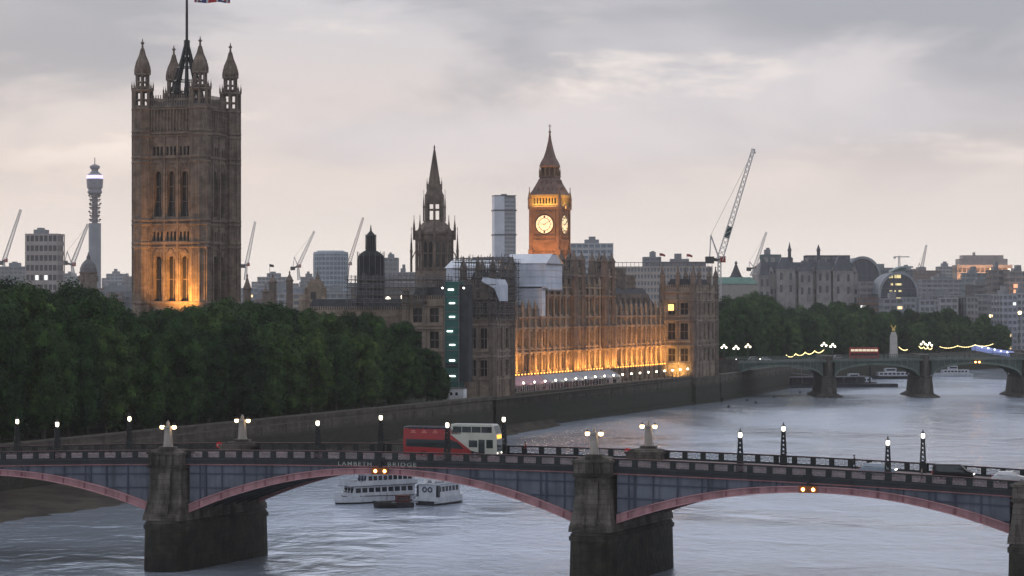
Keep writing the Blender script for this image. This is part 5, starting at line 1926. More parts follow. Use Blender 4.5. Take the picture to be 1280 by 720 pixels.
# photo columns 515-640: several lifts round the south end
scaffold('tall scaffolding wrapped around the turreted corner beside the green hoist', -1.6, 15.6, -1.6, 10.2, 30.0, 46.2, 2.0, 2.0, .06, 2)
scaffold('scaffolding with boarded lifts over the south range, left of the green hoist', 1.5, 22.0, 21.0, 44.0, 33.0, 42.0, 2.6, 2.1, .1, 3)
scaffold('scaffolding frame beside the white wrapped roof box', 40.0, 65.0, 18.0, 28.0, 31.0, 48.0, 2.3, 2.0, .08, 4)
scaffold('low scaffolding on the roof between the white box and the river tower', 84.5, 99.0, 9.4, 13.0, 40.5, 43.2, 3.0, 2.1, .3, 5)
def wrapped(label, m0, m1, y0, y1, z0, zw, zr, drop=None, across=False, smat=None, rmat=None):
    t = thing('sheeted_cover', label, 'roof cover', (PAL[0], PAL[1], 0), PAL_RZ)
    q = MB()
    nx, ny, nz = 10, 6, 5
    r = random.Random(int(m0))
    def wob():
        return r.uniform(-.10, .10)
    def panel(a, b, c, d, nu, nv):
        P = [[None] * (nv + 1) for _ in range(nu + 1)]
        a, b, c, d = map(Vector, (a, b, c, d))
        n = (b - a).cross(d - a).normalized()
        for i in range(nu + 1):
            for j in range(nv + 1):
                u, v = i / nu, j / nv
                p = (a * (1 - u) + b * u) * (1 - v) + (d * (1 - u) + c * u) * v
                if 0 < i < nu and 0 < j < nv:
                    p = p + n * wob()
                P[i][j] = tuple(p)
        q.add([P[i][j] for i in range(nu + 1) for j in range(nv + 1)], [(i * (nv + 1) + j, (i + 1) * (nv + 1) + j, (i + 1) * (nv + 1) + j + 1, i * (nv + 1) + j + 1) for i in range(nu) for j in range(nv)])
    panel((m0, y0, z0), (m1, y0, z0), (m1, y0, zw), (m0, y0, zw), nx, nz)
    panel((m1, y0, z0), (m1, y1, z0), (m1, y1, zw), (m1, y0, zw), ny, nz)
    panel((m1, y1, z0), (m0, y1, z0), (m0, y1, zw), (m1, y1, zw), nx, nz)
    panel((m0, y1, z0), (m0, y0, z0), (m0, y0, zw), (m0, y1, zw), ny, nz)
    ym = (y0 + y1) / 2
    mm = (m0 + m1) / 2
    if across:
        q.add([(m0, y0, zw), (m1, y0, zw), (mm + 2, y0, zr), (mm - 2, y0, zr)], ((0, 1, 2, 3),))
        q.add([(m0, y1, zw), (m1, y1, zw), (mm + 2, y1, zr), (mm - 2, y1, zr)], ((0, 3, 2, 1),))
    else:
        q.add([(m0, y0, zw), (m0, y1, zw), (m0, ym, zr)], ((0, 2, 1),))
        q.add([(m1, y0, zw), (m1, y1, zw), (m1, ym, zr)], ((0, 1, 2),))
    q.build('sheeting', smat or SHEET, t, True)
    rf_ = MB()
    if across:
        for a_, b_ in ((m0 - .4, mm - 2), (mm - 2, mm + 2), (mm + 2, m1 + .4)):
            za, zb_ = (zw + .02 if a_ < mm - 3 else zr + .12), (zw + .02 if b_ > mm + 3 else zr + .12)
            rf_.quad((a_, y0 - .3, za), (b_, y0 - .3, zb_), (b_, y1 + .4, zb_), (a_, y1 + .4, za))
    else:
      rf_.quad((m0 - .5, y0 - .5, zw + .02), (m1 + .5, y0 - .5, zw + .02), (m1 + .5, ym, zr + .15), (m0 - .5, ym, zr + .15))
      rf_.quad((m1 + .5, y1 + .5, zw + .02), (m0 - .5, y1 + .5, zw + .02), (m0 - .5, ym, zr + .15), (m1 + .5, ym, zr + .15))
    rf_.build('roof', rmat or SHEETR, t)
    sm_ = MB()
    z_ = z0 + 1.9
    while z_ < zw - .8:
        sm_.path([(m0 - .03, y1, z_), (m0 - .03, y0 - .03, z_), (m1 + .03, y0 - .03, z_), (m1 + .03, y1, z_)], .1)
        z_ += 1.9
    sm_.build('sheeting_batten', mat('sheeting batten', (.42, .45, .50), .6), t)
    e_ = MB()
    e_.box(m0 - .6, m1 + .6, y0 - .6, y0 - .5, zw - .5, zw + .01)
    if drop:
        e_.box(m0 - .4, m1 + .4, y0 - .3, y0 - .1, z0 - .5, z0 - .01)
    e_.build('edge_beam', TUBE, t)
    return t
# photo columns 636-699, rows 319-362
wrapped('big white sheeted roof box on scaffolding in front of the clock tower', 68.0, 82.5, 9.3, 22.3, 39.0, 46.8, 49.6, True, True)
wrapped('lower white sheeted screen hanging over the palace front under the big box', 65.0, 67.8, 9.4, 20.5, 31.0, 39.4, 39.7, None, True)
wrapped('small pale sheeted roof between the needle spire and the turreted corner', 24.0, 38.0, 10.8, 23.5, 40.5, 44.8, 46.9, None, True)
NETG = mat('grey debris netting', (.13, .13, .135), .85, (.075, .075, .08), .5, streak=.6)
wrapped('dark grey netted scaffold roof between the pale roof and the big white box', 42.0, 50.0, 12.5, 23.0, 36.5, 45.0, 48.2, None, True, NETG, NETG)
wp = thing('sheeted_cover', 'small white wrapped hood on the scaffold beside the turreted corner', 'roof cover', (PAL[0], PAL[1], 0), PAL_RZ)
q = MB()
q.loft([[(x, y, z) for y, z in ((-2.6, 35.4), (-2.6, 39.8), (-1.9, 41.3), (2.2, 42.0), (2.6, 40.8), (-1.2, 38.8))] for x in (-1.9, 1.5, 4.6)])
q.build('sheeting', SHEET, wp)
# green netted hoist with strip lights
HOP = (XP(566.5, 648), 648.0)
hs = thing('hoist_tower', 'green netted hoist tower with a column of bright strip lights', 'hoist tower', (HOP[0], HOP[1], GZ), PAL_RZ - R(90))
hsc = F / 648.0
def hz(py):
    return H + (YH - py) / hsc - GZ
NET = mat('green netting', (.035, .12, .105), .8, (.028, .095, .085), .5, streak=.3)
q = MB(); q.box(-2.0, 2.0, -.9, 2.6, hz(484), hz(352)); no_ = q.build('netting', NET, hs)
q = MB()
for x in (-2.05, 2.05):
    for y in (-.95, 2.65):
        q.bar((x, y, 0), (x, y, hz(350)), .2)
z = hz(486)
while z < hz(352):
    q.path([(-2.05, 2.65, z), (-2.05, -.95, z), (2.05, -.95, z), (2.05, 2.65, z)], .16)
    q.bar((2.06, -.95, z), (2.06, 2.65, z + 2.0), .1)
    z += 2.05
q.build('frame', TUBE, hs)
q = MB()
q.box(2.1, 4.6, -.5, 2.4, 5, hz(356))
q.build('side_bay', mat('dark scaffold netting', (.05, .055, .06), .9, streak=.4), hs)
for px, py in ((565.5, 362), (567, 379), (567, 396), (564, 414), (567.3, 431), (567, 450.5), (567.5, 470)):
    c = (px - 566.5) / hsc
    q = MB(); q.box(c - .78, c + .78, -1.2, -1.02, hz(py) - .16, hz(py) + .16)
    q.build('strip_light', emit('strip light', (.95, 1.0, .97), 3.2), hs)
q = MB(); q.box(-1.8, 1.6, -1.0, -.91, hz(459), hz(454)); q.build('dark_opening', BLACK, hs)
cab = thing('site_cabin', 'white site cabin at the foot of the green hoist', 'cabin', (XP(569, 640), 640.0, GZ), PAL_RZ - R(90))
q = MB(); q.box(-2.8, 2.8, -1.3, 1.2, .3, 3.3); q.build('body', WHITE, cab)
q = MB(); q.box(-2.9, 2.9, -1.4, 1.3, 3.3, 3.45); q.box(-2.7, 2.7, -1.2, 1.1, 0, .3); q.build('roof', TUBE, cab)
for x in (-.6, .9):
    q = MB(); q.box(x - .35, x + .35, -1.32, -1.3, 1.6, 2.4); q.build('window', BGLS, cab)
for px, py in ((553, 360), (579.8, 360)):
    t = thing('work_light', 'small white work light on the scaffold, %s of the green hoist' % ('left' if px < 560 else 'right'), 'work light', (XP(px, 644), 644, ZP(py, 644)))
    q = MB(); q.ball((0, 0, 0), .24, 0, 8, 5); q.build('lamp', emit('work light', (1, .97, .9), 7.0), t)
    q = MB(); q.bar((0, .1, 0), (0, 4.5, -.3), .08); q.build('bracket', TUBE, t)
# ------------------------------------------------------------------ trees
def leaf_mat(name, c1, c2, c3):
    m = bpy.data.materials.new(name)
    m.use_nodes = True
    nt = m.node_tree
    p = nt.nodes['Principled BSDF']
    p.inputs['Roughness'].default_value = .75
    p.inputs['Specular IOR Level'].default_value = .15
    t = nt.nodes.new('ShaderNodeTexCoord')
    n = nt.nodes.new('ShaderNodeTexNoise')
    n.inputs['Scale'].default_value = .42
    n.inputs['Detail'].default_value = 4
    nt.links.new(t.outputs['Object'], n.inputs['Vector'])
    r = nt.nodes.new('ShaderNodeValToRGB')
    r.color_ramp.elements[0].position, r.color_ramp.elements[0].color = .36, (*c1, 1)
    r.color_ramp.elements[1].position, r.color_ramp.elements[1].color = .68, (*c3, 1)
    e = r.color_ramp.elements.new(.52)
    e.color = (*c2, 1)
    nt.links.new(n.outputs['Fac'], r.inputs[0])
    oi = nt.nodes.new('ShaderNodeObjectInfo')
    hs = nt.nodes.new('ShaderNodeHueSaturation')
    mr = nt.nodes.new('ShaderNodeMapRange')
    nt.links.new(oi.outputs['Random'], mr.inputs[0])
    mr.inputs[3].default_value, mr.inputs[4].default_value = .5, 1.5
    nt.links.new(mr.outputs[0], hs.inputs['Value'])
    mr2 = nt.nodes.new('ShaderNodeMapRange')
    nt.links.new(oi.outputs['Random'], mr2.inputs[0])
    mr2.inputs[3].default_value, mr2.inputs[4].default_value = .525, .475
    nt.links.new(mr2.outputs[0], hs.inputs['Hue'])
    nt.links.new(r.outputs[0], hs.inputs['Color'])
    nt.links.new(hs.outputs[0], p.inputs['Base Color'])
    return m
LEAF = leaf_mat('plane tree leaves', (.012, .031, .009), (.028, .066, .017), (.060, .124, .028))
LEAF_HAZED = leaf_mat('haze lightened plane tree leaves', (.018, .042, .018), (.036, .082, .028), (.062, .13, .038))  # same leaves painted lighter, with distant haze and open light in the colour
BARK = mat('plane tree bark', (.085, .075, .06), .9, (.045, .04, .033), 1.5, stretch=(1, 1, .3))

def make_tree(seed, h, r, lobes, per, leaf, base=.10):
    """trunk with limbs, and a crown of leaf sized faces grouped in drooping clumps"""
    q = random.Random(seed)
    tr = MB()
    zc0 = h * base
    tr.lathe(0, 0, [(.75, 0), (.55, .8), (.45, zc0), (.36, h * .4), (.2, h * .65), (.05, h * .85)], 8)
    cl = []
    for k in range(lobes):
        f = (k + .5) / lobes
        zz = f ** .8
        z = zc0 + 1.5 + (h * .90 - zc0 - 1.5) * zz + q.uniform(-.8, .8)
        prof = (.72 + .28 * math.sin(zz / .45 * math.pi / 2)) if zz < .45 else math.cos((zz - .45) / .55 * math.pi / 2 * .9) ** .75
        a = k * 2.399 + q.uniform(-.6, .6)
        rad = r * q.uniform(.30, .50) * (1 - .25 * zz)
        rr_ = max(0.0, (r - rad * .75) * prof * q.uniform(.78, 1.0))
        cl.append((Vector((rr_ * math.cos(a), rr_ * math.sin(a), z)), rad, q.uniform(.95, 1.55) * (1 - .25 * zz)))
    for k in range(lobes // 4):
        cl.append((Vector((q.uniform(-.35, .35) * r, q.uniform(-.35, .35) * r, q.uniform(zc0 + 2, h * .8))), r * .5, 1.1))
    for c, rad, st in cl[::3]:
        z0 = min(c.z * .75, h * .6)
        tr.bar((0, 0, max(zc0 * .8, z0 - 2.5)), c * .85 + Vector((0, 0, c.z * .13)), .22, 0, None, 5)
    verts, faces = [], []
    for c, rad, st in cl:
        n = int(per * (rad / (r * .38)) ** 2)
        for i in range(n):
            d = Vector((q.gauss(0, 1), q.gauss(0, 1), q.gauss(0, 1)))
            if d.length < 1e-3:
                continue
            d.normalize()
            if d.z < -.3 and q.random() < .5:
                d.z = -d.z
            sh = rad * (1 - .28 * q.random() ** 2) * (1 + .18 * math.sin(d.x * 5 + seed) * math.sin(d.y * 6) + q.gauss(0, .07))
            p = c + Vector((d.x * sh, d.y * sh, d.z * sh * st))
            nrm = (d + Vector((q.gauss(0, .33), q.gauss(0, .33), q.gauss(0, .33) + .1))).normalized()
            a = nrm.cross(Vector((q.gauss(0, 1), q.gauss(0, 1), q.gauss(0, 1)))).normalized()
            b = nrm.cross(a)
            s = leaf * q.uniform(.55, 1.25)
            k = len(verts)
            w = s * q.uniform(.35, .6)
            verts += [tuple(p - a * s), tuple(p - b * w + a * s * .1), tuple(p + a * s - nrm * s * .25), tuple(p + b * w + a * s * .1)]
            faces.append((k, k + 1, k + 2, k + 3))
    # inner mass of shaded foliage so no light leaks through the middle
    for c, rad, st in cl:
        k = len(verts)
        nu, nv = 7, 5
        for j in range(1, nv):
            th_ = math.pi * j / nv
            for i in range(nu):
                ph = 2 * math.pi * i / nu + j
                s = rad * .74 * q.uniform(.8, 1.08)
                verts.append((c.x + s * math.sin(th_) * math.cos(ph), c.y + s * math.sin(th_) * math.sin(ph), c.z + s * st * math.cos(th_)))
        for j in range(nv - 2):
            for i in range(nu):
                faces.append((k + j * nu + i, k + j * nu + (i + 1) % nu, k + (j + 1) * nu + (i + 1) % nu, k + (j + 1) * nu + i))
    me = bpy.data.meshes.new('crown')
    me.from_pydata(verts, [], faces)
    me.materials.append(LEAF)
    root = bpy.data.objects.new('plane_tree', None)
    COL.objects.link(root)
    o = bpy.data.objects.new('crown', me)
    COL.objects.link(o)
    o.parent = root
    tr.build('trunk', BARK, root)
    return root
protos = [make_tree(31 + k, 26, 7.0 + .5 * (k % 3), 22 + 2 * k, 760, .36) for k in range(6)]
used = [False] * 6
def plant(k, x, y, s, sz, rz, label, group, z=GZ, leaf=None):
    o = protos[k] if not used[k] else copy_tree(protos[k])
    used[k] = True
    o.location = (x, y, z)
    o.rotation_euler = (0, 0, rz)
    o.scale = (s, s, s * sz)
    tag(o, label, 'tree', group)
    if leaf is not None:
        for c in o.children:
            if c.name.startswith('crown'):
                c.material_slots[0].link = 'OBJECT'
                c.material_slots[0].material = leaf
    return o
rt = random.Random(21)
# rows in the riverside garden: (photo column, crown top row) gives the height at the planted distance
tops = [(-60, 352), (0, 352), (30, 349), (60, 356), (90, 345), (130, 352), (136, 376), (165, 382), (200, 374), (240, 381), (262, 376), (285, 367), (330, 369), (375, 378), (420, 385), (470, 384), (500, 388), (530, 400), (548, 418), (600, 450)]
def top_at(px):
    for (a, b), (c, d) in zip(tops, tops[1:]):
        if a <= px <= c:
            return b + (d - b) * (px - a) / (c - a)
    return tops[0][1] if px < 0 else tops[-1][1]
G1 = 'trees in the riverside garden'
n = 0
# front row along the wall
Y = 400.0
while Y < 624:
    x = bank_x(Y) - 7.5 + rt.uniform(-1.5, 1.5)
    px = 640 + F * x / Y
    dz_ = ZP(top_at(px) + 26 + rt.uniform(-4, 16), Y) - GZ
    hgt = max(15.0, min(dz_, 27.0))
    s = hgt / 26.0
    s = s * rt.uniform(.92, 1.0)
    plant(n % 6, x, Y, min(1.0, max(.72, s * 1.02)), hgt / 26.0 / min(1.0, max(.72, s * 1.02)), rt.uniform(0, 6.28), 'dark green plane tree in the front row along the stone river wall', 'front row of trees along the river wall')
    n += 1
    Y += 12.2 + rt.uniform(-1, 1)
# rows behind
for row, (off, st) in enumerate(((18, 12.5), (31, 13.5), (46, 15.0), (64, 16.0), (84, 18.0))):
    Y = 415.0 + row * 14
    while Y < 655 - row * 8:
        x = bank_x(Y) - off + rt.uniform(-2.5, 2.5)
        px = 640 + F * x / Y
        if -90 < px < 528:
            want = ZP(top_at(px) + rt.uniform(-1, 9) + (3 if row < 2 else 0), Y) - GZ
            hgt = max(17.0, min(want, 33.0))
            s = max(.85, min(1.2, hgt / 25.0))
            plant(n % 6, x, Y, s, hgt / 26.0 / s, rt.uniform(0, 6.28), 'dark green plane tree in the mass of the riverside garden behind the front row', 'trees deeper in the riverside garden')
            n += 1
        Y += st + rt.uniform(-2, 2)
# low shrubs at the tower end of the garden and bushes at the hoist
for k, (px, Yb, hh, rs) in enumerate(((540, 628, 13, .5), (552, 634, 9, .36))):
    plant(k, XP(px, Yb), Yb, rs, hh / 26 / rs, k * 1.3, ('broad low tree at the end of the garden row by the hoist' if k == 0 else 'small bushy tree beside the white site cabin'), None)
# embankment trees beyond the second bridge
etops = [(880, 392), (905, 372), (935, 361), (960, 363), (985, 378), (1010, 376), (1035, 372), (1065, 372), (1095, 379), (1125, 384), (1145, 380), (1170, 373), (1195, 380), (1220, 388), (1245, 386), (1280, 392), (1330, 392)]
def etop(px):
    for (a, b), (c, d) in zip(etops, etops[1:]):
        if a <= px <= c:
            return b + (d - b) * (px - a) / (c - a)
    return 390
def along(pts, q):
    L = [math.dist(a, b) for a, b in zip(pts, pts[1:])]
    q *= sum(L)
    for (a, b), l in zip(zip(pts, pts[1:]), L):
        if q <= l:
            return (a[0] + (b[0] - a[0]) * q / l, a[1] + (b[1] - a[1]) * q / l)
        q -= l
    return pts[-1]
EMB = [(84, 950), (130, 1060), (190, 1210), (300, 1370), (400, 1430)]
for row, off in enumerate((7, 20, 36, 58)):
    N = (38, 34, 30, 26)[row]
    for k in range(N):
        p = along(EMB, (k + .5 + rt.uniform(-.2, .2)) / N)
        x, y = p[0] - off * .75 + rt.uniform(-2, 2), p[1] + off * .7
        px = 640 + F * x / y
        want = ZP(etop(px) + (16 - row * 5) + rt.uniform(-2, 8), y) - GZ
        hgt = max(15, min(want, 36))
        s = max(.8, min(1.2, hgt / 25))
        front = row == 0
        plant(n % 6, x, y, s, hgt / 26 / s, rt.uniform(0, 6.28), 'hazy green tree in the front row beyond the green arched bridge' if front else 'hazy green tree in the mass behind the embankment front row', 'front row of embankment trees' if front else 'deeper embankment trees', GZ, LEAF_HAZED)
        n += 1
# ------------------------------------------------------------------ green arched bridge (second bridge)
WY = 905.0
wbr = thing('arched_bridge', 'low green bridge of iron arches on dark stone piers', 'bridge', (0, WY, 0))
GRN = mat('grey green bridge paint', (.13, .17, .145), .6, (.09, .12, .105), .3, streak=.4)
GRND_ = mat('dark green bridge paint', (.07, .095, .082), .6, (.05, .066, .06), .3, streak=.4)
PST = mat('dark bridge pier stone', (.095, .087, .076), .85, (.045, .041, .036), .4, streak=.6)
wx = [117.9 - 36.2 * 1, 117.9, 153.9, 192.0, 228.0, 263.0, 299.0, 335.0]
def wz(x):
    return 15.9 - .000095 * (x - 208) ** 2
WS = 26.0
for a, b in zip(wx, wx[1:]):
    a1, b1 = a + 2.2, b - 2.2
    n = 20
    ts = [a1 + (b1 - a1) * k / n for k in range(n + 1)]
    c, hw = (a1 + b1) / 2, (b1 - a1) / 2
    def az(t):
        return 7.6 + (wz(c) - 3.4 - 7.6) * math.sqrt(max(0, 1 - ((t - c) / hw) ** 2))
    for s in (0, WS):
        q = MB()
        q.loft([[(t, s - .3, az(t)), (t, s + .3, az(t)), (t, s + .3, az(t) + .8), (t, s - .3, az(t) + .8)] for t in ts])
        q.build('arch_rib', GRN, wbr)
        q = MB()
        q.loft([[(t, s - .1, az(t) + .75), (t, s + .1, az(t) + .75), (t, s + .1, max(wz(t) - 1.9, az(t) + .8)), (t, s - .1, max(wz(t) - 1.9, az(t) + .8))] for t in ts])
        for k in range(1, 14):
            t = a1 + (b1 - a1) * k / 14
            q.bar((t, s - .2, az(t) + .7), (t, s - .2, wz(t) - 1.9), .22, 1)
        q.build('spandrel', [GRND_, GRN], wbr)
        q = MB()
        tt = [a + (b - a) * k / 8 for k in range(9)]
        for d0, z0, z1 in ((.5, -1.95, -1.5), (.3, -1.5, -1.3), (.25, -.2, 0)):
            q.loft([[(t, s - d0, wz(t) + z0), (t, s + d0, wz(t) + z0), (t, s + d0, wz(t) + z1), (t, s - d0, wz(t) + z1)] for t in tt])
        k = a
        while k < b:
            q.box(k - .1, k + .1, s - .12, s + .12, wz(k) - 1.32, wz(k) - .18)
            k += .75
        q.build('parapet', GRN, wbr)
    q = MB()
    for s in (5, 9, 13, 17, 21):
        q.loft([[(t, s - .2, az(t) + .1), (t, s + .2, az(t) + .1), (t, s + .2, az(t) + .9), (t, s - .2, az(t) + .9)] for t in ts])
    q.build('underside_rib', GRND_, wbr)
q = MB()
tt = [60 + (345 - 60) * k / 40 for k in range(41)]
q.loft([[(t, .3, wz(t) - 1.9), (t, WS - .3, wz(t) - 1.9), (t, WS - .3, wz(t) - 1.35), (t, .3, wz(t) - 1.35)] for t in tt])
q.build('roadway', ASPH, wbr)
for x in wx[1:-1]:
    q = MB()
    def oc(hw, f, k, z):
        return [(x - hw, f + 3, z), (x - hw * .3, f, z), (x + hw * .3, f, z), (x + hw, f + 3, z), (x + hw, k - 3, z), (x + hw * .3, k, z), (x - hw * .3, k, z), (x - hw, k - 3, z)]
    q.loft([oc(4.9, -7, WS + 7, -1), oc(4.7, -6.8, WS + 6.8, .4), oc(3.0, -4.5, WS + 4.5, 1.4)])
    q.loft([oc(2.9, -4.2, WS + 4.2, 1.4), oc(2.4, -3.2, WS + 3.2, 7.4), oc(2.6, -3.4, WS + 3.4, 7.8)])
    q.loft([oc(1.9, -1.6, WS + 1.6, 7.8), oc(1.8, -1.4, WS + 1.4, wz(x) - .1), oc(2.0, -1.6, WS + 1.6, wz(x) + .2)])
    q.build('pier', PST, wbr)
q = MB()
q.box(71.0, wx[0] + 2.2, -2, WS + 2, -1, wz(75) - 1.5)
q.box(71.0, wx[0] + 2.2, -2.4, -1.9, wz(75) - 1.5, wz(75) - .1)
q.box(72.0, 76.0, -4, -2.01, -1, 10.5)
q.build('abutment', PST, wbr)
# triple lamps on the bridge
def make_triple():
    r = thing('bridge_lamp', '', 'street lamp', (0, 0, 0), 0, 'triple globe lamps on the green bridge')
    q = MB(); q.lathe(0, 0, [(.3, 0), (.14, .6), (.1, 3.8)], 6); q.path([(-.8, 0, 3.3), (0, 0, 3.5), (.8, 0, 3.3)], .1); q.build('pole', GRND_, r)
    for x, z in ((-.8, 3.6), (.8, 3.6), (0, 4.4)):
        q = MB(); q.ball((x, 0, z), .36, 0, 8, 6); q.build('globe', emit('bridge globe', (1.0, .90, .68), 6.0), r)
    return r
tr0 = make_triple()
for i, (px, s, lab) in enumerate([(905, WS, 'triple globe lamp nearest the turreted palace end'), (920, 0, 'triple globe lamp second from the palace end'), (935, WS, 'triple globe lamp third from the palace end'),
                                  (1030, WS, 'triple globe lamp just beside the garland of lights'), (1041, 0, 'triple globe lamp over the first pier of the green bridge'), (1154, WS, 'triple globe lamp in the cluster over the second pier'),
                                  (1162, 0, 'triple globe lamp in front over the second pier')]):
    o = tr0 if i == 0 else copy_tree(tr0)
    y = WY + s
    x = XP(px, y)
    o.location = (x, y, wz(x) + .1)
    o['label'] = lab
# vehicles on it
def small_bus(label, px0, px1, s, paint):
    y = WY + s
    x0, x1 = XP(px0, y), XP(px1, y)
    z = wz((x0 + x1) / 2) - 1.35
    t = thing('double_decker_bus', label, 'bus', ((x0 + x1) / 2, y, z))
    L = (x1 - x0) / 2
    q = MB(); q.box(-L, L, -1.25, 1.25, .35, 4.3); q.box(-L + .2, L - .2, -1.15, 1.15, 4.3, 4.4); q.build('body', paint, t)
    for z0, z1, nm in ((1.4, 2.25, 'lower_window'), (2.95, 3.75, 'upper_window')):
        q = MB()
        n = 7
        for k in range(n):
            q.box(-L + .3 + k * (2 * L - .6) / n, -L + .15 + (k + 1) * (2 * L - .6) / n, -1.27, -1.245, z0, z1)
        q.build(nm, emit('bus saloon light', (1.0, .85, .6), .35) if nm == 'upper_window' else GLS, t)
    for x in (-L * .6, L * .6):
        wheel(t, x, -1.1, .5, .5, .3)
        wheel(t, x, 1.1, .5, .5, .3)
small_bus('red double decker bus crossing the green bridge among the trees', 1062, 1098, 8, RED)
def far_car(label, px, s, paint, lights=True, tail=False):
    y = WY + s
    x = XP(px, y)
    t = thing('car', label, 'car', (x, y, wz(x) - 1.35))
    q = MB()
    q.loft([[(a, -.88, z), (a, .88, z), (a, .88, .35), (a, -.88, .35)] for a, z in ((-2.1, .8), (-1.6, .95), (-1.1, 1.45), (.6, 1.45), (1.2, .95), (2.1, .75))])
    q.build('body', paint, t)
    q = MB(); q.quad((-1.45, -.9, 1.0), (1.05, -.9, 1.0), (.5, -.9, 1.4), (-1.0, -.9, 1.4)); q.build('window', GLS, t)
    for a in (-1.3, 1.3):
        wheel(t, a, -.8, .32, .32, .2)
        wheel(t, a, .8, .32, .32, .2)
    if lights:
        for sy in (-.6, .6):
            q = MB(); q.ball((-2.1 if not tail else 2.1, sy, .75), .2, 0, 6, 4); q.build('tail_light' if tail else 'headlight', emit('tail light', (1, .05, .06), 3.0) if tail else emit('far headlight', (1, .95, .85), 9.0), t)
SILV = mat('silver paint', (.45, .46, .48), .3)
far_car('white car with bright headlights alone on the green bridge left of the garland', 957, 6, mat('white far paint', (.6, .6, .62), .4))
far_car('dark car between the lamps near the palace end of the green bridge', 927, 8, BLACK)
far_car('silver car at the palace end of the green bridge', 942, 19, SILV, False)
far_car('red lit car at the very palace end of the green bridge', 901, 8, mat('red far paint', (.35, .03, .03), .4), True, True)
far_car('silver car over the first pier of the green bridge', 1048, 18, SILV)
rr = random.Random(8)
for k, px in enumerate((910, 948, 972, 1055, 1105, 1110, 1135, 1170, 1183, 1190, 1206, 1212)):
    y = WY + 2.2
    person('standing pedestrian in dark clothes at the parapet of the green bridge', 'person', (XP(px, y), y, wz(XP(px, y)) - 1.32), rr.uniform(0, 6.28), rr.choice((0, 0, 2, 1)), (.12, .06), 'pedestrians on the green bridge')
nav = thing('navigation_light', 'two amber lights on the middle arch of the green bridge', 'navigation light', (XP(1221, WY), WY - .6, ZP(452.5, WY)))
q = MB(); q.box(-1.2, 1.2, -.1, .3, -.5, .5); q.build('board', BLACK, nav)
for x in (-.65, .75):
    q = MB(); q.ball((x, -.3, 0), .36, 0, 8, 5); q.build('lamp', emit('far amber', (1.0, .38, .08), 12), nav)
# garlands of bulbs along the embankment
GL = emit('festoon bulb and cable glow', (1.0, .78, .35), 2.6)
def garland(label, px0, px1, py0, py1, n, Yg, sag=3.0):
    t = thing('light_garland', label, 'string lights', (XP(px0, Yg), Yg, GZ))
    q, p = MB(), MB()
    for k in range(n):
        a, b = k / n, (k + 1) / n
        for j in range(9):
            u0, u1 = a + (b - a) * j / 8, 0
            px = px0 + (px1 - px0) * u0
            py = py0 + (py1 - py0) * u0 + sag * 4 * (j / 8) * (1 - j / 8)
            q.ball((XP(px, Yg) - XP(px0, Yg), 0, ZP(py, Yg) - GZ), .19, 0, 6, 4)
            if j:
                p.bar(pr_, (XP(px, Yg) - XP(px0, Yg), 0, ZP(py, Yg) - GZ), .12)
            pr_ = (XP(px, Yg) - XP(px0, Yg), 0, ZP(py, Yg) - GZ)
    po_ = MB()
    for k in range(n + 1):
        u = k / n
        x = XP(px0 + (px1 - px0) * u, Yg) - XP(px0, Yg)
        po_.bar((x, .15, 0), (x, .15, ZP(py0 + (py1 - py0) * u, Yg) - GZ), .14)
    q.build('bulb', GL, t)
    p.build('cable', GL, t)  # cable is emissive too, standing in for the blurred light between bulbs
    po_.build('pole', BLACK, t)
garland('yellow garland of bulbs hanging in four swags left of the red far bus', 983, 1030, 444, 437, 4, 1010, 3.0)
garland('short yellow garland of bulbs beside the pale column monument', 1124, 1134, 434, 437, 1, 1090, 2.0)
garland('dense cluster of yellow bulbs right of the pale column monument', 1149, 1165, 433, 435, 3, 1100, 2.0)
garland('long yellow garland of bulbs below the distant trees at right', 1175, 1241, 433.5, 430, 3, 1110, 2.2)
# monument with gilded eagle
mo = thing('monument', 'pale stone column with a gilded eagle on top at the embankment edge', 'monument', (XP(1117, 1060), 1060, GZ))
ms = F / 1060
q = MB()
zt = H + (YH - 415) / ms - GZ
q.loft([[(-w, -w, z), (w, -w, z), (w, w, z), (-w, w, z)] for w, z in ((2.2, 0), (2.2, 1.2), (1.6, 1.3), (1.35, zt - 1.5), (1.1, zt - 1.3), (.9, zt))])
q.build('column', mat('portland stone', (.5, .47, .44), .85, (.4, .375, .35), .4), mo)
q = MB()
q.ball((0, 0, zt + .8), .8, 0, 10, 6)
q.loft([[(.0, -.1, zt + 1.0), (.2, .1, zt + 1.0), (.1, .1, zt + 1.6), (0, -.1, zt + 1.6)], [(.9, -.1, zt + 2.4), (1.1, .1, zt + 2.4), (.9, .1, zt + 3.0), (.8, -.1, zt + 3.0)]])
q.loft([[(0, -.1, zt + 1.0), (-.2, .1, zt + 1.0), (-.1, .1, zt + 1.6), (0, -.1, zt + 1.6)], [(-1.1, -.1, zt + 2.6), (-1.3, .1, zt + 2.6), (-1.1, .1, zt + 3.4), (-1.0, -.1, zt + 3.2)]])
q.ball((.1, 0, zt + 1.7), .35, 0, 8, 5)
q.build('eagle', mat('gilding', (.7, .5, .16), .35, metal=.8), mo)
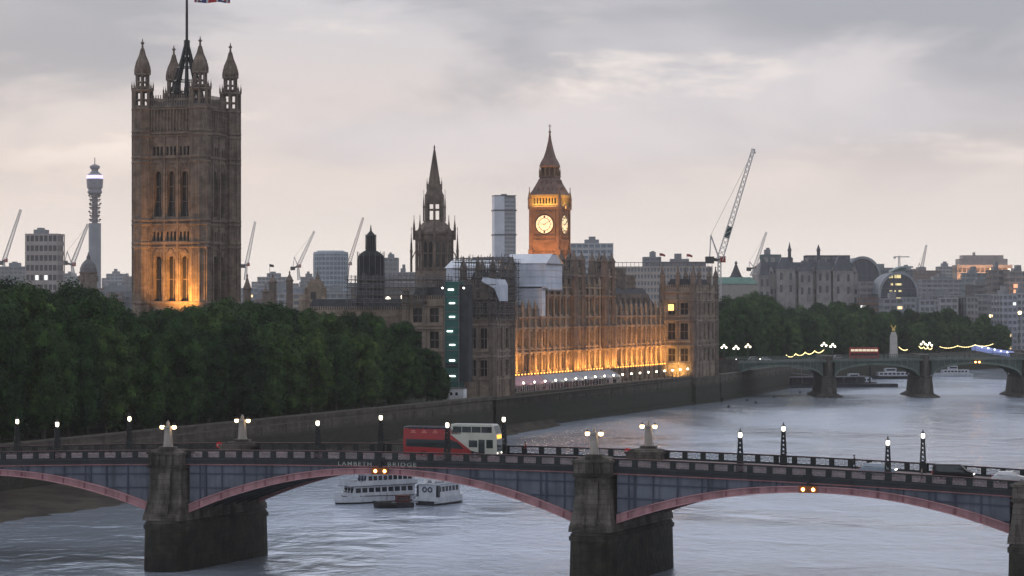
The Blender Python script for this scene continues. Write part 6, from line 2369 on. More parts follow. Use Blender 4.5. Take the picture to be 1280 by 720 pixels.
# floating pier and boats beyond the bridge
pn_ = thing('floating_pier', 'long dark floating pier with a roofed gangway behind the first arches', 'pier', (XP(1000, 1010), 1010, 0), R(14))
q = MB(); q.box(-22, 42, -4, 4, -.4, 1.4); q.build('pontoon', HULLD, pn_)
q = MB(); q.box(-18, 30, -3, 3, 4.2, 4.6); q.box(-18, 30, 2.6, 3, 1.4, 4.2)
for k in range(9):
    q.box(-18 + k * 6 - .15, -18 + k * 6 + .15, -3, -2.7, 1.4, 4.2)
q.build('shelter', mat('grey shelter', (.16, .165, .18), .6, streak=.3), pn_)
q = MB()
for u in (0, 2.2):
    q.path([(-30, 6, 9.2 + u), (6, 1.5, 5.0 + u)], .35)
for k in range(9):
    a = k / 8
    q.bar((-30 + 36 * a, 6 - 4.5 * a, 9.2 - 4.2 * a), (-30 + 36 * a, 6 - 4.5 * a, 11.4 - 4.2 * a), .2)
q.build('gangway', mat('grey gangway', (.2, .205, .22), .6), pn_)
q = MB()
for x in (-19, 8, 33):
    q.lathe(x, 4.6, [(.45, -1), (.45, 8.5), (.1, 9.2)], 8)
q.build('mooring_pile', BLACK, pn_)
def moored(label, px, Yb, L, rz, low=False):
    t = thing('moored_boat', label, 'boat', (XP(px, Yb), Yb, 0), rz)
    hull(L, 5, -.5, 1.3, .3, .6).build('hull', HULLD if low else HULLW, t)
    q = MB(); q.box(-L * .25, L * .4, -1.9, 1.9, 1.3, 3.2); q.box(-L * .1, L * .12, -1.3, 1.3, 3.2, 5.0); q.build('cabin', HULLW, t)
    q = MB()
    for k in range(7):
        q.box(-L * .22 + k * L * .085, -L * .22 + k * L * .085 + L * .06, -1.93, -1.89, 2.0, 2.8)
    q.box(-L * .08, L * .1, -1.33, -1.29, 3.8, 4.6)
    q.build('window', BGLS, t)
moored('white river boat with a raised wheelhouse seen under the arch right of the second pier', 1190, 1170, 20, R(8))
moored('long low dark boat with a pale cabin under the arch left of the second pier', 1112, 1130, 24, R(10), True)
moored('dark hulled boat close behind the first pier under the green bridge', 1066, 1040, 20, R(12), True)
for i, (px, py) in enumerate(((899, 500), (934, 501), (945, 504), (968, 497), (911, 509), (1000, 491))):
    Yb = H * F / (py - YH)
    t = thing('mooring_buoy', 'small dark mooring buoy floating off the palace end of the green bridge', 'buoy', (XP(px, Yb), Yb, 0), 0, 'mooring buoys')
    q = MB(); q.ball((0, 0, .1), .55, 0, 8, 6); q.lathe(0, 0, [(.12, .5), (.1, 1.0)], 6); q.build('float', HULLD, t)
# blue lit event roof on the far right of the bridge
tn = thing('event_tent', 'long blue lit tent roof at the far end of the green bridge', 'tent', (XP(1238, 1130), 1130, GZ), R(5))
q = MB()
q.loft([[(x, -3.5, z), (x, 0, z + 1.4), (x, 3.5, z), (x, 3.5, z - 1.3), (x, -3.5, z - 1.3)] for x, z in ((-8, 5.6), (-3, 4.8), (3, 3.4), (11, 2.4))])
q.build('roof', emit('blue lit canvas', (.22, .27, .55), .2), tn)
q = MB()
for k in range(6):
    q.ball((-5 + k * 3.0, -3.6, 6.0 - k * .65), .28, 0, 6, 4)
q.build('lamp', emit('tent bulb', (.95, .97, 1.0), 8), tn)
for i, (px, py, Yl, lab) in enumerate(((1238.5, 395, 1400, 'orange street light glowing among the trees at the far right, the larger of two'), (1248, 391.5, 1420, 'smaller orange street light among the trees at the far right'), (1274.5, 391, 1080, 'tall street light on a pole at the right edge of the photo'))):
    t = thing('street_lamp', lab, 'street lamp', (XP(px, Yl), Yl, GZ))
    zz = ZP(py, Yl) - GZ
    q = MB(); q.bar((0, 0, 0), (0, 0, zz), .22); q.build('pole', TUBE, t)
    q = MB(); q.ball((0, -.3, zz), (.95, .55, .8)[i], 0, 8, 6); q.build('lantern', emit('sodium lamp', (1.0, .62, .28), 7.0), t)
    if i == 0:
        for k in range(1):
            pass

# ------------------------------------------------------------------ the city behind
def facade_mat(name, wall, rough=.8):
    return mat(name, wall, rough, tuple(c * .8 for c in wall), .12, streak=.15)
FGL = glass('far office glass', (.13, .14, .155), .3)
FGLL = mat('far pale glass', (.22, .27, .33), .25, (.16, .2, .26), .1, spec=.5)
def office(name, label, cat, px0, px1, py, Y, wallc, floors=None, depth=18, bays=None, glassm=None, rz=0.0, plant=True, sill=.45, group=None, base=None):
    """storeys of recessed glazing between floor bands and piers"""
    x0, x1 = XP(px0, Y), XP(px1, Y)
    w = (x1 - x0) / 2
    base = GZ if base is None else base
    h = ZP(py, Y) - base
    t = thing(name, label, cat, ((x0 + x1) / 2, Y + depth / 2, base), rz, group)
    fl_ = floors or max(3, round(h / 3.6))
    fh = h / fl_
    by = bays or max(3, round(2 * w / 4.0))
    q = MB()
    q.box(-w + .5, w - .5, -depth / 2 + .5, depth / 2 - .5, 0, h - .1)
    q.build('glazing', glassm or FGL, t)
    q = MB()
    for k in range(fl_ + 1):
        z0 = k * fh - fh * sill * .5
        q.box(-w, w, -depth / 2, depth / 2, max(0, z0), min(h, z0 + fh * sill))
    for k in range(by + 1):
        x = -w + 2 * w * k / by
        q.box(max(-w, x - .35) - .02, min(w, x + .35) + .02, -depth / 2 - .02, -depth / 2 + .6, 0, h - .01)
    nd = max(2, round(depth / 4))
    for k in range(nd + 1):
        y = -depth / 2 + depth * k / nd
        for sx in (-1, 1):
            q.box(sx * w - .3 + .03 * sx, sx * w + .3 + .03 * sx, max(-depth / 2, y - .3), min(depth / 2, y + .3), 0, h - .02)
    q.build('wall', facade_mat('facade %02d%02d%02d' % tuple(int(c * 99) for c in wallc), wallc), t)
    rl = random.Random(int(px0 * 13 + py * 3))
    if rl.random() < (.75 if px0 > 890 else .3):
        for _ in range(rl.choice((1, 1, 2, 3))):
            k, f = rl.randrange(by), rl.randrange(fl_)
            xa, xb = -w + 2 * w * k / by + .5, -w + 2 * w * (k + 1) / by - .5
            za, zb_ = f * fh + fh * sill * .6, (f + 1) * fh - fh * sill * .6
            if zb_ - za > .4 and xb - xa > .4 and zb_ < h - .6:
                l_ = MB(); l_.quad((xa, -depth / 2 + .42, za), (xb, -depth / 2 + .42, za), (xb, -depth / 2 + .42, zb_), (xa, -depth / 2 + .42, zb_))
                l_.build('lit_window', rl.choice((emit('warm office light', (1.0, .74, .40), .9), emit('white office light', (.95, .95, .9), .8))), t)
    if plant:
        r = random.Random(int(px0 * 7 + px1))
        q = MB()
        a = r.uniform(-.7, -.2) * w
        q.box(a, a + w * r.uniform(.5, .9), -depth * .25, depth * .3, h, h + r.uniform(1.8, 3.6))
        q.box(a + w * .2, a + w * .5, -depth * .2, depth * .2, h + .5, h + r.uniform(3.8, 5.5))
        q.build('roof_plant', facade_mat('plant', (.24, .25, .27)), t)
    return t, w, h
def lattice(mb, p, q_, w, n, wb=.12):
    """square lattice boom from p to q_"""
    p, q_ = Vector(p), Vector(q_)
    d = (q_ - p).normalized()
    a = d.cross(Vector((0, 1, 0))).normalized() * (w / 2)
    b = Vector((0, w / 2, 0))
    cs_ = [(a + b), (a - b), (-a - b), (-a + b)]
    for c in cs_:
        mb.bar(p + c, q_ + c * .5, wb)
    for k in range(n):
        u, v = k / n, (k + 1) / n
        for i in range(4):
            c0, c1 = cs_[i], cs_[(i + 1) % 4]
            mb.bar(p + (q_ - p) * u + c0 * (1 - u * .5), p + (q_ - p) * v + c1 * (1 - v * .5), wb * .8)
CRW = mat('white crane paint', (.58, .58, .58), .6, (.45, .45, .45), .3)
CRD = mat('dark crane paint', (.06, .065, .07), .6)
CRR = mat('red crane paint', (.32, .05, .04), .6)
def crane(label, Y, base, pivot, tip, back, wscale=1.0, mats=None, top=None):
    """luffing crane: mast, jib, counter deck and A frame; photo points at distance Y"""
    mats = mats or CRW
    t = thing('tower_crane', label, 'crane', (XP(pivot[0], Y), Y, GZ))
    o = Vector(t.location)
    def P(pt):
        return Vector((XP(pt[0], Y), Y, ZP(pt[1], Y))) - o
    q = MB(); lattice(q, P(base), P(pivot), 2.0 * wscale, 14, .28 * wscale); q.build('mast', mats, t)
    q = MB(); lattice(q, P(pivot), P(tip), 2.2 * wscale, 22, .26 * wscale); q.build('jib', mats, t)
    q = MB()
    bp, pp = P(back), P(pivot)
    q.bar(pp, bp, 1.2 * wscale)
    q.build('counter_deck', CRD, t)
    q = MB(); q.box(bp.x - 1.6 * wscale, bp.x + 1.6 * wscale, -1.4 * wscale, 1.4 * wscale, bp.z - 1.6 * wscale, bp.z + 1.0 * wscale); q.build('counterweight', CRD, t)
    if top:
        tp_ = P(top)
        q = MB(); q.bar(pp, tp_, .5 * wscale); q.bar(bp, tp_, .4 * wscale); q.build('frame', mats, t)
        q = MB(); q.bar(tp_, pp + (P(tip) - pp) * .97, .10 * wscale); q.build('cable', CRD, t)
    q = MB(); q.box(pp.x + .3, pp.x + 2.2 * wscale, -1.1 * wscale, 1.1 * wscale, pp.z - .9 * wscale, pp.z + 1.4 * wscale); q.build('cab', CRR if mats is CRW else mats, t)
    return t
# the big white crane right of the palace
bc = crane('tall white luffing crane leaning over the right end of the palace roof', 1150, (898, 400), (899.5, 325), (942, 186), (887, 324), 1.25, CRW, (888.5, 294))
o = Vector(bc.location)
q = MB()
p0, p1 = Vector((XP(899.5, 1150), 1150, ZP(325, 1150))) - o, Vector((XP(942, 1150), 1150, ZP(186, 1150))) - o
q.bar(p0 + (p1 - p0) * .20, p0 + (p1 - p0) * .30, 2.6)
q.build('jib_collar', mat('dark green panel', (.03, .06, .05), .6), bc)
q = MB(); q.bar(p1, p1 + Vector((.8, 0, -2.2)), .5); q.build('hook_block', CRD, bc)
crane('small pale crane at the left edge of the photo', 2300, (4, 350), (5, 326), (26, 262), (1, 328), 1.5, CRW)
crane('small pale crane between the slab block and the cylindrical mast tower', 2200, (92, 345), (90, 331), (110, 280), (81, 328), 1.5, CRW, (84, 314))
crane('thin crane just right of the massive square tower', 2000, (307, 350), (308, 331), (319, 277), (304, 332), 1.2, CRW)
crane('thin crane with raised jib left of the pale cylinder block', 2100, (374, 350), (372.5, 333), (393, 289), (366, 335), 1.2, CRW, (368, 321))
crane('thin crane rising behind the right side of the pale cylinder block', 2200, (433, 352), (436, 330), (454, 272), (430, 332), 1.3, mat('pinkish crane paint', (.42, .33, .31), .6))
crane('thin crane beyond the green copper roof right of the big white crane', 1900, (939, 345), (943, 335), (958, 290), (936, 336), 1.1, CRW, (937, 327))
crane('thin dark crane rising at the far right skyline', 2500, (1150, 345), (1152, 336), (1158, 306), (1147, 337), 1.2, CRW, (1149, 329))
hc = thing('tower_crane', 'small hammerhead crane with flat jib above the arched glass station', 'crane', (XP(1124, 2400), 2400, GZ))
q = MB(); zz = ZP(321, 2400) - GZ; lattice(q, (0, 0, zz - 14), (0, 0, zz + 1), 2.2, 10, .3); q.build('mast', CRW, hc)
q = MB(); q.bar((-5.5, 0, zz), (10, 0, zz), 1.0); q.bar((-5.5, 0, zz - .8), (-3.5, 0, zz - .8), 2.0); q.build('jib', CRW, hc)

# left: slab block, mast tower, domed turret
office('slab_block', 'grey slab office block at far left with projecting floor edges', 'office block', 33, 74, 292, 1700, (.40, .36, .35), 11, 16, 7, mat('slab dark glass', (.09, .09, .10), .3), R(-8), True, .42)
tw_ = thing('mast_tower', 'tall cylindrical telecom tower with a lilac lit band near its top', 'telecom tower', (XP(118.5, 3000), 3000, 20))
def bz(py):
    return ZP(py, 3000) - 20
q = MB()
q.lathe(0, 0, [(7.6, 0), (7.6, bz(279)), (5, bz(279))], 20)
q.build('shaft', mat('tower grey glass', (.27, .29, .33), .5, (.2, .22, .26), .05), tw_)
q = MB()
q.lathe(0, 0, [(3.6, bz(279)), (3.6, bz(243))], 12)
for k, (py, r_) in enumerate(((277, 6.5), (272, 5.5), (267, 6.6), (262, 5.8), (257, 6.8), (252, 6.0), (247, 6.8))):
    q.lathe(0, 0, [(r_, bz(py)), (r_, bz(py - 1.3))], 14)
    for j in range(5):
        a = j * 1.257 + k
        q.ball((r_ * math.cos(a), r_ * math.sin(a), bz(py - 2.6)), 1.5, 0, 6, 4)
q.build('aerial_gallery', mat('aerial grey', (.20, .17, .19), .7), tw_)
q = MB()
q.lathe(0, 0, [(6, bz(244)), (9.0, bz(241)), (9.0, bz(239)), (8.2, bz(238.5)), (8.2, bz(236)), (9.6, bz(235)), (10.2, bz(225)), (10.2, bz(223.5))], 24)
q.lathe(0, 0, [(9.6, bz(219)), (6.0, bz(216)), (4.2, bz(214)), (4.2, bz(212)), (6.2, bz(210)), (6.2, bz(207.5)), (3.0, bz(206)), (.5, bz(205))], 20)
q.bar((0, 0, bz(206)), (0, 0, bz(197)), .9)
q.build('head', mat('tower head grey', (.24, .24, .28), .5), tw_)
q = MB(); q.lathe(0, 0, [(10.0, bz(223.4)), (10.0, bz(219.1))], 24); q.build('lit_band', emit('lilac screen', (.72, .60, .95), 1.0), tw_)
dt = thing('domed_turret', 'dark domed turret with a small lantern above the trees at far left', 'dome', (XP(110.5, 1250), 1250, GZ))
def dz2(py):
    return ZP(py, 1250) - GZ
q = MB(); q.lathe(0, 0, [(4.4, 0), (4.4, dz2(342)), (4.8, dz2(341)), (4.8, dz2(340))], 12); q.build('drum', STONE_TOP, dt)
q = MB(); q.lathe(0, 0, [(4.4, dz2(340)), (4.3, dz2(335)), (3.4, dz2(330)), (2.0, dz2(326)), (1.0, dz2(324)), (1.0, dz2(321)), (.6, dz2(319)), (.1, dz2(315))], 12); q.build('dome', mat('lead dome', (.14, .14, .15), .6), dt)
q = MB()
for k in range(6):
    a = k * math.pi / 3
    q.lathe(4.45 * math.cos(a), 4.45 * math.sin(a), [(.8, dz2(352)), (.8, dz2(345)), (.1, dz2(344))], 6)
q.build('column', STONE_TOP, dt)
def spirelet(name, label, px, py, Y, r, body_py, m=None):
    t = thing(name, label, 'spire', (XP(px, Y), Y, GZ))
    z = lambda p: ZP(p, Y) - GZ
    q = MB(); q.lathe(0, 0, [(r, 0), (r, z(body_py)), (r * 1.2, z(body_py) + .2), (r * 1.2, z(body_py) + .6)], 8); q.build('turret', m or STONE_TOP, t)
    q = MB(); q.lathe(0, 0, [(r * 1.05, z(body_py) + .6), (r * .55, z(body_py + (py - body_py) * .45)), (r * .15, z(py + 4)), (r * .3, z(py + 3.2)), (.06, z(py))], 8); q.build('spire', m or STONE_TOP, t)
    return t
spirelet('stone_spire', 'dark small spire at the foot of the square tower, leftmost of the row', 309, 342, 900, 1.5, 362)
spirelet('stone_spire', 'dark stepped stone spire under a small flag', 341, 342, 900, 1.5, 354)
spirelet('stone_spire', 'dark slender stone spire just right of the flag', 362, 338, 900, 1.3, 352)
spirelet('stone_spire', 'thin needle fleche in front of the pale cylinder block', 397, 334, 1150, .9, 349)
spirelet('stone_spire', 'tiny low spire between the leftmost spire and the flagged spire', 332, 356, 1000, 1.4, 366)
f_ = thing('flag', 'small dark flag on a thin pole over the row of spires', 'flag', (XP(337, 905), 905, GZ))
q = MB(); q.bar((0, 0, ZP(348, 905) - GZ - 6), (0, 0, ZP(330, 905) - GZ), .12); q.build('flagpole', BLACK, f_)
q = MB(); q.add([(0, 0, ZP(330, 905) - GZ), (1.5, .2, ZP(331, 905) - GZ), (1.6, .1, ZP(334, 905) - GZ), (0, 0, ZP(333.5, 905) - GZ)], ((0, 1, 2, 3),)); q.build('cloth', BLACK, f_)
sq_ = thing('stone_tower', 'squat buff stone tower with a stepped flat top above the trees', 'tower', (XP(394.5, 830), 830, GZ), R(-12))
z = lambda p: ZP(p, 830) - GZ
q = MB(); q.box(-2.7, 2.7, -2.7, 2.7, 0, z(361)); q.box(-2.3, 2.3, -2.3, 2.3, z(361), z(352)); q.box(-1.5, 1.5, -1.5, 1.5, z(352), z(349))
for x in (-2.7, 2.7):
    for y in (-2.7, 2.7):
        q.lathe(x, y, [(.5, 0), (.5, z(360)), (.1, z(357))], 6)
q.build('tower', STONE, sq_)
q = MB(); q.quad((-.9, -2.72, z(374)), (.9, -2.72, z(374)), (.9, -2.72, z(365)), (-.9, -2.72, z(365))); q.build('window', WINDK, sq_)
# black netted octagonal tower
bt_ = thing('netted_tower', 'black octagonal tower shrouded in dark scaffolding with a pointed cap', 'tower', (XP(463.5, 850), 850, GZ), R(10))
z = lambda p: ZP(p, 850) - GZ
NETB = mat('black debris netting', (.016, .019, .022), .9, (.026, .03, .034), .7, streak=.4)
q = MB(); q.lathe(0, 0, [(4.9, z(400)), (4.9, z(352)), (5.0, z(352) + .4), (4.7, z(335)), (4.8, z(334)), (4.6, z(320))], 12); q.lathe(0, 0, [(4.6, z(320)), (3.4, z(316)), (1.9, z(313)), (1.75, z(311)), (1.7, z(296)), (1.9, z(295))], 12); q.build('netting', NETB, bt_)
q = MB(); q.lathe(0, 0, [(1.9, z(295)), (1.2, z(292)), (.4, z(289)), (.1, z(281))], 8); q.build('cap', BLACK, bt_)
q = MB()
for k in range(14):
    a = 2 * math.pi * k / 14
    q.bar((4.75 * math.cos(a), 4.75 * math.sin(a), z(353)), (4.75 * math.cos(a), 4.75 * math.sin(a), z(314 + (k % 3))), .16)
    q.bar((1.9 * math.cos(a), 1.9 * math.sin(a), z(312)), (1.9 * math.cos(a), 1.9 * math.sin(a), z(293)), .1)
q.build('frame', TUBE, bt_)
q = MB(); q.lathe(0, 0, [(4.6, 0), (4.6, z(357)), (4.9, z(355)), (4.9, z(352.5))], 12); q.build('base', STONE, bt_)
# skyline blocks: (name, label, px0, px1, top row, distance, wall colour, depth, glass)
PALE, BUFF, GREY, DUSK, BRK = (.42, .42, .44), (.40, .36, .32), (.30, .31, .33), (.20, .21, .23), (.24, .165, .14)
blocks = [
    ('office_block', 'low hazy grey block at the left edge under the small pale crane', 0, 33, 333, 2100, GREY, 20, FGL),
    ('office_block', 'hazy low block just right of the slab block', 74, 100, 345, 2300, PALE, 20, FGL),
    ('office_block', 'pale hazy block between the mast tower and the square tower', 133, 153, 342, 2600, PALE, 20, FGLL),
    ('office_block', 'small hazy block left of the square tower, stepped lower', 152, 170, 352, 2400, GREY, 20, FGL),
    ('office_block', 'long low grey roof block below the mast tower above the trees', 118, 172, 363, 1500, (.25, .27, .3), 20, FGL),
    ('office_block', 'long flat hazy block right of the square tower', 322, 362, 346, 2300, PALE, 24, FGL),
    ('office_block', 'low pale terrace block behind the row of spires', 302, 376, 360, 1700, (.34, .36, .4), 20, FGLL),
    ('office_block', 'grey hazy block right of the thin raised crane', 376, 394, 346, 2400, GREY, 20, FGL),
    ('office_block', 'low pale building with banded windows left of the black netted tower', 404, 447, 366, 1300, (.36, .38, .41), 18, FGL),
    ('office_block', 'grey tall block directly right of the black netted tower', 479, 497, 322, 1900, GREY, 16, FGL),
    ('office_block', 'lower grey shoulder block between the netted tower and the needle spire', 496, 518, 340, 1700, (.33, .33, .34), 16, FGL),
    ('office_block', 'long low dark stone building under the netted tower', 440, 520, 359, 1000, (.22, .19, .165), 14, FGL),
    ('office_block', 'pale modern block directly right of the clock tower', 713, 766, 304, 1500, (.48, .49, .53), 30, FGLL),
    ('office_block', 'small block with a lit top storey behind the palace chimneys', 805, 826, 321, 1700, (.3, .31, .35), 16, FGL),
    ('office_block', 'low dark block left of the big white crane', 826, 882, 327, 1600, (.27, .24, .24), 16, FGL),
    ('office_block', 'far pale block on the skyline left of the massive lit block', 1174, 1196, 333, 2500, PALE, 20, FGL),
    ('office_block', 'brownish far block just left of the pale skyline block', 1140, 1176, 338, 2400, BRK, 20, FGL),
    ('office_block', 'long grey stone terrace with rows of windows right of the arched station', 1152, 1218, 349, 1900, (.33, .34, .37), 20, FGL),
    ('office_block', 'long white roofed building low behind the embankment trees', 1158, 1216, 369, 1650, (.34, .33, .35), 18, FGL),
    ('office_block', 'grey block with dark mansard in front of the massive lit block', 1207, 1240, 341, 1750, (.28, .32, .34), 18, FGL),
    ('office_block', 'stone building with tall dark windows at the right edge, stepped front', 1240, 1262, 337, 1500, (.30, .27, .26), 18, FGL),
    ('office_block', 'stone building with a glowing orange stair at the right edge', 1262, 1300, 339, 1480, (.33, .30, .29), 18, FGL),
    ('office_block', 'low building with dark bays behind the trees left of the right edge block', 1213, 1244, 356, 1560, (.22, .20, .20), 16, FGL),
    ('office_block', 'far hazy strip block between the two far right cranes', 1120, 1145, 336, 2800, PALE, 20, FGL),
]
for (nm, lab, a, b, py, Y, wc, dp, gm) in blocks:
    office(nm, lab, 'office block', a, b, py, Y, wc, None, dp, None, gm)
# orange lit stair on the right edge block
st_ = thing('lit_stair', 'column of glowing orange stair windows on the block at the right edge', 'stair window', (XP(1270, 1478), 1477.5, GZ))
for py in (357, 364, 371, 378):
    zz = ZP(py, 1478) - GZ
    q = MB(); q.box(-1.6, 1.6, -.4, -.1, zz - 1.3, zz + .9); q.build('window', emit('orange stair', (1.0, .42, .22), .8), st_)
# cylinder block
cb = thing('office_tower', 'pale blue glass office tower with a curved front', 'office block', (XP(413.5, 2000), 2000, GZ))
z = lambda p: ZP(p, 2000) - GZ
CR = (XP(435, 2000) - XP(392, 2000)) / 2
q = MB(); q.lathe(0, 0, [(CR - .4, 0), (CR - .4, z(317))], 28); q.build('glazing', FGLL, cb)
q = MB()
zz = 2.0
while zz < z(318):
    q.lathe(0, 0, [(CR, zz), (CR, zz + 1.3)], 28)
    zz += 3.9
q.lathe(0, 0, [(CR, z(318)), (CR, z(315)), (CR - 3, z(314.5)), (CR - 3, z(313.5))], 28)
for k in range(28):
    a = 2 * math.pi * k / 28
    q.bar((CR * math.cos(a), CR * math.sin(a), 0), (CR * math.cos(a), CR * math.sin(a), z(317)), .6)
q.build('wall', facade_mat('tower bands', (.42, .48, .54)), cb)
# wrapped tall tower behind the tents
wt_ = thing('office_tower', 'tall slim tower, half white sheet and half grey grid, left of the clock tower', 'office block', (XP(630, 2100), 2100, GZ), R(10))
z = lambda p: ZP(p, 2100) - GZ
q = MB(); q.box(-8.8, 8.8, -6, 6, 0, z(246)); q.build('glazing', FGL, wt_)
q = MB()
zz = 3.0
while zz < z(247):
    q.box(-.6, 9.2, -6.4, 6.4, zz, zz + 1.5)
    zz += 3.5
for k in range(8):
    x = -.6 + k * 1.38
    q.box(x - .2, x + .2, -6.5, -5.9, 0, z(247))
q.build('wall', facade_mat('grid grey', (.38, .40, .44)), wt_)
q = MB(); q.box(-9.4, -.7, -6.6, 6.6, z(350), z(245)); q.build('sheeting', mat('far white sheet', (.62, .66, .74), .6, (.5, .55, .62), .08, streak=.3), wt_)
q = MB(); q.box(-10, 10, -7, 7, z(264), z(262.3)); q.box(-10, 10, -7, 7, z(294.5), z(292.8)); q.box(-9.6, 9.6, -6.8, 6.8, z(245.5), z(244.3)); q.box(-2.4, 2.2, -2, 2, z(245), z(242.6)); q.build('cradle', mat('dark cradle', (.10, .11, .13), .6), wt_)
# long roof with rail behind the river front
t, w, h = office('long_block', 'long pale block with a railed roof behind the palace chimneys', 'office block', 768, 890, 333, 1250, (.44, .40, .38), None, 20, 30, FGLL, 0, False)
q = MB()
for k in range(25):
    x = -w + 2 * w * k / 24
    q.bar((x, -10, h), (x, -10, h + 2.0), .2)
q.path([(-w, -10, h + 2), (w, -10, h + 2)], .3)
q.build('railing', TUBE, t)
for px, py, nm in ((828, 319, 'left'), (862, 320, 'right')):
    f_ = thing('flag', 'small flag on the %s over the railed roof behind the palace' % ('taller pole' if nm == 'left' else 'pole nearer the big crane'), 'flag', (XP(px, 1240), 1240, GZ))
    zz = ZP(py, 1240) - GZ
    q = MB(); q.bar((-1.4, 0, zz - 8), (-1.4, 0, zz + 1.2), .14); q.build('flagpole', BLACK, f_)
    q = MB(); q.add([(-1.4, 0, zz + 1.1), (.2, .2, zz + .9), (1.5, -.1, zz + .2), (1.4, -.1, zz - .8), (.2, .2, zz - .4), (-1.4, 0, zz - .3)], ((0, 1, 4, 5), (1, 2, 3, 4))); q.build('cloth', CRR, f_)
# green copper roofed block and turreted mansion range right of the crane
t = thing('copper_roof_block', 'pale block with a low green copper roof right of the big white crane', 'building', (XP(918, 1350), 1350, GZ))
z = lambda p: ZP(p, 1350) - GZ
q = MB(); q.box(-12, 12, -8, 8, 0, z(355)); q.build('wall', facade_mat('block pale', (.36, .34, .32)), t)
q = MB(); q.loft([[(-12.4, -8.4, z(355)), (12.4, -8.4, z(355)), (12.4, 8.4, z(355)), (-12.4, 8.4, z(355))], [(-9, -3, z(346.5)), (9, -3, z(346.5)), (9, 3, z(346.5)), (-9, 3, z(346.5))]]); q.build('roof', mat('copper green', (.14, .25, .21), .7, (.11, .2, .17), .3), t)
spirelet('pyramid_roof', 'dark steep pyramid roof with finial behind the green copper roof', 920, 326, 1400, 3.4, 347, mat('dark slate far', (.08, .085, .095), .7))
WH = mat('mansion stone', (.33, .315, .31), .85, (.22, .21, .21), .15, streak=.35)
MANS = mat('mansion slate', (.10, .105, .125), .6, (.07, .075, .09), .3)
mn = thing('mansion_block', 'turreted pale stone mansion block with steep dark roofs behind the embankment trees', 'building', (XP(1006, 1400), 1400, GZ), R(8))
z = lambda p: ZP(p, 1400) - GZ
sc_ = 1400 / F
q = MB()
ops = []
mw = 62 * sc_
Wm = Wall((-mw, -10, 0), 0)
nb_ = 22
for k in range(nb_):
    for f in range(7):
        c = (k + .5) * 2 * mw / nb_
        zz = 4 + f * 4.6
        if zz + 3 < z(345):
            ops.append((c - .75, c + .75, zz, zz + 2.7))
Wm.surface(q, 0, 2 * mw, 0, z(342), ops, .6)
for f in range(7):
    zz = 3 + f * 4.6
    if zz < z(344):
        Wm.band(q, 0, 2 * mw, zz, zz + .4, .25)
q.box(-mw, mw, -9.3, 10, 0, z(342) - .2)
q.build('wall', WH, mn)
q = MB()
for (a, b) in Wm and [(o[:2], o[2:4]) for o in ops]:
    q.quad(Wm.p(a[0], b[0], .58), Wm.p(a[1], b[0], .58), Wm.p(a[1], b[1], .58), Wm.p(a[0], b[1], .58))
MWIN = glass('mansion window', (.055, .06, .07), .3)
wq = q.build('window', MWIN, mn)
wq['kind'] = 'stuff'
q = MB()
q.loft([[(-mw, -10.3, z(342)), (mw, -10.3, z(342)), (mw, 10.3, z(342)), (-mw, 10.3, z(342))], [(-mw + 3, -6, z(328)), (mw - 3, -6, z(328)), (mw - 3, 6, z(328)), (-mw + 3, 6, z(328))]])
mr_ = q.build('roof', MANS, mn)
for px, w_, hb, ht, nm in ((948, 7, 345, 325, 0), (975, 12, 337, 322, 1), (1000, 9, 340, 326, 0), (1023, 9, 338, 324, 0), (1048, 13, 339, 320, 1)):
    x = (px - 1006) * sc_
    q = MB()
    q.box(x - w_ * sc_, x + w_ * sc_, -12.4, -10.02, 0, z(hb))
    q.box(x - w_ * sc_ - .3, x + w_ * sc_ + .3, -12.7, -10.03, z(hb) - .5, z(hb))
    q.build('bay', WH, mn)
    q = MB()
    q.loft([[(x - w_ * sc_, -12.4, z(hb)), (x + w_ * sc_, -12.4, z(hb)), (x + w_ * sc_, -7, z(hb)), (x - w_ * sc_, -7, z(hb))], [(x - w_ * sc_ * .3, -9, z(ht)), (x + w_ * sc_ * .3, -9, z(ht)), (x + w_ * sc_ * .3, -7.5, z(ht)), (x - w_ * sc_ * .3, -7.5, z(ht))]])
    q.build('mansard', MANS, mr_)
    q = MB()
    for k in (-.5, .5):
        q.quad((x + k * w_ * sc_ - .7, -12.43, z(hb) - 6), (x + k * w_ * sc_ + .7, -12.43, z(hb) - 6), (x + k * w_ * sc_ + .7, -12.43, z(hb) - 2), (x + k * w_ * sc_ - .7, -12.43, z(hb) - 2))
        q.quad((x + k * w_ * sc_ - .7, -12.43, z(hb) - 13), (x + k * w_ * sc_ + .7, -12.43, z(hb) - 13), (x + k * w_ * sc_ + .7, -12.43, z(hb) - 9), (x + k * w_ * sc_ - .7, -12.43, z(hb) - 9))
    q.build('window', MWIN, mn)
for k in range(14):
    x = -mw + (k + .5) * 2 * mw / 14
    q = MB()
    q.box(x - 1.1, x + 1.1, -10.6, -7.5, z(344), z(338.5))
    q.add([(x - 1.3, -10.7, z(338.5)), (x + 1.3, -10.7, z(338.5)), (x, -10.7, z(334)), (x - 1.3, -6, z(338.5)), (x + 1.3, -6, z(338.5)), (x, -6, z(334))], ((0, 1, 2), (3, 5, 4), (0, 2, 5, 3), (1, 4, 5, 2)))
    q.box(x - .5, x + .5, -10.64, -10.61, z(343), z(339.5), 1)
    q.build('dormer', [WH, MWIN], mr_)
for px, top_ in ((983, 303), (1020, 306)):
    x = (px - 1006) * sc_
    q = MB()
    q.lathe(x, -6, [(1.3, z(335)), (1.3, z(322)), (.95, z(321)), (.95, z(314)), (1.3, z(313.5)), (.6, z(309)), (.1, z(top_))], 8)
    q.build('turret', MANS, mr_)
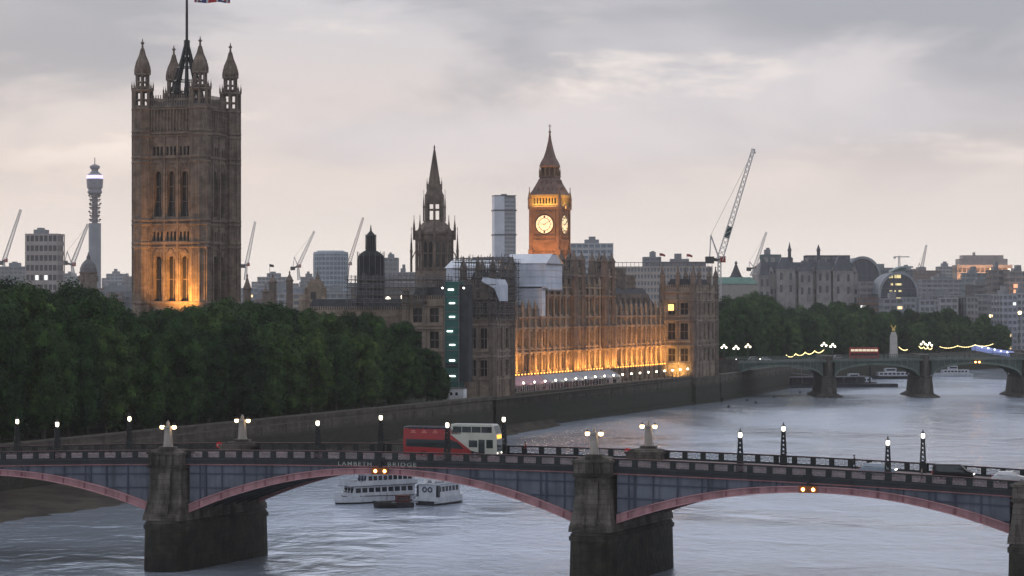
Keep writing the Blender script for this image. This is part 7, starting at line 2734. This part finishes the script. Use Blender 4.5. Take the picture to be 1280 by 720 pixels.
for px in (958, 967, 990, 1010, 1033, 1056):
    x = (px - 1006) * sc_
    q = MB(); q.box(x - .9, x + .9, 2, 4, z(335), z(322)); q.build('chimney', WH, mr_)
office('office_block', 'dark green glass block rising behind the left turret of the mansion block', 'office block', 953, 976, 318, 1600, (.15, .21, .22), None, 14, None, FGL)
# dark flat top block behind, then the arched station
office('office_block', 'long dark flat topped block behind the mansion turrets', 'office block', 1008, 1062, 319, 1650, (.12, .13, .16), None, 14, None, FGL, 0, False)
def arched(label, px0, px1, pytop, pyside, Y, rz, lit):
    t = thing('arched_station', label, 'building', (XP((px0 + px1) / 2, Y), Y, GZ), rz)
    w = (XP(px1, Y) - XP(px0, Y)) / 2
    zs, zt = ZP(pyside, Y) - GZ, ZP(pytop, Y) - GZ
    n = 20
    D = 40
    def arc(k, s=1.0):
        a = math.pi * k / n
        return (-w * s * math.cos(a), zs + (zt - zs) * s * math.sin(a))
    q = MB()
    q.loft([[(x, y, z_) for x, z_ in [arc(k) for k in range(n + 1)] + [arc(n - k, .88) for k in range(n + 1)]] for y in (-D / 2 - 1.2, -D / 2 + .8)])
    for sx in (-1, 1):
        q.box(sx * w * .94 - w * .06, sx * w * .94 + w * .06, -D / 2 - 1.0, -D / 2 + .8, 0, zs + .1)
    q.build('arch_rim', mat('pale arch rim', (.29, .31, .34), .5, (.23, .245, .27), .2), t)
    q = MB()
    q.loft([[(x, y, z_) for x, z_ in [arc(k, .97) for k in range(n + 1)]] for y in (-D / 2 + .81, D / 2)])
    q.build('roof', mat('station roof', (.15, .17, .2), .5, (.11, .125, .15), .2), t)
    q = MB()
    q.add([(x, -D / 2 + .2, z_) for x, z_ in [(-w * .88, 0)] + [arc(k, .885) for k in range(n + 1)] + [(w * .88, 0)]], (tuple(range(n + 3)),))
    q.build('glazing', mat('station dark glass', (.035, .05, .085), .15, (.05, .065, .10), .1, spec=.5), t)
    q = MB()
    for k in range(1, 7):
        x = -w * .88 + w * 1.76 * k / 7
        zz = zs + (zt - zs) * .88 * math.sqrt(max(0, 1 - (x / (w * .88)) ** 2))
        q.bar((x, -D / 2 + .05, 0), (x, -D / 2 + .05, zz), .35)
    for k in range(1, 8):
        zz = zt * .88 * k / 8
        hw_ = w * .88 if zz < zs else w * .88 * math.sqrt(max(0, 1 - ((zz - zs) / ((zt - zs) * .885)) ** 2))
        q.bar((-hw_, -D / 2 + .04, zz), (hw_, -D / 2 + .04, zz), .4)
    q.build('mullion', mat('station mullion', (.12, .13, .15), .5), t)
    for (x0, x1, py0, py1) in lit:
        q = MB()
        q.quad((XP(x0, Y) - t.location.x, -D / 2 - .02, ZP(py1, Y) - GZ), (XP(x1, Y) - t.location.x, -D / 2 - .02, ZP(py1, Y) - GZ), (XP(x1, Y) - t.location.x, -D / 2 - .02, ZP(py0, Y) - GZ), (XP(x0, Y) - t.location.x, -D / 2 - .02, ZP(py0, Y) - GZ))
        q.build('lit_window', emit('yellow office light', (1.0, .82, .38), .55), t)
    return t
arched('huge round arched glass station front with rows of yellow lit windows', 1092, 1142, 340, 368, 1550, 0, [(1105, 1110, 344, 348), (1112, 1120, 344, 348), (1107, 1110, 354.5, 357), (1113, 1121, 354.5, 357), (1106, 1109, 363, 365), (1112, 1114, 363, 365), (1117, 1121, 363, 365), (1108, 1122, 372, 376)])
arched('second dark arched roof higher behind the lit station front', 1050, 1096, 321, 347, 1720, 0, [])
office('office_block', 'pale stone wing left of the arched station behind the trees', 'office block', 1058, 1092, 352, 1560, (.32, .30, .30), None, 18, None, FGL)
office('office_block', 'dark glass block filling behind the two arched station roofs', 'office block', 1066, 1140, 338, 1800, (.16, .18, .21), None, 18, None, FGL)
q = MB()
cn_ = thing('roof_canopy', 'pale green swept canopy on top of the arched station', 'canopy', (XP(1124, 1560), 1560, GZ))
z = lambda p: ZP(p, 1560) - GZ
q.loft([[(x, y, zz) for y, zz in ((-6, a - 1.0), (-6, a), (6, a + .2), (6, a - .8))] for x, a in ((-6, z(339)), (-1, z(334)), (3, z(332.6)), (8, z(333)))])
q.box(-3, 4, -3, 3, z(345), z(335)); q.build('canopy', mat('pale copper', (.30, .38, .37), .6), cn_)
# massive lit block on the right skyline
t, w, h = office('massive_block', 'massive pale stone block glowing faintly orange on the right skyline', 'office block', 1197, 1265, 331, 2000, (.46, .40, .36), 7, 24, 12, mat('massive glass', (.22, .19, .17), .4), 0, False, .6)
q = MB(); q.box(-w + 2, w - 3, -9, 9, h + .01, h + 5); q.box(-w + 5, w - 6, -7, 7, h + 5.01, h + 8); q.lathe(-w * .3, 0, [(1.2, h + 8), (1.2, h + 10.5)], 8); q.build('upper_storey', facade_mat('massive upper', (.40, .36, .34)), t)
area_light('facade_floodlight', (-w * .5, -26, 30), (-w * .4, -12, h - 6), 9000, (1.0, .5, .25), 20, 2, t, 140)
area_light('facade_floodlight', (w * .6, -26, 30), (w * .5, -12, h - 6), 6000, (1.0, .5, .25), 14, 2, t, 140)
# small bright glare between the netted tower and the scaffolding
for i, (px, py, r_) in enumerate(((485, 375.5, 1.0), (503.5, 371.5, .7), (512, 377, .6))):
    t = thing('flood_lamp', ('large white flood lamp at the tree tops left of the needle spire', 'round white flood lamp just below the needle spire base', 'small white flood lamp at the scaffolding edge above the trees')[i], 'flood lamp', (XP(px, 690), 690, ZP(py, 690)))
    q = MB(); q.lathe(0, 0, [(r_ * .3, -r_), (r_ * .8, -r_ * .5), (r_ * .8, r_ * .5), (r_ * .3, r_)], 8); q.build('lamp', emit('flood glare', (1.0, .86, .68), 3.5), t)
    q = MB(); q.bar((0, .4, -12), (0, .4, r_), .25); q.build('pole', BLACK, t)
# hazy low city filling the gaps
rr = random.Random(77)
k = 0
for Yc, lo, hi, step in ((1450, 366, 376, 21), (2100, 352, 364, 26), (3100, 346, 356, 24)):
    px = -30
    while px < 1320:
        w_ = rr.uniform(.55, 1.3) * step
        py = rr.uniform(lo, hi)
        if not (166 < px < 290 and w_ < 100) and not (560 < px < 890 and Yc < 2000):
            wc = rr.choice((PALE, BUFF, GREY, BRK, (.36, .37, .41)))
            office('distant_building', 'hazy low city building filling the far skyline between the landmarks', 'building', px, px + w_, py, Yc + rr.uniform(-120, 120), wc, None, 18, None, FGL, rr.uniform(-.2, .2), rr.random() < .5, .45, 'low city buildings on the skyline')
        px += w_ + rr.uniform(0, 6)
        k += 1

# ------------------------------------------------------------------ evening haze
hz_ = MB()
hz_.box(-6100, 6100, -330, 5700, -2.6, 232)
hm_ = bpy.data.materials.new('evening haze')
hm_.use_nodes = True
nt = hm_.node_tree
nt.nodes.clear()
vo = nt.nodes.new('ShaderNodeVolumePrincipled')
vo.inputs['Color'].default_value = (.96, .94, .93, 1)
vo.inputs['Density'].default_value = .00007
vo.inputs['Anisotropy'].default_value = .2
out = nt.nodes.new('ShaderNodeOutputMaterial')
nt.links.new(vo.outputs[0], out.inputs['Volume'])
ho = hz_.build('haze', hm_)
ho['kind'] = 'stuff'
